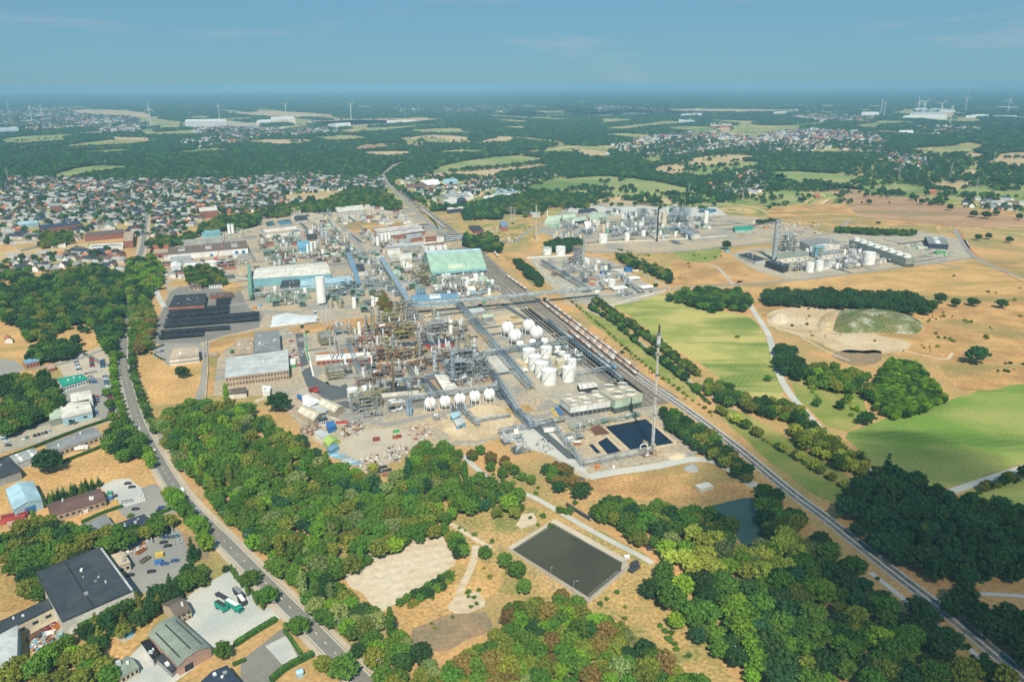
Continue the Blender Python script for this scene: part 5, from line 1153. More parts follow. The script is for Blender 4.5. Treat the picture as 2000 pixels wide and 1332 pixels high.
# car shelters
def shelter(quad, lb):
 W = [G(x, y, 2.6) for x, y in V2(quad)]; C = sum(W, Vector())/4; C.z = 0; L_ = (W[1]-W[0]); n = max(3, int(L_.length/7)); t = L_.normalized()
 r = thing('car_shelter', C, lb, 'car shelter', 'black car shelters in parallel rows'); P = [p-C for p in W]
 b = MB(); b.prism([(p.x, p.y) for p in P], 2.6, 2.85).build('roof', M['slate'], r)
 pb = MB()
 for k in range(n+1):
  for a, c in ((0, 1), (3, 2)): q = lerp(P[a], P[c], k/n); pb.beam((q.x, q.y, 0), (q.x, q.y, 2.6), .12)
 pb.build('post_frame', M['steel'], r); sb = MB()
 Q = [lerp(lerp(P[0], P[1], u), lerp(P[3], P[2], u), v) for u, v in ((.01, .1), (.99, .1), (.99, .9), (.01, .9))]; sb.prism([(p.x, p.y) for p in Q], 2.86, 2.93).build('solar_panel', M['solar'], r); return r
SH = ['329,611 448,600 448,594 330,605', '325,620 448,609 448,603 327,613', '322,630 506,614 506,608 323,623', '318,639 506,624 506,617 319,632', '313,651 449,641 449,635 314,645', '309,661 398,654 398,647 310,655', '421,587 452,584 452,580 422,583', '421,594 450,591 450,587 421,590']
SL = ['first', 'second', 'third', 'fourth', 'fifth', 'sixth, lowest']
for i, q in enumerate(SH): shelter(q, ('%s of the long black car shelters counted from the solar hall' % SL[i]) if i < 6 else 'short black car shelter, %s of the pair beside the brick building' % ('upper' if i == 6 else 'lower'))

# ---------------------------------------------------------------- houses of the town and villages
def house_parts(w_, d, h, rh, flat):
 wb = MB(); rb = MB(); wb.prism([(-w_/2, -d/2), (w_/2, -d/2), (w_/2, d/2), (-w_/2, d/2)], 0, h, cap=False)
 if flat: rb.box(-w_/2-.2, -d/2-.2, h, w_/2+.2, d/2+.2, h+.4)
 else:
  for s in (-1, 1): wb.add([(s*w_/2, -d/2, h), (s*w_/2, d/2, h), (s*w_/2, 0, h+rh)], [(0, 1, 2)])
  o = .35; vs = [(-w_/2-o, -d/2-o, h-.15), (w_/2+o, -d/2-o, h-.15), (w_/2+o, 0, h+rh+.1), (-w_/2-o, 0, h+rh+.1), (w_/2+o, d/2+o, h-.15), (-w_/2-o, d/2+o, h-.15)]
  rb.add(vs+[(x, y, z-.2) for x, y, z in vs], [(0, 1, 2, 3), (3, 2, 4, 5), (9, 8, 7, 6), (11, 10, 8, 9)])
  rb.box(w_*.2, -.4, h+rh*.6, w_*.2+.7, .4, h+rh+1)
 return wb, rb
HV = []
for i, (w_, d, h, rh, fl, wc, rc) in enumerate([(10, 9, 5, 3.4, 0, 'white', 'slate'), (11, 9, 5.5, 3.4, 0, 'off_white', 'mid_grey'), (9, 9, 5.5, 3.2, 0, 'brick', 'slate'), (12, 9, 3.2, 3.2, 0, 'white', 'grey'), (14, 9, 5.8, 3.2, 0, 'white', 'brown_roof'),
  (9, 8, 6, 3, 0, 'cream', 'maroon_roof'), (12, 10, 3.4, 0, 1, 'white', 'mid_grey'), (16, 10, 5.5, 3.4, 0, 'off_white', 'navy'), (10, 9, 5.4, 3.4, 0, 'brick', 'orange_tile'), (13, 11, 4, 0, 1, 'brick', 'grey'), (20, 9, 6, 3.2, 0, 'off_white', 'grey'), (7, 6, 2.6, 1.4, 0, 'white', 'light_grey')]):
 wb, rb = house_parts(w_, d, h, rh, fl)
 win = MB()
 for k in range(max(2, int(w_/3.2))):
  for z in ([1, 3.6] if h > 4.5 else [1]):
   x = -w_/2+w_*(k+.5)/max(2, int(w_/3.2)); win.box(x-.6, -d/2-.06, z, x+.6, -d/2-.003, z+1.3); win.box(x-.6, d/2+.003, z, x+.6, d/2+.06, z+1.3)
 HV.append((wb, rb, win, wb.mesh('house', M[wc]), rb.mesh('roof', M[rc]), win.mesh('window_front', M['dark_glass']), wc, rc, (w_, d)))
HLAB = [{'white': 'white', 'off_white': 'off-white', 'brick': 'brick', 'cream': 'cream'}[v[6]]+(' house with flat ' if v[8][1] > 9.5 or v[0] and i in (6, 9) else ' house with gabled ')+{'slate': 'slate', 'orange_tile': 'orange tiled', 'grey': 'grey', 'brown_roof': 'brown', 'mid_grey': 'dark grey', 'light_grey': 'light grey', 'maroon_roof': 'maroon', 'navy': 'navy', 'white': 'white'}[v[7]]+' roof' for i, v in enumerate(HV)]
HOUSES = []
def blocked(x, y):
 a, b_, f = PX(Vector((x, y, 5)))
 for q, h in BQ:
  if inpoly(a, b_, q) : return True
 for P in NOTREE[:0]: pass
 return False
BW = []
for q, h in BQ:
 W = [G(x, y, h) for x, y in q]; c = sum(W, Vector())/4; BW.append((c.x, c.y, max((p-c).length for p in W)))
HZ = [V2(ln.split('|')[4]) for ln in FIELDS.strip().splitlines() if ln.split('|')[1].startswith('far_')]
HZ.append(V2('285,392 295,392 300,440 290,505 270,505 275,440'))
names = ['the town left of the works', 'the village beyond the rail bend', 'the long village on the right', 'the hamlet below the long village', 'the hamlet by the upper meadows', 'the row of houses by the upper meadows', 'the far left suburb', 'the far village left of the white blocks', 'the village behind the white blocks']
for ti, (pl, sp, tf) in enumerate(TOWNS):
 P = TP[ti]; W = [G(x, y) for x, y in P]; x0 = min(p.x for p in W); x1 = max(p.x for p in W); y0 = min(p.y for p in W); y1 = max(p.y for p in W); WP = [(p.x, p.y) for p in W]
 ang = random.uniform(-.4, .4); ca, sa = math.cos(ang), math.sin(ang); R_ = math.hypot(x1-x0, y1-y0)/2; cx, cy = (x0+x1)/2, (y0+y1)/2
 far_ = cy > 3300; v = -R_; row = 0
 while v < R_:
  u = -R_; bend = random.uniform(-.1, .1)
  while u < R_:
   st = sp*random.uniform(.5, .95)*(.75 if not far_ else 1); uu, vv = u, v+math.sin(u*.008+row)*9; x, y = cx+uu*ca-vv*sa, cy+uu*sa+vv*ca
   u += st
   if random.random() < tf*.8 or not (x0 < x < x1 and y0 < y < y1) or not inpoly(x, y, WP): continue
   a, b_, f = PX(Vector((x, y, 0)))
   if a < -20 or a > 2020 or b_ > 560: continue
   if any((x-bx)**2+(y-by)**2 < (br+7)**2 for bx, by, br in BW): continue
   if any(inpoly(a, b_, q) for q in HZ): continue
   if not far_ and not free(x, y, 11): continue
   HOUSES.append((f, x, y, ang+random.choice((0, 0, 0, 0, 0, math.pi/2))+random.uniform(-.06, .06), random.randrange(12), ti))
  v += (19 if row % 2 else 35)*(1 if not far_ else 1.4)*sp/21; row += 1
HOUSES.sort(key=lambda t: t[0]); print('HOUSES', len(HOUSES))
for f, x, y, a, i, ti in HOUSES[:300]:
 V_ = HV[i]; nm_ = names[ti] if ti < len(names) else 'the outlying hamlets'
 o = add('house', V_[3]); o.location = (x, y, 0); o.rotation_euler = (0, 0, a); tag(o, HLAB[i]+' in '+nm_, 'house', 'houses of '+nm_); add('roof', V_[4], o)
 if i != 11: add('window_front', V_[5], o)
rest = MB(); mats_ = [];
for f, x, y, a, i, ti in HOUSES[300:]:
 c_, s_ = math.cos(a), math.sin(a); k = 1 if f < 3500 else 1.5
 for mb, mn in ((HV[i][0], HV[i][6]), (HV[i][1], HV[i][7])):
  if mn not in mats_: mats_.append(mn)
  rest.mi = mats_.index(mn); rest.add([(x+(vx*c_-vy*s_)*k, y+(vx*s_+vy*c_)*k, vz*k) for vx, vy, vz in mb.v], mb.f)
tag(rest.build('distant_houses', [M[n] for n in mats_]), 'distant houses of the suburbs and villages', 'houses', None, 'stuff')
# garden and street trees of the town are part of the far woodland mass
tt = []
for f, x, y, a, i, ti in HOUSES:
 for _ in range(random.choice((0, 1, 2, 3)) if f < 3600 else 1):
  q = random.uniform(0, 6.28); s = random.uniform(.5, 1.15); tt.append((x+random.uniform(8, 14)*math.cos(q), y+random.uniform(8, 14)*math.sin(q), 0, random.choice(fv), s, s, s, q))
mass('garden_trees', tt, list(VH), 'garden trees scattered between the houses', 'trees')
# streets
for st in ('0,392 60,388 150,395 240,400 288,405', '60,470 90,440 110,420 150,400', '285,430 340,428 430,440 480,435', '-10,430 60,425 160,428 280,430', '300,400 420,396 520,400 600,398', '240,530 170,505 60,515 -10,520', '45,560 60,530 62,515', '100,360 160,380 230,400', '320,360 350,380 400,395', '560,352 640,362 720,372', '950,350 980,370 1000,385', '880,405 870,395 850,375'):
 road('street', st, 7, 'street', .12)
# ---------------------------------------------------------------- the plant
def ang(a, b): d = G(*b)-G(*a); return math.atan2(d.y, d.x)
PA = ang((440, 761), (568, 742)); PV = ang((896, 588), (1037, 748))+math.pi/2   # plant axis along the rows; the two agree within a few degrees
def tank(xy, h, r, label, mt='tank_white', roof='cone', group=None, cat='tank', name='storage_tank', legs=0, stair=True):
 c = G(xy[0], xy[1], h); c.z = 0; o = thing(name, c, label, cat, group); n = 28 if r > 4 else 16
 b = MB(); b.cyl(0, 0, legs, h, r, n=n, cap=False)
 b.cyl(0, 0, legs, legs+.15, r*.99, n=n); b.build('shell', M[mt], o)
 b = MB()
 if roof == 'cone': b.cyl(0, 0, h, h+r*.14, r*1.01, .15, n)
 elif roof == 'dome': b.ball(0, 0, h-.02, r, n, 5, .35, 0, 90)
 elif roof == 'sink': b.cyl(0, 0, h-1.6, h-1.4, r*.97, n=n)
 else: b.cyl(0, 0, h, h+.2, r, n=n)
 b.build('roof', M['teal_roof' if roof == 'sink' else mt], o)
 b = MB()
 for i in range(n):       # rim rail
  a0, a1 = 6.2832*i/n, 6.2832*(i+1)/n; b.beam((r*1.03*math.cos(a0), r*1.03*math.sin(a0), h+.1), (r*1.03*math.cos(a1), r*1.03*math.sin(a1), h+.1), .10)
 b.build('rim', M['light_grey'], o)
 if stair and r > 3:
  b = MB(); k = 14
  for i in range(k):
   a0, a1 = -2.6+1.3*i/k, -2.6+1.3*(i+1)/k; b.beam((r*1.06*math.cos(a0), r*1.06*math.sin(a0), h*i/k), (r*1.06*math.cos(a1), r*1.06*math.sin(a1), h*(i+1)/k), .18)
  b.build('stair', M['steel'], o)
 if legs:
  for i in range(6): a = i*1.047; MB().beam((r*.85*math.cos(a), r*.85*math.sin(a), 0), (r*.85*math.cos(a), r*.85*math.sin(a), legs), .25).build('leg', M['white'], o)
 return o
def sphere_tank(xy, zc, r, label, group, stain=0):
 c = G(xy[0], xy[1], zc); c.z = 0; o = thing('sphere_tank', c, label, 'sphere tank', group)
 MB().ball(0, 0, zc, r, 28, 18).build('shell', M['sphere_white'], o)
 for i in range(8):
  a = i*.7854+.2; x, y = r*.93*math.cos(a), r*.93*math.sin(a); MB().cyl(x, y, 0, zc, .30, n=6).build('leg', M['white'], o)
 b = MB()
 for i in range(8):
  a, c2 = i*.7854+.2, (i+1)*.7854+.2; b.beam((r*.93*math.cos(a), r*.93*math.sin(a), .6), (r*.93*math.cos(c2), r*.93*math.sin(c2), zc*.7), .07)
 b.build('bracing', M['light_grey'], o)
 b = MB()
 for i in range(12):      # curved stair to the crown
  t0, t1 = R(-10+8.5*i), R(-10+8.5*(i+1)); a = R(-70)
  b.beam((r*1.04*math.cos(t0)*math.cos(a), r*1.04*math.cos(t0)*math.sin(a), zc+r*1.04*math.sin(t0)), (r*1.04*math.cos(t1)*math.cos(a), r*1.04*math.cos(t1)*math.sin(a), zc+r*1.04*math.sin(t1)), .22)
 b.build('stair', M['steel'], o)
 b = MB(); b.cyl(0, 0, zc+r-.1, zc+r+.7, .9, n=10); b.build('valve_deck', M['dark_steel'], o)
 if stain:
  b = MB(); vs = []; n = 9
  for j in range(n+1):
   t = R(62-10.5*j); wd = (.05+.20*(j/n)**1.3 if stain == 1 else .05+.03*math.sin(j*2.1));
   for s in (-1, 1): a = R(-88)+s*wd/max(.25, math.cos(t)); vs.append((r*1.004*math.cos(t)*math.cos(a), r*1.004*math.cos(t)*math.sin(a), zc+r*1.004*math.sin(t)))
  b.add(vs, [(2*j, 2*j+1, 2*j+3, 2*j+2) for j in range(n)]).build('rust_stain', M['orange'], o)
 return o
def column(xy, h, r, mt, label, plats=5, group=None, top='dome', cat='column', name='distillation_column', skirt=0):
 c = G(*xy); o = thing(name, c, label, cat, group); b = MB(); b.cyl(0, 0, 0, h*.55, r, n=14); b.cyl(0, 0, h*.55, h, r*.88, n=14)
 if top == 'dome': b.ball(0, 0, h, r*.88, 14, 4, .6, 0, 90)
 b.build('shell', M[mt], o)
 for k in range(plats):
  z = h*(.25+.72*k/max(1, plats-1)) if plats > 1 else h*.9; a0 = random.uniform(0, 6.28); b = MB(); n = 10; R1 = r+1.25
  vs = []
  for i in range(n+1):
   a = a0+4.4*i/n; vs += [(r*.95*math.cos(a), r*.95*math.sin(a), z), (R1*math.cos(a), R1*math.sin(a), z)]
  m_ = len(vs); vs += [(x, y, q-.15) for x, y, q in vs]
  b.add(vs, [(2*i, 2*i+1, 2*i+3, 2*i+2) for i in range(n)]+[(m_+2*i, m_+2*i+2, m_+2*i+3, m_+2*i+1) for i in range(n)]+[(2*i+1, m_+2*i+1, m_+2*i+3, 2*i+3) for i in range(n)])
  for i in range(n):
   a, c2 = a0+4.4*i/n, a0+4.4*(i+1)/n; b.beam((R1*math.cos(a), R1*math.sin(a), z+1.1), (R1*math.cos(c2), R1*math.sin(c2), z+1.1), .05)
  b.build('platform', M[random.choice(['olive_steel', 'steel', 'yellow_steel'] if 'tan' in mt or 'grey' in mt else ['steel'])], o)
 if plats:
  b = MB(); a = random.uniform(3.5, 5.9); x, y = (r+.5)*math.cos(a), (r+.5)*math.sin(a); b.tube((x, y, 0), (x, y, h*.97), .18); b.tube((x, y, h*.97), (0, 0, h+r*.5), .18); b.build('pipe', M['silver'], o)
  b = MB(); a += 1.1; x, y = (r+.25)*math.cos(a), (r+.25)*math.sin(a); b.beam((x-.2, y, 0), (x-.2, y, h), .05); b.beam((x+.2, y, 0), (x+.2, y, h), .05); b.build('ladder', M['olive_steel'], o)
 return o
def stack(xy, h, r, mt, label, group=None, r2=None, bands=2, name='chimney', z0=0):
 c = G(*xy); o = thing(name, c, label, 'chimney', group); MB().cyl(0, 0, z0, h, r, r2 or r*.8, 14, cap=False).build('shaft', M[mt], o)
 MB().cyl(0, 0, h-.4, h-.2, (r2 or r*.8)*.9, n=14).build('flue', M['black'], o)
 for k in range(bands): z = h*(.55+.4*k/max(1, bands-1)) if bands > 1 else h*.9; MB().cyl(0, 0, z, z+.35, r+.8, n=14).build('platform', M['steel'], o)
 return o
def unit(xy, w, d, h, lv, fm, vm, label, rot=None, nv=5, dens=1.0, group=None, cat='process unit', name='process_unit', deckfill=.6, big=None):
 "steel structure with floors, vessels and pipework"
 rot = PA if rot is None else rot; o = thing(name, G(*xy), label, cat, group, rot); rd = random.Random(xy[0]*7.1+xy[1]); nx = max(1, round(w/5.5)); ny = max(1, round(d/5.5)); fh = h/lv
 b = MB(); X = [-w/2+w*i/nx for i in range(nx+1)]; Y = [d*j/ny for j in range(ny+1)]; bt = .17
 for x in X:
  for y in Y: b.beam((x, y, 0), (x, y, h+(rd.random() < .35)*fh*.5), bt)
 for k in range(1, lv+1):
  z = fh*k
  for y in Y: b.beam((X[0], y, z), (X[-1], y, z), bt*.85)
  for x in X: b.beam((x, 0, z), (x, d, z), bt*.85)
  b.beam((X[0], -.02, z+1.1), (X[-1], -.02, z+1.1), .05); b.beam((X[-1], 0, z+1.1), (X[-1], d, z+1.1), .05)
 for k in range(lv):
  i = rd.randrange(nx); b.beam((X[i], 0, fh*k), (X[i+1], 0, fh*(k+1)), bt*.6); j = rd.randrange(ny); b.beam((X[-1], Y[j], fh*k), (X[-1], Y[j+1], fh*(k+1)), bt*.6); b.beam((X[0], Y[j], fh*k), (X[0], Y[j+1], fh*(k+1)), bt*.6)
 b.build('frame', M[fm], o)
 for k in range(1, lv+1):
  b = MB(); any_ = False
  for i in range(nx):
   for j in range(ny):
    if rd.random() < deckfill: b.box(X[i]+.1, Y[j]+.1, fh*k+.15, X[i+1]-.1, Y[j+1]-.1, fh*k+.27); any_ = True
  if any_: b.build('deck', M[rd.choice([fm, 'olive_steel', 'steel', 'dark_steel'])], o)
 for k in range(nv):
  x = rd.uniform(X[0]+1, X[-1]-1); y = rd.uniform(.8, max(.9, d-.8)); z = fh*rd.randrange(0, lv+1); r = rd.uniform(.5, 1.25)*min(1, fh/3.2); b = MB(); t = rd.random()
  if t < .45: L_ = rd.uniform(2.5, 6); b.capsule((max(X[0], x-L_/2), y, z+r+.5), (min(X[-1], x+L_/2), y, z+r+.5), r); b.box(x-1, y-.3, z+.2, x-.7, y+.3, z+r+.3); b.box(x+.7, y-.3, z+.2, x+1, y+.3, z+r+.3)
  elif t < .8: hh = rd.uniform(2.5, min(9, fh*2+1)); b.cyl(x, y, z+.3, z+hh, r, n=12); b.ball(x, y, z+hh, r, 12, 3, .5, 0, 90)
  else: b.box(x-r, y-r*.8, z+.3, x+r, y+r*.8, z+rd.uniform(1.2, 2.4))
  b.build('vessel', M[rd.choice([vm, vm, 'silver', 'shell_grey', 'tank_white' if rd.random() < .4 else vm])], o)
 cols = [fm, 'silver', 'pipe_grey', vm, 'rust_steel' if 'rust' in (fm+vm) else 'steel']
 for m_ in range(3):
  b = MB()
  for k in range(int((5+w*h/26)*dens)):
   z = fh*rd.randrange(0, lv+1)+rd.uniform(.4, 1.6); x, y = rd.uniform(X[0], X[-1]), rd.uniform(0, d); r = rd.choice((.09, .13, .2)); p = Vector((x, y, z))
   for s in range(rd.randrange(2, 5)):
    ax = rd.randrange(3); q = p.copy(); q[ax] += rd.uniform(-1, 1)*(w*.4, d*.5, fh*1.2)[ax]; q.x = min(max(q.x, X[0]), X[-1]); q.y = min(max(q.y, 0), d); q.z = min(max(q.z, .3), h+1.5); b.tube(p, q, r, 5); p = q
  b.build('pipework', M[cols[rd.randrange(5)]], o)
 if lv > 2:
  b = MB()
  for k in range(lv): x0, x1 = (X[0]-.2, X[0]+3.6) if k % 2 == 0 else (X[0]+3.6, X[0]-.2); b.beam((x0, -1.0, fh*k), (x1, -1.0, fh*(k+1)), .28)
  b.build('stairs', M['olive_steel' if 'olive' in fm or 'yellow' in fm else 'steel'], o)
 return o
def rack(pts, w, z, label, fm='pipe_blue', n=6, lv=2, bents=9, name='pipe_rack', cat='pipe rack', mats=('silver', 'pipe_grey', 'pipe_blue', 'steel'), cover=None, ground=False):
 P = [G(x, y, 0 if ground else z) for x, y in V2(pts)]
 for p in P: p.z = 0
 O = P[0].copy(); P = [p-O for p in P]; o = thing(name, O, label, cat, 'pipe racks'); fb = MB(); zs = [z-2.2*k for k in range(lv)] if z > 3 else [z]
 for i in range(len(P)-1):
  d = P[i+1]-P[i]; L_ = d.length; t = d.normalized(); s = Vector((t.y, -t.x, 0)); m_ = max(1, int(L_/bents))
  for k in range(m_+1):
   c = P[i]+t*(L_*k/m_)
   for q in (-1, 1): a = c+s*(q*w/2); fb.beam(a, a+Vector((0, 0, z)), .2)
   for zz in zs: fb.beam(c-s*w/2+Vector((0, 0, zz-.25)), c+s*w/2+Vector((0, 0, zz-.25)), .17)
  for q in (-1, 1):
   for zz in zs: fb.beam(P[i]+s*(q*w/2)+Vector((0, 0, zz-.3)), P[i+1]+s*(q*w/2)+Vector((0, 0, zz-.3)), .16)
 fb.build('frame', M[fm], o); rd = random.Random(P[-1].x)
 for k in range(n):
  u = (k+.5)/n-.5; r = rd.choice((.16, .22, .3, .4)); zz = zs[k % len(zs)]; b = MB()
  for i in range(len(P)-1):
   d0 = (P[i+1]-P[i]).normalized(); s0 = Vector((d0.y, -d0.x, 0)); b.tube(P[i]+s0*(u*w*.9)+Vector((0, 0, zz+r)), P[i+1]+s0*(u*w*.9)+Vector((0, 0, zz+r)), r, 6)
  b.build('pipe', M[rd.choice(mats)], o)
 if cover:
  b = MB()
  for i in range(len(P)-1):
   d0 = (P[i+1]-P[i]); t = d0.normalized(); s = Vector((t.y, -t.x, 0))*w*.55
   vs = [P[i]+s*a+Vector((0, 0, q)) for a, q in ((-1, z), (-1, z+2.2), (-.5, z+3), (.5, z+3), (1, z+2.2), (1, z))]+[P[i+1]+s*a+Vector((0, 0, q)) for a, q in ((-1, z), (-1, z+2.2), (-.5, z+3), (.5, z+3), (1, z+2.2), (1, z))]
   b.add(vs, [(k, k+6, (k+1) % 6+6, (k+1) % 6) for k in range(6)]+[(0, 1, 2, 3, 4, 5), (11, 10, 9, 8, 7, 6)])
  b.build('gallery', M[cover], o)
  b = MB()
  for i in range(len(P)-1):
   m_ = max(1, int((P[i+1]-P[i]).length/3.2)); t = (P[i+1]-P[i]).normalized(); s = Vector((t.y, -t.x, 0))*w*.565
   for k in range(m_+1):
    c = lerp(P[i], P[i+1], k/m_)
    for q in (-1, 1): b.beam(c+s*q+Vector((0, 0, z-.3)), c+s*q+Vector((0, 0, z+2.3)), .18)
  b.build('ribs', M['light_grey'], o)
 return o
# --- tanks
for q, h, r, lb in ((('1033,682'), 12, 6.2, 'tall white tank, uppermost of the diagonal row of four'), ('1045,695', 12.3, 6.3, 'tall white tank, second of the diagonal row of four'), ('1058,708', 12.5, 6.4, 'tall white tank, third of the diagonal row of four'),
  ('1072,722', 12.6, 6.7, 'tall white tank with front ladder, lowest of the diagonal row of four'), ('1067,678', 10, 5.8, 'white tank between the spheres and the small tanks'), ('1110,717', 12.5, 5.6, 'grey-topped white tank standing apart at the right'),
  ('1117,702', 9.5, 4.4, 'medium white tank behind the grey-topped one'), ('1107,694', 9, 3.7, 'small white tank left of the medium one'), ('1098,687', 8.5, 3.5, 'small white tank in the middle of the short row'), ('1089,677', 9, 3, 'narrow white tank at the head of the short row'),
  ('688,759', 10, 4.5, 'pale blue-white tank, left of the pair at the ring road'), ('716,755', 10, 4.4, 'pale blue-white tank, right of the pair at the ring road'), ('412,511', 8, 9, 'large cream-topped tank below the sawtooth factory, right one'),
  ('374,516', 7, 8.5, 'large cream-topped tank below the sawtooth factory, left one'), ('1095,482', 12.5, 7.6, 'large white tank with cone roof behind the small process site'), ('1178,458', 14, 7.5, 'big white tank at the front of the gas plant'),
  ('1225,455', 14, 4.5, 'smaller white tank in front of the gas plant steelwork'), ('1583,513', 13, 5.6, 'white tank, left of the pair at the power station'), ('1601,510', 13, 5.6, 'white tank, right of the pair at the power station'), ('1699,493', 17, 8.6, 'big white tank before the cooling tower row'),
  ('1195,546', 9, 5, 'short white tank between the horizontal drums'), ('607,450', 11, 4.6, 'cream tank beside the silver silo')):
 tank(tuple(map(float, q.split(','))), h, r, lb)
tank((1096, 702), 6.5, 5, 'low cream tank with pipework on its roof', 'cream'); tank((1080, 697), 5.5, 3.6, 'low yellowish tank left of the cream one', 'cream', stair=False)
tank((1069, 484), 10, 7, 'white tank with sunken green floating roof', roof='sink')
tank((592, 451), 11, 2.8, 'red tank beside the cream one', 'pink_wall', 'flat', stair=False)
tank((624, 542), 33, 5.6, 'giant white silo standing over the middle of the works', 'tank_white', 'flat', name='silo', cat='silo', legs=2.5, stair=False)
unit((624, 596), 6, 6, 3, 1, 'steel', 'tank_white', 'pump frame at the foot of the giant white silo', nv=4)
tank((627, 436), 27, 3.4, 'tall silver silo beside the orange brick house', 'silver', 'flat', name='silo', cat='silo', stair=False)
for i, (x, y) in enumerate(((600, 478), (607, 473), (615, 472))): tank((x, y), 15, 2, 'slim white silo, %s of three behind the blue shed' % ('first', 'second', 'third')[i], 'tank_white', 'dome', name='silo', cat='silo', stair=False)
for i, (x, y) in enumerate(((446, 438), (453, 438))): tank((x, y), 17, 2.6, 'white twin silo beside the turquoise hall, %s one' % ('left', 'right')[i], 'tank_white', 'flat', name='silo', cat='silo', stair=False)
for i, (x, y) in enumerate(((737, 463), (746, 458), (753, 456), (760, 455))): tank((x, y), 14, 2.8, 'white silo before the black sawtooth halls, %s' % ('leftmost', 'second from left', 'third from left', 'rightmost')[i], 'tank_white', 'dome', name='silo', cat='silo', stair=False)
for i, (x, y, r) in enumerate(((658, 484, 4), (671, 483, 4), (646, 483, 2))): tank((x, y), 5, r, 'low cream domed tank by the pipe rack, %s' % ('left', 'right', 'small outer one')[i], 'cream', 'dome', stair=False)
for i in range(14):
 x = 1078+i*4.6+random.uniform(-.6, .6); y = 459+random.uniform(-2, 1.5)-(i % 3)*3.5; mt = ['shell_grey', 'silver', 'cream', 'shell_tan', 'silver'][i % 5]
 tank((x, y), 8, 2.3, '%s upright tank, number %d in the gas plant front row' % ({'shell_grey': 'grey', 'silver': 'silver', 'cream': 'cream', 'shell_tan': 'tan'}[mt], i+1), mt, 'dome', stair=False, name='upright_tank', group='small upright tanks of the gas plant')
for q, h, r, lb, mt in (('788,512', 8, 2.6, 'white upright tank behind the green shed, left', 'tank_white'), ('796,514', 9, 2.8, 'white upright tank behind the green shed, middle', 'tank_white'), ('803,517', 7, 2.6, 'white upright tank behind the green shed, right', 'tank_white'),
  ('929,536', 9, 3.8, 'white tank at the foot of the green barn', 'tank_white'), ('691,582', 12, 2.6, 'white upright tank right of the giant silo', 'tank_white'), ('664,587', 9, 2.6, 'olive tank right of the giant silo', 'shell_tan'),
  ('645,588', 8, 3, 'squat olive tank beside the giant silo', 'shell_tan'), ('728,588', 9, 2.2, 'white tank behind the reactor columns', 'tank_white'), ('525,580', 7, 2.3, 'dark green tank by the white tent', 'green_steel'), ('649,560', 8, 2.2, 'yellowish drum on the pipe structure', 'shell_tan'),
  ('1179,440', 12, 3, 'cream hopper above the gas plant tanks', 'cream'), ('1187,446', 10, 2.6, 'dark green tank at the gas plant', 'green_steel'), ('1298,415', 26, 5, 'yellow silo in the blue-grey steelwork', 'cream'), ('1380,413', 22, 4.2, 'white silo right of the gas plant steelwork', 'tank_white'),
  ('1251,437', 12, 3, 'white tank among the gas plant pipework', 'tank_white'), ('1257,451', 9, 4, 'round white tank low in the gas plant', 'tank_white'), ('701,630', 16, 1.9, 'slim white upright tank beside the thin stacks', 'tank_white')):
 tank(tuple(map(float, q.split(','))), h, r, lb, mt, 'dome', name='upright_tank', stair=False)
# --- spheres
for i, (x, y, r, zc) in enumerate(((991.3, 640, 6.9, 9.5), (1032.7, 635.5, 6.9, 9.5), (1005.7, 655, 7.2, 9.5), (1047.8, 649.5, 7.2, 9.5))):
 sphere_tank((x, y), zc, r, 'large white gas sphere, %s of the group of four' % ('upper left', 'upper right', 'lower left', 'lower right')[i], 'large white gas spheres')
for i, (x, y, r) in enumerate(((1016, 672, 4), (1040, 668, 3.9), (1063.5, 666.5, 4.1))): sphere_tank((x, y), 5.2, r, 'small white gas sphere, %s of three below the large ones' % ('left', 'middle', 'right')[i], 'small white gas spheres')
for i, (x, y) in enumerate(((840, 787), (869.4, 783.6), (898.3, 779), (927.2, 773.7), (955.5, 769.5))):
 sphere_tank((x, y), 7, 5.05, ('white sphere with broad orange rust fan, leftmost of the row of five', 'plain white sphere, second of the row of five', 'white sphere with narrow red-brown streak, middle of the row of five', 'white sphere with faint lettering, fourth of the row of five', 'clean white sphere, rightmost of the row of five')[i], 'row of five gas spheres', {0: 1, 2: 2}.get(i, 0))
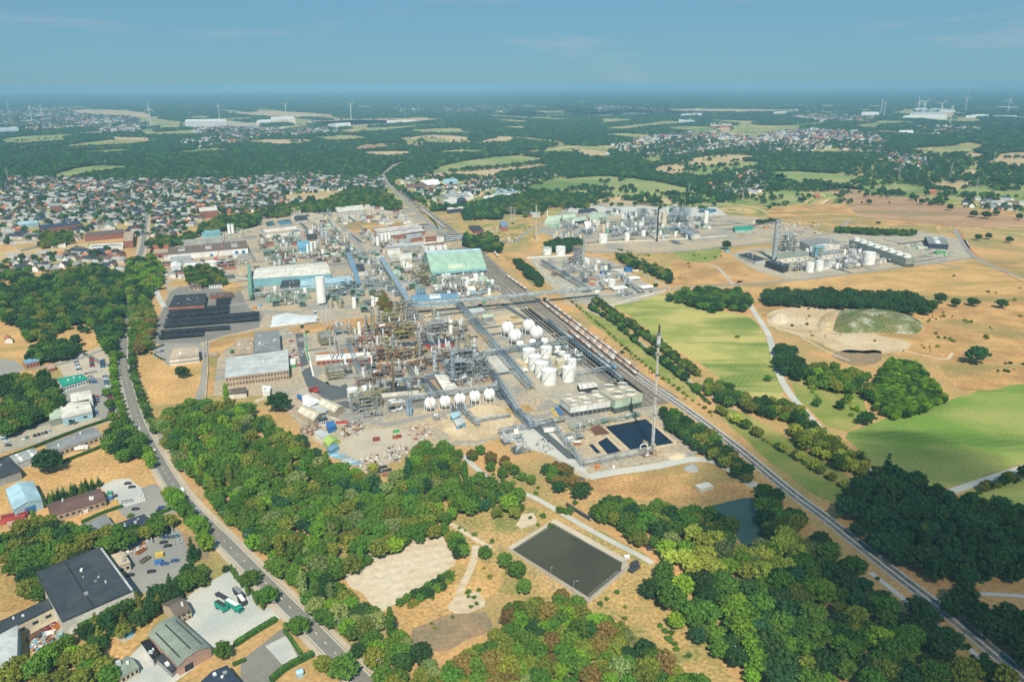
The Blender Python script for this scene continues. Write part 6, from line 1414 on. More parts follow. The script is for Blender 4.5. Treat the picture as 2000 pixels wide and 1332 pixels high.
# --- columns: photo foot, height, radius, shell, label, platforms
for ln in '''717,662 26 1.3 shell_tan rusty column, leftmost of the tall column group|6
730,664 36 1.6 shell_tan tallest dark column with many platforms, second from the left|8
742,660 34 1.7 shell_grey grey column with collars, third from the left|7
757,708 26 1.9 shell_tan thick olive column in front of the rusty units|6
770,708 32 1.7 shell_grey pale grey column with orange top in the middle of the rusty units|5
800,706 15 1.6 shell_grey short grey column among the rusty reactors|3
781,706 14 1.2 shell_grey slim short column among the rusty reactors|3
820,708 36 1.6 shell_grey slender light grey column with red collar at its head|4
808,708 15 2.2 shell_tan stout tan column next to the slender grey one|2
793,628 24 1.5 shell_grey grey column beside the square lift tower|4
786,626 20 1.1 shell_tan thin tan column behind the yellow decks|4
849,622 11 2.9 shell_grey stout grey column by the long conveyor|0
881,652 14 2.7 tank_white fat white column right of the pipework thicket|1
892,682 13 2.7 shell_grey short grey column right of the red substation|1
914,678 14 2.7 shell_tan broad cream column under a rusty platform|2
850,725 19 2.2 silver silver column with white foot by the rusty reactors|3
885,748 28 1.9 pipe_blue blue-grey column with pointed cap in the right unit|3
927,706 16 2.1 silver white domed column at the tall ladder frame|3
797,812 14 1.3 pipe_blue pair of pale blue columns by the first sphere, left one|0
803,812 14 1.3 pipe_blue pair of pale blue columns by the first sphere, right one|0
703,800 15 2 shell_grey grey twin silo column at the catalyst unit|1
1140,498 28 1.3 silver silver column inside the white-green lattice tower|4
1222,436 26 .9 tank_white thin white stack at the gas plant, front one|0
1218,433 24 .9 tank_white thin white stack at the gas plant, rear one|0'''.splitlines():
 a, n_ = ln.split('|'); q = a.split(' ', 4); column(tuple(map(float, q[0].split(','))), float(q[1]), float(q[2]), q[3], q[4], int(n_))
stack((770, 772), 30, 1.1, 'brown_stack', 'tall bare brown chimney in front of the column rows', bands=0); stack((735, 790), 26, 1.3, 'brown_stack', 'brown chimney at the corner of the catalyst unit', bands=1)
stack((745, 775), 20, .5, 'dark_steel', 'thin dark flare pipe beside the brown chimney', bands=0)
stack((1283, 472), 56, 1.5, 'slate', 'tall black chimney in front of the gas plant', bands=1); stack((1512, 508), 60, 3.8, 'pipe_grey', 'big grey chimney of the power station', r2=3.7, bands=2)
stack((1069, 425), 15, 1.4, 'off_white', 'short white chimney at the pale green halls', bands=0)
for i in range(3):
 stack((633+8.3*i, 655-1*i), 33, .75, 'silver', 'slim silver furnace stack, %s of the upper trio' % ('left', 'middle', 'right')[i], 'upper trio of furnace stacks', bands=0, z0=10)
 stack((648+9*i, 714-1.3*i), 28, .75, 'silver', 'slim silver furnace stack, %s of the lower trio' % ('left', 'middle', 'right')[i], 'lower trio of furnace stacks', bands=0, z0=9)
def furnace(xy, w, d, h, label):
 o = thing('furnace', G(*xy), label, 'furnace', None, PA); rd = random.Random(xy[0])
 for k in range(4):
  y0 = k*d/4; b = MB(); b.box(-w/2, y0+.5, 1.5, w/2, y0+d/4-.5, h-1.2*(3-k)*.5); b.build('heater_box', M['shell_grey'], o); b = MB()
  for i in range(13): b.beam((-w/2+w*i/12, y0+.4, 1.5), (-w/2+w*i/12, y0+.4, h-1.2*(3-k)*.5), .16)
  for z in (3, 5.5, 8): b.box(-w/2-1, y0-.6, z, w/2+1, y0+.5, z+.15)
  b.build('walkway', M['steel' if k % 2 else 'olive_steel'], o)
 b = MB()
 for x in (-w/2-1, w/2+1):
  for y in (0, d/2, d): b.beam((x, y, 0), (x, y, h), .2)
  for z in (3.5, 7, h): b.beam((x, 0, z), (x, d, z), .15)
  for k in range(2): b.beam((x, d*k/2, 0), (x, d*(k+1)/2, h), .12)
 b.build('frame', M['olive_steel'], o)
furnace((641, 675), 13, 17, 11, 'ribbed grey furnace below the upper stack trio'); furnace((659, 742), 13, 17, 10, 'ribbed grey furnace below the lower stack trio')
# --- process units
for ln in '''790,664 20 12 17 4 yellow_steel shell_tan yellow decked condenser tower in the centre of the refinery 9
756,662 18 12 13 3 rust_steel shell_tan rusty pipework thicket left of the yellow decks 10
724,672 18 10 8 2 rust_steel shell_grey low rusty exchanger deck at the column feet 10
807,628 10 9 22 6 pipe_grey silver square grey lift tower beside the white roof 4
786,612 14 9 12 3 olive_steel shell_tan olive framework behind the yellow decks 6
766,634 18 10 11 3 olive_steel shell_grey grey-olive vessel deck among the tall columns 9
744,708 14 12 13 3 rust_steel shell_tan rusty reactor block, left end of the long row 8
775,711 16 12 12 3 rust_steel rust_steel rusty red reactor block under the grey column 10
800,711 16 12 13 3 rust_steel shell_tan rusty reactor block, middle of the long row 10
825,708 14 12 12 3 rust_steel rust_steel rusty reactor block, right end of the long row 9
785,724 34 5 5 1 dark_steel rust_steel dark pipe deck along the feet of the rusty row 12
742,740 18 7 5 1 dark_steel rust_steel dark pump deck left of the brown chimney 9
669,655 13 10 9 2 pipe_blue silver silver framed compressor deck beside the upper furnace 7
690,655 10 8 8 2 olive_steel shell_tan small olive vessel frame beside the slim white tank 5
678,735 9 12 9 2 dark_steel shell_grey dark narrow frame at the lower furnace 6
727,730 9 9 7 2 steel silver grey cable frame right of the white-roofed substation 5
860,652 20 14 12 3 pipe_grey silver grey pipework thicket south of the stout column 12
848,668 14 8 7 2 dark_steel silver dark braced frame under the grey thicket 7
838,650 10 8 10 3 steel shell_grey narrow grey frame left of the thicket 4
901,745 22 12 18 4 pipe_grey shell_grey tall green-grey grid frame in the right unit 10
943,742 11 11 22 7 pipe_grey silver tall ladder-like stair frame in the right unit 7
905,712 20 9 13 3 steel shell_grey grey frame behind the grid frame 7
925,755 20 8 6 1 steel silver low frame at the foot of the stair frame 10
900,755 16 7 5 1 dark_steel silver low dark exchanger bay by the white ribbed roof 8
715,806 20 14 13 4 pipe_grey shell_grey catalyst unit of grey-green decks at the ring road 10
738,800 8 10 17 5 olive_steel silver narrow tall stair frame of the catalyst unit 4
730,816 14 6 5 2 steel shell_grey low front deck of the catalyst unit 6
777,805 13 9 6 1 steel silver tangle of pumps and pipes between catalyst unit and spheres 12
752,775 10 8 6 2 olive_steel shell_grey small vessel group right of the brown chimney 6
800,762 16 7 5 2 steel silver open pump bay between the pipe bridges 7
822,768 12 7 5 1 yellow_steel silver yellow railed pump bay left of the white ribbed roof 5
975,764 10 6 5 1 steel silver small white-boxed skid right of the five spheres 5
562,590 26 9 7 2 green_steel shell_grey green pipe-and-drum bay right of the white tent, left part 12
590,587 20 9 7 2 green_steel silver green pipe-and-drum bay, right part 10
660,580 22 9 10 3 pipe_blue shell_tan light blue structure behind the olive tanks 9
682,567 18 9 10 3 pipe_blue silver light blue structure above the white upright tank 7
705,580 10 10 8 2 green_steel silver green and grey corner structure of the pipe racks 4
722,562 10 9 9 2 pipe_blue silver pale junction frame on the long east-west rack 4
833,560 10 12 28 8 olive_steel shell_tan tall olive stair tower with eight floors beside the barn 7
815,545 14 9 9 2 olive_steel shell_tan crowded vessel deck left of the stair tower 9
803,535 16 9 6 2 rust_steel silver rust-brown deck behind the small green shed 8
858,555 16 9 6 2 green_steel silver green railed deck at the foot of the barn 6
885,550 16 9 6 2 steel tank_white grey deck with white cabins before the barn 7
912,545 12 8 5 1 steel tank_white low white tank bay before the barn 6
790,548 12 8 5 1 green_steel shell_grey dark green transformer bay 5
935,560 18 7 4 1 yellow_steel steel_blue blue pipe skid beside the rail yard 6
905,588 20 7 4 1 rust_steel silver rusty valve garden north of the conveyor 8
870,592 14 7 4 1 steel silver grey valve garden north of the conveyor 7
565,495 22 12 6 2 green_steel shell_grey green-roofed tank group behind the pale green hall, left 8
600,505 24 10 6 2 steel cream crowded drums behind the pale green hall, middle 14
630,510 22 9 5 1 rust_steel cream orange and white drums behind the pale green hall, right 10
540,512 18 9 6 2 green_steel shell_grey green shed frame with pit at its side 5
655,495 18 9 6 2 rust_steel shell_tan brown drum field left of the main pipe rack 9
640,470 18 8 8 2 steel silver grey hopper frame by the silver silo 5
515,478 16 9 6 2 brown_stack cream brown roofed tank pit beside the ring track 6
545,475 14 8 4 1 green_steel silver green basin frame by the white membrane roof 4
570,462 16 8 4 1 green_steel shell_grey green pump frame under the membrane roof 4
700,505 18 8 7 2 pipe_blue silver blue-grey junction tower of the pipe racks 5
765,510 14 8 6 2 steel silver grey frame under the cream block 5
735,480 16 8 5 1 steel tank_white white silo filling frame 6
445,470 14 7 4 1 rust_steel silver rusty red scrap frame behind the turquoise hall 5
468,452 12 7 4 1 green_steel green small green hopper frame by the twin silos 3
1134,520 14 12 27 8 light_grey rust_steel white latticed tower with rusty core on the small process site 9
1118,533 22 12 9 3 light_grey silver white lower wing left of the latticed tower 9
1152,533 18 12 9 3 light_grey silver white lower wing right of the latticed tower 9
1085,540 8 7 6 2 rust_steel silver little rusty skid inside the kerbed oval 4
1120,518 12 7 11 3 rust_steel silver brown stepped frame beside the latticed tower 5
1222,580 22 6 5 1 pipe_blue silver pale blue loading frame along the right drums 5
1257,430 16 14 20 5 pipe_blue silver blue-grey square frame left of the black chimney 9
1272,440 26 9 14 3 pipe_blue silver blue-grey low steelwork behind the black chimney 9
1310,438 22 12 16 4 pipe_blue silver blue-grey steelwork right of the black chimney 9
1338,436 26 14 27 6 pipe_blue silver massive blue-grey steel block at the right of the gas plant 10
1318,425 14 10 22 5 pipe_blue silver tall narrow blue-grey tower behind the steel block 6
1225,440 22 8 9 2 pipe_blue silver long blue-grey bridge of pipes in the gas plant, left part 8
1300,455 34 8 7 2 green_steel silver pale green low cooler bank in the gas plant 6
1205,462 16 8 6 2 steel silver grey pump frame beside the big white gas plant tank 9
1240,462 20 8 6 2 steel silver grey exchanger frame in the gas plant front 9
1365,432 20 7 7 2 pipe_blue silver low blue-grey frame right of the steel block 6
1390,432 18 6 5 1 pipe_blue silver low blue-grey frame at the white silo 5
1160,448 12 8 10 2 steel shell_tan brown and cream mixing frame in the tank row 6
1180,438 12 8 11 3 steel silver grey hopper frame above the tank row 6
1200,447 12 8 12 2 steel silver silver bin group right of the tank row 6
1541,492 20 16 27 6 pipe_grey tank_white lattice boiler house beside the grey chimney 10
1556,492 8 12 24 5 light_grey tank_white white casing frame on the boiler house flank 5
1690,508 10 6 4 1 steel tank_white small pipe skid before the big power station tank 4
1772,512 9 7 11 3 light_grey silver white stair frame at the end of the cooling tower row 3
1560,530 16 6 5 1 dark_steel slate dark transformer bay in front of the power station 5
1563,520 12 7 5 1 pipe_grey silver pale pump frame left of the pair of tanks 5
980,478 16 7 5 1 rust_steel silver rusty heap of plant parts at the gas mast 5
1103,712 5 30 5 1 pipe_grey shell_tan pipe lane running between the white tanks 10
1136,715 9 14 7 2 steel shell_grey spiky grey frame right of the white tanks 7
1090,700 10 6 5 1 olive_steel cream olive pump island among the cream tanks 6
1005,868 16 8 3 1 pipe_blue silver blue-grey manifold at the site corner, upper 9
1022,888 12 8 3 1 pipe_blue silver blue-grey manifold at the site corner, lower 7
1128,862 12 9 3 1 steel shell_tan sludge skid beside the brown basin 7
1140,845 12 6 3 1 yellow_steel silver yellow railed filter frames by the long blue pump row 5
1215,823 34 4 3 1 green_steel silver green pipe risers in front of the right cooling tower 5
1150,836 30 4 3 1 green_steel silver green pipe risers in front of the left cooling tower 5
1270,893 10 6 4 1 rust_steel shell_tan rusty seal drum skid at the foot of the flare tower 5
862,822 10 6 3 1 steel silver small grey compressor skid by the white shed 4'''.splitlines():
 q = ln.rsplit(' ', 1); nv = int(q[1]); a = q[0].split(' ', 7); x, y = map(float, a[0].split(','))
 unit((x, y), float(a[1]), float(a[2]), float(a[3]), int(a[4]), a[5], a[6], a[7], nv=nv, deckfill=.65 if float(a[3]) > 9 else .35)
# --- racks and conveyors
rack('896,588 925,622 980,684 1037,748', 7, 8, 'main blue-grey pipe rack running diagonally through the works', n=9)
rack('945,700 961,722 1012,798 1038,822', 5, 7.5, 'second diagonal pipe rack right of the refinery', n=6)
rack('815,595 1000,580 1172,563', 6, 12, 'long covered grey conveyor bridge crossing the railway', 'pipe_grey', 2, 1, 16, 'conveyor_bridge', 'conveyor bridge', cover='pipe_grey')
rack('648,460 680,484 706,501', 4, 6, 'white topped pipe rack leaving the silver silo', n=4); rack('681,498 690,520 701,554', 5, 9, 'blue pipe rack descending beside the dark roofed building', n=5, cover='steel_blue')
rack('745,506 770,545 798,588', 5, 9, 'blue-grey pipe rack descending to the refinery', n=5, cover='pipe_blue'); rack('487,521 488,545 489,576', 4, 9, 'green vertical conveyor at the left of the pale green hall', 'green_steel', 3, cover='green_steel')
rack('489,575 560,566 701,554', 4, 6, 'green pipe rack under the dark roofed wing', 'green_steel', 6, mats=('green_steel', 'silver')); rack('706,554 760,550 830,545', 3, 6, 'east-west pipe rack behind the refinery', 'pipe_grey', 4)
rack('700,501 760,505 830,503', 4, 7, 'grey pipe bridge in front of the cream blocks', 'pipe_grey', 4); rack('1034,827 1072,822', 4, 5, 'short grey rack above the big grey pipe', n=4)
rack('1074,816 1108,860 1139,899 1205,886 1274,873', 3.4, 5, 'pipe rack bending round the oily pond', 'pipe_grey', 4); rack('975,839 1005,833 1032,828', 3, 4, 'short rack leading to the white cabin', n=4, bents=5)
rack('1070,623 1118,661 1193,718 1215,737', 3.2, 5.5, 'loading rack along the tank wagons', 'pipe_blue', 5, bents=6); rack('1070,664 1095,660 1118,656', 2, 5, 'thin pipe bridge from the small spheres to the loading rack', n=2)
rack('1129,725 1160,720 1190,716', 2, 5, 'thin pipe bridge below the tank farm', n=2); rack('922,623 889,627 927,680 958,722', 4, 6, 'pipe rack looping round the right side of the refinery', 'pipe_grey', 5)
rack('943,687 1014,677 1060,668', 5, 6, 'wide grey rack from the refinery to the spheres', n=7); rack('800,775 860,765 979,753', 4, 6, 'pipe rack behind the row of five spheres', 'pipe_grey', 6)
rack('678,659 694,700 709,741', 3.4, 8, 'blue-grey rack crossing the white roofed substation', n=4); rack('864,697 889,731', 3, 7, 'short blue rack at the silver column', n=4)
rack('1058,508 1098,530 1150,560', 4.4, 8, 'blue pipe rack through the small process site', 'pipe_blue', 6); rack('1127,542 1170,539 1213,536', 3, 6, 'cross rack on the small process site', 'pipe_grey', 4); rack('1213,537 1247,562', 3, 6, 'rack beside the right drums', 'pipe_blue', 4)
rack('1190,446 1245,440 1320,444 1350,440', 4, 8, 'long pale blue pipe rack of the gas plant', 'pipe_blue', 5); rack('1320,444 1352,462', 4, 7, 'sloping blue conveyor at the right of the gas plant', 'pipe_blue', 2, cover='pipe_blue'); rack('1095,428 1120,440 1150,452', 4, 8, 'blue-grey covered rack among the pale green halls', 'pipe_blue', 3)
rack('898,786 912,803 934,822', 3, 6, 'blue pipe rack passing between the spheres', n=4); rack('934,817 996,807', 3, 3.5, 'rack along the brown pit', 'pipe_grey', 4, bents=5); rack('797,712 815,733', 3, 7, 'dark rack beside the slender column', 'steel', 4); rack('828,640 845,670 850,682', 4, 7, 'rack with white pipe at the red substation', 'pipe_grey', 5)
rack('640,742 720,736 735,733', 2.4, 4, 'low rack along the white substation', 'steel', 4, ground=True); rack('425,690 400,690', 2.2, 4, 'pipe bridge from the beige hall to the lane', 'pipe_grey', 3)
rack('730,722 790,716 850,706', 4, 5, 'long rack at the feet of the rusty row', 'rust_steel', 7, ground=True, mats=('rust_steel', 'silver', 'shell_tan')); rack('735,755 860,738 880,736', 5, 4, 'flat pipe lane between refinery and spheres', 'steel', 8, ground=True)
rack('790,738 800,757', 3, 7, 'short pipe bridge left of the pump bays'); rack('825,741 842,766', 3, 6, 'short sloping pipe bridge by the ribbed roof')
rack('540,455 553,476', 2.4, 5, 'pale green pipe bridge below the membrane roof', 'green_steel', 2); rack('625,405 650,440 665,455', 2.4, 4, 'long thin pipe line beside the long office', 'green_steel', 3)
rack('706,462 800,455 830,452', 2.4, 5, 'long pale pipe bridge before the brick halls', 'pipe_grey', 3); rack('640,485 690,492', 3, 5, 'pipe bridge behind the domed tanks', 'pipe_grey', 4)
def drums(xy, n, L_, r, label, mt='tank_white', a=None, gap=None, group=None, cradle='rust_steel'):
 "each drum of a bank is a thing"
 a = PA if a is None else a; c = G(*xy); t = Vector((math.cos(a), math.sin(a), 0)); s = Vector((-t.y, t.x, 0)); gap = gap or r*2.5
 for k in range(n):
  o = thing('horizontal_drum', c+s*(0)+t*(gap*k), label+(', number %d from the left' % (k+1) if n > 1 else ''), 'drum', group, a+math.pi/2)
  MB().capsule((-L_/2, 0, r+.9), (L_/2, 0, r+.9), r, 14).build('shell', M[mt], o)
  for q in (-.3, .3): MB().box(q*L_-.3, -r*.7, 0, q*L_+.3, r*.7, r*.8+.6).build('saddle', M[cradle], o)
drums((1182, 552), 3, 10, 1.7, 'white drum left of the short white tank', group='white drums, left bank'); drums((1198, 567), 5, 11, 1.6, 'white drum below the short white tank', group='white drums, middle bank'); drums((1253, 565), 4, 11, 1.7, 'white drum of the right bank', group='white drums, right bank')
drums((1230, 547), 4, 10, 1.5, 'white drum behind the right bank', group='white drums, rear bank'); drums((698, 742), 6, 8, .9, 'slim white drum behind the ring road tanks', group='six slim white drums', gap=2.4); drums((1020, 726), 2, 8, 1.2, 'small white drum beside the main pipe rack', group='two small white drums')
drums((1068, 830), 1, 30, 1.7, 'very long grey drum under the site pipe rack', 'shell_grey', PA+math.pi/2); drums((1265, 872), 1, 8, 1.4, 'yellowish seal drum beside the flare tower', 'shell_tan', PA+.2)
drums((930, 577), 1, 22, 1.9, 'long grey drum north of the conveyor', 'pipe_blue', PA-math.pi/2)
drums((1690, 516), 1, 9, 1.4, 'white road tanker tank parked at the power station', 'tank_white', PA+.9)
# --- cooling towers
def cooling(quad, h, fans, r, wall, label, louv=.45):
 W = [G(x, y, h) for x, y in V2(quad)]; C = sum(W, Vector())/4; C.z = 0; W = [p-C for p in W]; o = thing('cooling_tower', C, label, 'cooling tower'); P = [(p.x, p.y) for p in W]
 MB().prism(P, h*louv, h).build('casing', M[wall], o); c = Vector((0, 0)); Q = [(x*.96, y*.96) for x, y in P]; MB().prism(Q, 0, h*louv).build('louvres', M['dark_steel'], o)
 MB().prism([(x*1.01, y*1.01) for x, y in P], h+.003, h+.25).build('deck', M['concrete'], o); b = MB()
 for i in range(4):
  a, d = Vector(P[i]), Vector(P[(i+1) % 4]); n = max(3, int((d-a).length/3.5))
  for k in range(n): q = lerp(a, d, k/n); b.beam((q.x, q.y, 0), (q.x, q.y, h+.5), .16)
  b.beam((a.x, a.y, h+1.2), (d.x, d.y, h+1.2), .06); b.beam((a.x, a.y, h*louv), (d.x, d.y, h*louv), .2)
 b.build('frame', M['green_steel' if 'green' in wall else 'light_grey'], o)
 for x, y in fans:
  p = G(x, y, h+1.5)-C; f = MB(); f.cyl(p.x, p.y, h+.25, h+1.0, r*1.06, r*.97, 24, False); f.cyl(p.x, p.y, h+1.0, h+2.4, r*.97, r*1.03, 24, False); fo = f.build('fan_shroud', M['off_white'], o)
  MB().cyl(p.x, p.y, h+.5, h+.6, r*.96, n=24).build('fan_well', M['black'], fo); g = MB(); g.cyl(p.x, p.y, h+1.1, h+1.6, r*.14, n=8)
  for k in range(6): a = k*1.047; g.beam((p.x, p.y, h+1.3), (p.x+r*.85*math.cos(a), p.y+r*.85*math.sin(a), h+1.3), .22)
  g.build('fan_blades', M['steel'], fo)
 return o
cooling('1114,795 1192,783 1170,765 1093,778', 9, ((1111, 774), (1137, 770.5), (1163, 766.5), (1121.5, 786), (1147, 781.5), (1173, 778)), 3.4, 'white', 'white walled cooling tower with six fans')
cooling('1201,784 1255,771 1229,753 1171,765', 11, ((1190.5, 755), (1216.5, 751), (1207, 769), (1232, 765.5)), 4.3, 'pale_green', 'pale green walled cooling tower with four fans')
def row_tower():
 h = 13; A, B = G(1659, 468, h), G(1770, 505, h); A.z = B.z = 0; t = (B-A).normalized(); n = Vector((-t.y, t.x, 0)); o = thing('cooling_tower', A, 'long cooling tower with eight white fan cones at the power station', 'cooling tower'); L_ = (B-A).length; D = 15
 def P(u, v): q = t*u+n*v; return (q.x, q.y)
 MB().prism([P(0, 0), P(L_, 0), P(L_, D), P(0, D)], 4, h).build('casing', M['grey_green'], o); MB().prism([P(1, .6), P(L_-1, .6), P(L_-1, D-.6), P(1, D-.6)], 0, 4).build('louvres', M['dark_steel'], o); b = MB()
 for k in range(41): q = P(L_*k/40, -.05); b.beam((q[0], q[1], 0), (q[0], q[1], h+.8), .22)
 b.build('ribs', M['light_grey'], o)
 for k in range(8): q = P(L_*(k+.5)/8, D/2); f = MB(); f.cyl(q[0], q[1], h+.01, h+1.4, 5.6, 5.0, 20, False); f.cyl(q[0], q[1], h+1.4, h+4.2, 5.0, 5.3, 20, False); fo = f.build('fan_shroud', M['tank_white'], o); MB().cyl(q[0], q[1], h+1.8, h+1.95, 4.9, n=20).build('fan_well', M['black'], fo)
row_tower()
def coolers():
 o = thing('air_cooler', G(1601, 503), 'turquoise stacked air cooler in front of the turbine hall', 'air cooler', None, PA)
 for k in range(4): MB().box(-9, 0, 2+4*k, 9, 8, 4.6+4*k).build('cooler_bank', M['turquoise'], o)
 b = MB()
 for x in (-9.3, 0, 9.3):
  for y in (-.3, 8.3): b.beam((x, y, 0), (x, y, 18), .3)
 b.build('frame', M['light_grey'], o); MB().box(-1.2, -1.6, 0, 1.2, -.6, 15).build('stair_tower', M['yellow_steel'], o)
coolers()
# --- flare tower, masts, pylons, crane
def lattice(xy, h, w0, w1, label, name, cat, mt='light_grey', seg=16, arms=None, tube=None, red=False, group=None, n=3):
 o = thing(name, G(*xy), label, cat, group); b = MB(); rb = MB(); pts = []
 for k in range(seg+1): t = k/seg; w_ = w0+(w1-w0)*t; pts.append([Vector((w_*math.cos(6.2832*i/n+.5), w_*math.sin(6.2832*i/n+.5), h*t)) for i in range(n)])
 th = max(.07, h*.0016)
 for k in range(seg):
  tb = rb if red and (k//2) % 2 else b
  for i in range(n): tb.beam(pts[k][i], pts[k+1][i], th*1.5); tb.beam(pts[k][i], pts[k+1][(i+1) % n], th); tb.beam(pts[k+1][i], pts[k+1][(i+1) % n], th)
 b.build('lattice', M[mt], o)
 if rb.v: rb.build('painted_bands', M['red'], o)
 if tube: MB().cyl(0, 0, 0, h*1.0, tube, n=10).build('riser', M['shell_grey'], o)
 if arms:
  for z, L_ in arms: MB().beam((-L_, 0, h*z), (L_, 0, h*z), th*2).build('cross_arm', M[mt], o)
 return o
fl = lattice((1274, 884), 88, .95, .55, 'tall lattice flare tower rising beside the oily pond', 'flare_tower', 'flare tower', 'off_white', 30, tube=.28)
MB().cyl(0, 0, 0, 19, 1.25, 1.25, 14).build('lower_shroud', M['silver'], fl); MB().cyl(0, 0, 82, 88, 1.5, n=14).build('molecular_seal', M['silver'], fl); MB().cyl(0, 0, 88, 95, .6, .7, 12).build('flare_tip', M['slate'], fl)
for z in (30, 45, 60, 75, 81, 89): MB().cyl(0, 0, z, z+.25, 1.9, n=12).build('platform', M['steel'], fl)
lp = thing('pipe_loop', G(1257, 888), 'white pipe arch looping over the seal drum', 'pipe'); b = MB(); prev = None
for k in range(13): a = math.pi*k/12; q = Vector((-2.6*math.cos(a), 0, 6+2.6*math.sin(a))); prev and b.tube(prev, q, .38, 8); prev = q
b.tube((-2.6, 0, 0), (-2.6, 0, 6), .38, 8); b.tube((2.6, 0, 1.5), (2.6, 0, 6), .38, 8); b.build('arch', M['tank_white'], lp)
lattice((1047, 475), 62, 1.6, .6, 'slim white lattice mast left of the gas plant', 'flare_mast', 'mast', 'white', 18, tube=.4)
for q, h, lb in (((17, 358), 42, 'pylon on the green field at the far left'), ((0, 322), 40, 'pylon at the left picture edge'), ((998, 438), 34, 'pylon behind the transformer yard'), ((1005, 436), 30, 'second pylon behind the transformer yard'), ((1755, 353), 45, 'pylon before the dark wood at the right'), ((1855, 352), 46, 'pylon right of the dark wood'),
 ((1150, 238), 60, 'distant pylon before the dark forest'), ((1098, 236), 60, 'distant pylon above the right village'), ((792, 232), 60, 'distant pylon on the plain beyond the works'), ((810, 226), 60, 'farther pylon on the plain beyond the works'), ((1940, 322), 44, 'pylon among the woods at the right edge'), ((345, 375), 30, 'lattice mast in the town'), ((1345, 383), 30, 'small pylon by the field hedge'), ((1905, 382), 40, 'pylon beside the far right farm')):
 lattice(q, h, 2.6, .5, lb, 'pylon', 'pylon', 'light_grey', 9, [(.72, 5), (.84, 6.5), (.95, 4)], n=4)
sw = next(o for o in COL.objects if o.get('label', '').startswith('long white distribution')); P_ = [G(528, 233, 34)-sw.location, G(577, 232, 34)-sw.location]; b = MB(); vs = []
for k in range(9): t_ = k/8; q = lerp(P_[0], P_[1], .42+.34*t_); hh = 20-6*math.sin(t_*2.2)+11*t_*t_; th = 5*math.sin(math.pi*min(1, t_*1.02))*(1-.5*t_)+.2; vs += [(q.x, q.y-1.2, hh-th*.5), (q.x, q.y-1.2, hh+th*.5)]
b.add(vs, [(2*k, 2*k+2, 2*k+3, 2*k+1) for k in range(8)]).build('swoosh_emblem', M['orange'], sw)
cr = lattice((421, 508), 36, .9, .9, 'red lattice crane boom over the white hall', 'crane', 'crane', 'red', 18); cr.rotation_euler = (R(-18), R(24), 0)
MB().box(-3, -2, 0, 3, 2, 3).build('cab', M['red'], cr)
# --- wind turbines
def turbine(xy, hub, label, a0, yaw, bl=None, group=None):
 bl = bl or hub*.43; o = thing('wind_turbine', G(*xy), label, 'wind turbine', group, yaw); MB().cyl(0, 0, 0, hub, hub*.024, hub*.013, 14).build('tower', M['white'], o); MB().box(-1.8, -2.5, hub-1.8, 1.8, 8, hub+1.8).build('nacelle', M['white'], o)
 MB().capsule((0, -2.6, hub), (0, -4, hub), 1.6).build('hub', M['white'], o)
 for k in range(3):
  a = a0+k*2.0944; d = Vector((math.sin(a), 0, math.cos(a))); s = Vector((math.cos(a), 0, -math.sin(a))); b = MB(); st = [(0, 1.1, 1.1), (.12, 1.9, .8), (.3, 1.7, .6), (.65, 1.1, .4), (1, .4, .2)]; vs = []
  for t, wd, th in st: c = Vector((0, -4, hub))+d*(1.2+bl*t); vs += [c-s*wd, c+Vector((0, -th, 0)), c+s*wd*.7, c+Vector((0, th, 0))]
  b.add(vs, [(4*i+j, 4*i+(j+1) % 4, 4*i+4+(j+1) % 4, 4*i+4+j) for i in range(4) for j in range(4)]+[(0, 3, 2, 1), (16, 17, 18, 19)]).build('blade', M['white'], o)
for q, hub, lb, a0, yaw in (((63, 240), 108, 'wind turbine seen edge-on beyond the left suburb', -.25, R(75)), ((17, 220), 95, 'small distant turbine at the far left', .6, R(60)), ((82, 230), 90, 'turbine half hidden in the haze beside the edge-on one', 1, R(70)), ((295, 246), 108, 'wind turbine with one blade straight up', 0, R(10)),
  ((429, 234), 100, 'wind turbine behind the left white distribution block', .1, R(70)), ((559, 229), 98, 'wind turbine behind the right white distribution block', .95, R(40)), ((686, 234), 108, 'wind turbine right of the white blocks', .95, R(35)), ((1720, 225), 105, 'left of the close pair of turbines on the right', .1, R(75)), ((1726, 229), 100, 'right of the close pair of turbines on the right', .2, R(72)),
  ((1792, 225), 105, 'turbine over the white factory, leftmost', -.3, R(8)), ((1802, 231), 108, 'turbine over the white factory, second', .95, R(-15)), ((1835, 235), 105, 'turbine over the white factory with long raised blade', .75, R(5)), ((1855, 245), 108, 'nearest turbine standing edge-on in the right woods', 0, R(78)),
  ((1885, 219), 108, 'y-shaped turbine right of the white factory', 1.05, R(0)), ((1968, 222), 105, 'turbine near the right picture edge', .35, R(-10))):
 turbine(q, hub, lb, a0, yaw)
for i, (x, y) in enumerate(((238, 181.5), (264, 181), (286, 181), (875, 175), (892, 175), (907, 175), (930, 175), (953, 175), (978, 175), (1890, 188.5))):
 turbine((x, y), 150, 'tiny pale wind turbine on the horizon, %s' % ('above the left suburb' if i < 3 else 'above the middle forest' if i < 9 else 'above the right turbines'), i*.7, R(20), group='tiny horizon turbines')
for i, (x, y) in enumerate(((1283, 226), (1298, 226), (1305, 226))): stack((x, y), 115, 4, 'navy', 'distant dark chimney on the plain, %s of three' % ('left', 'middle', 'right')[i], bands=0)
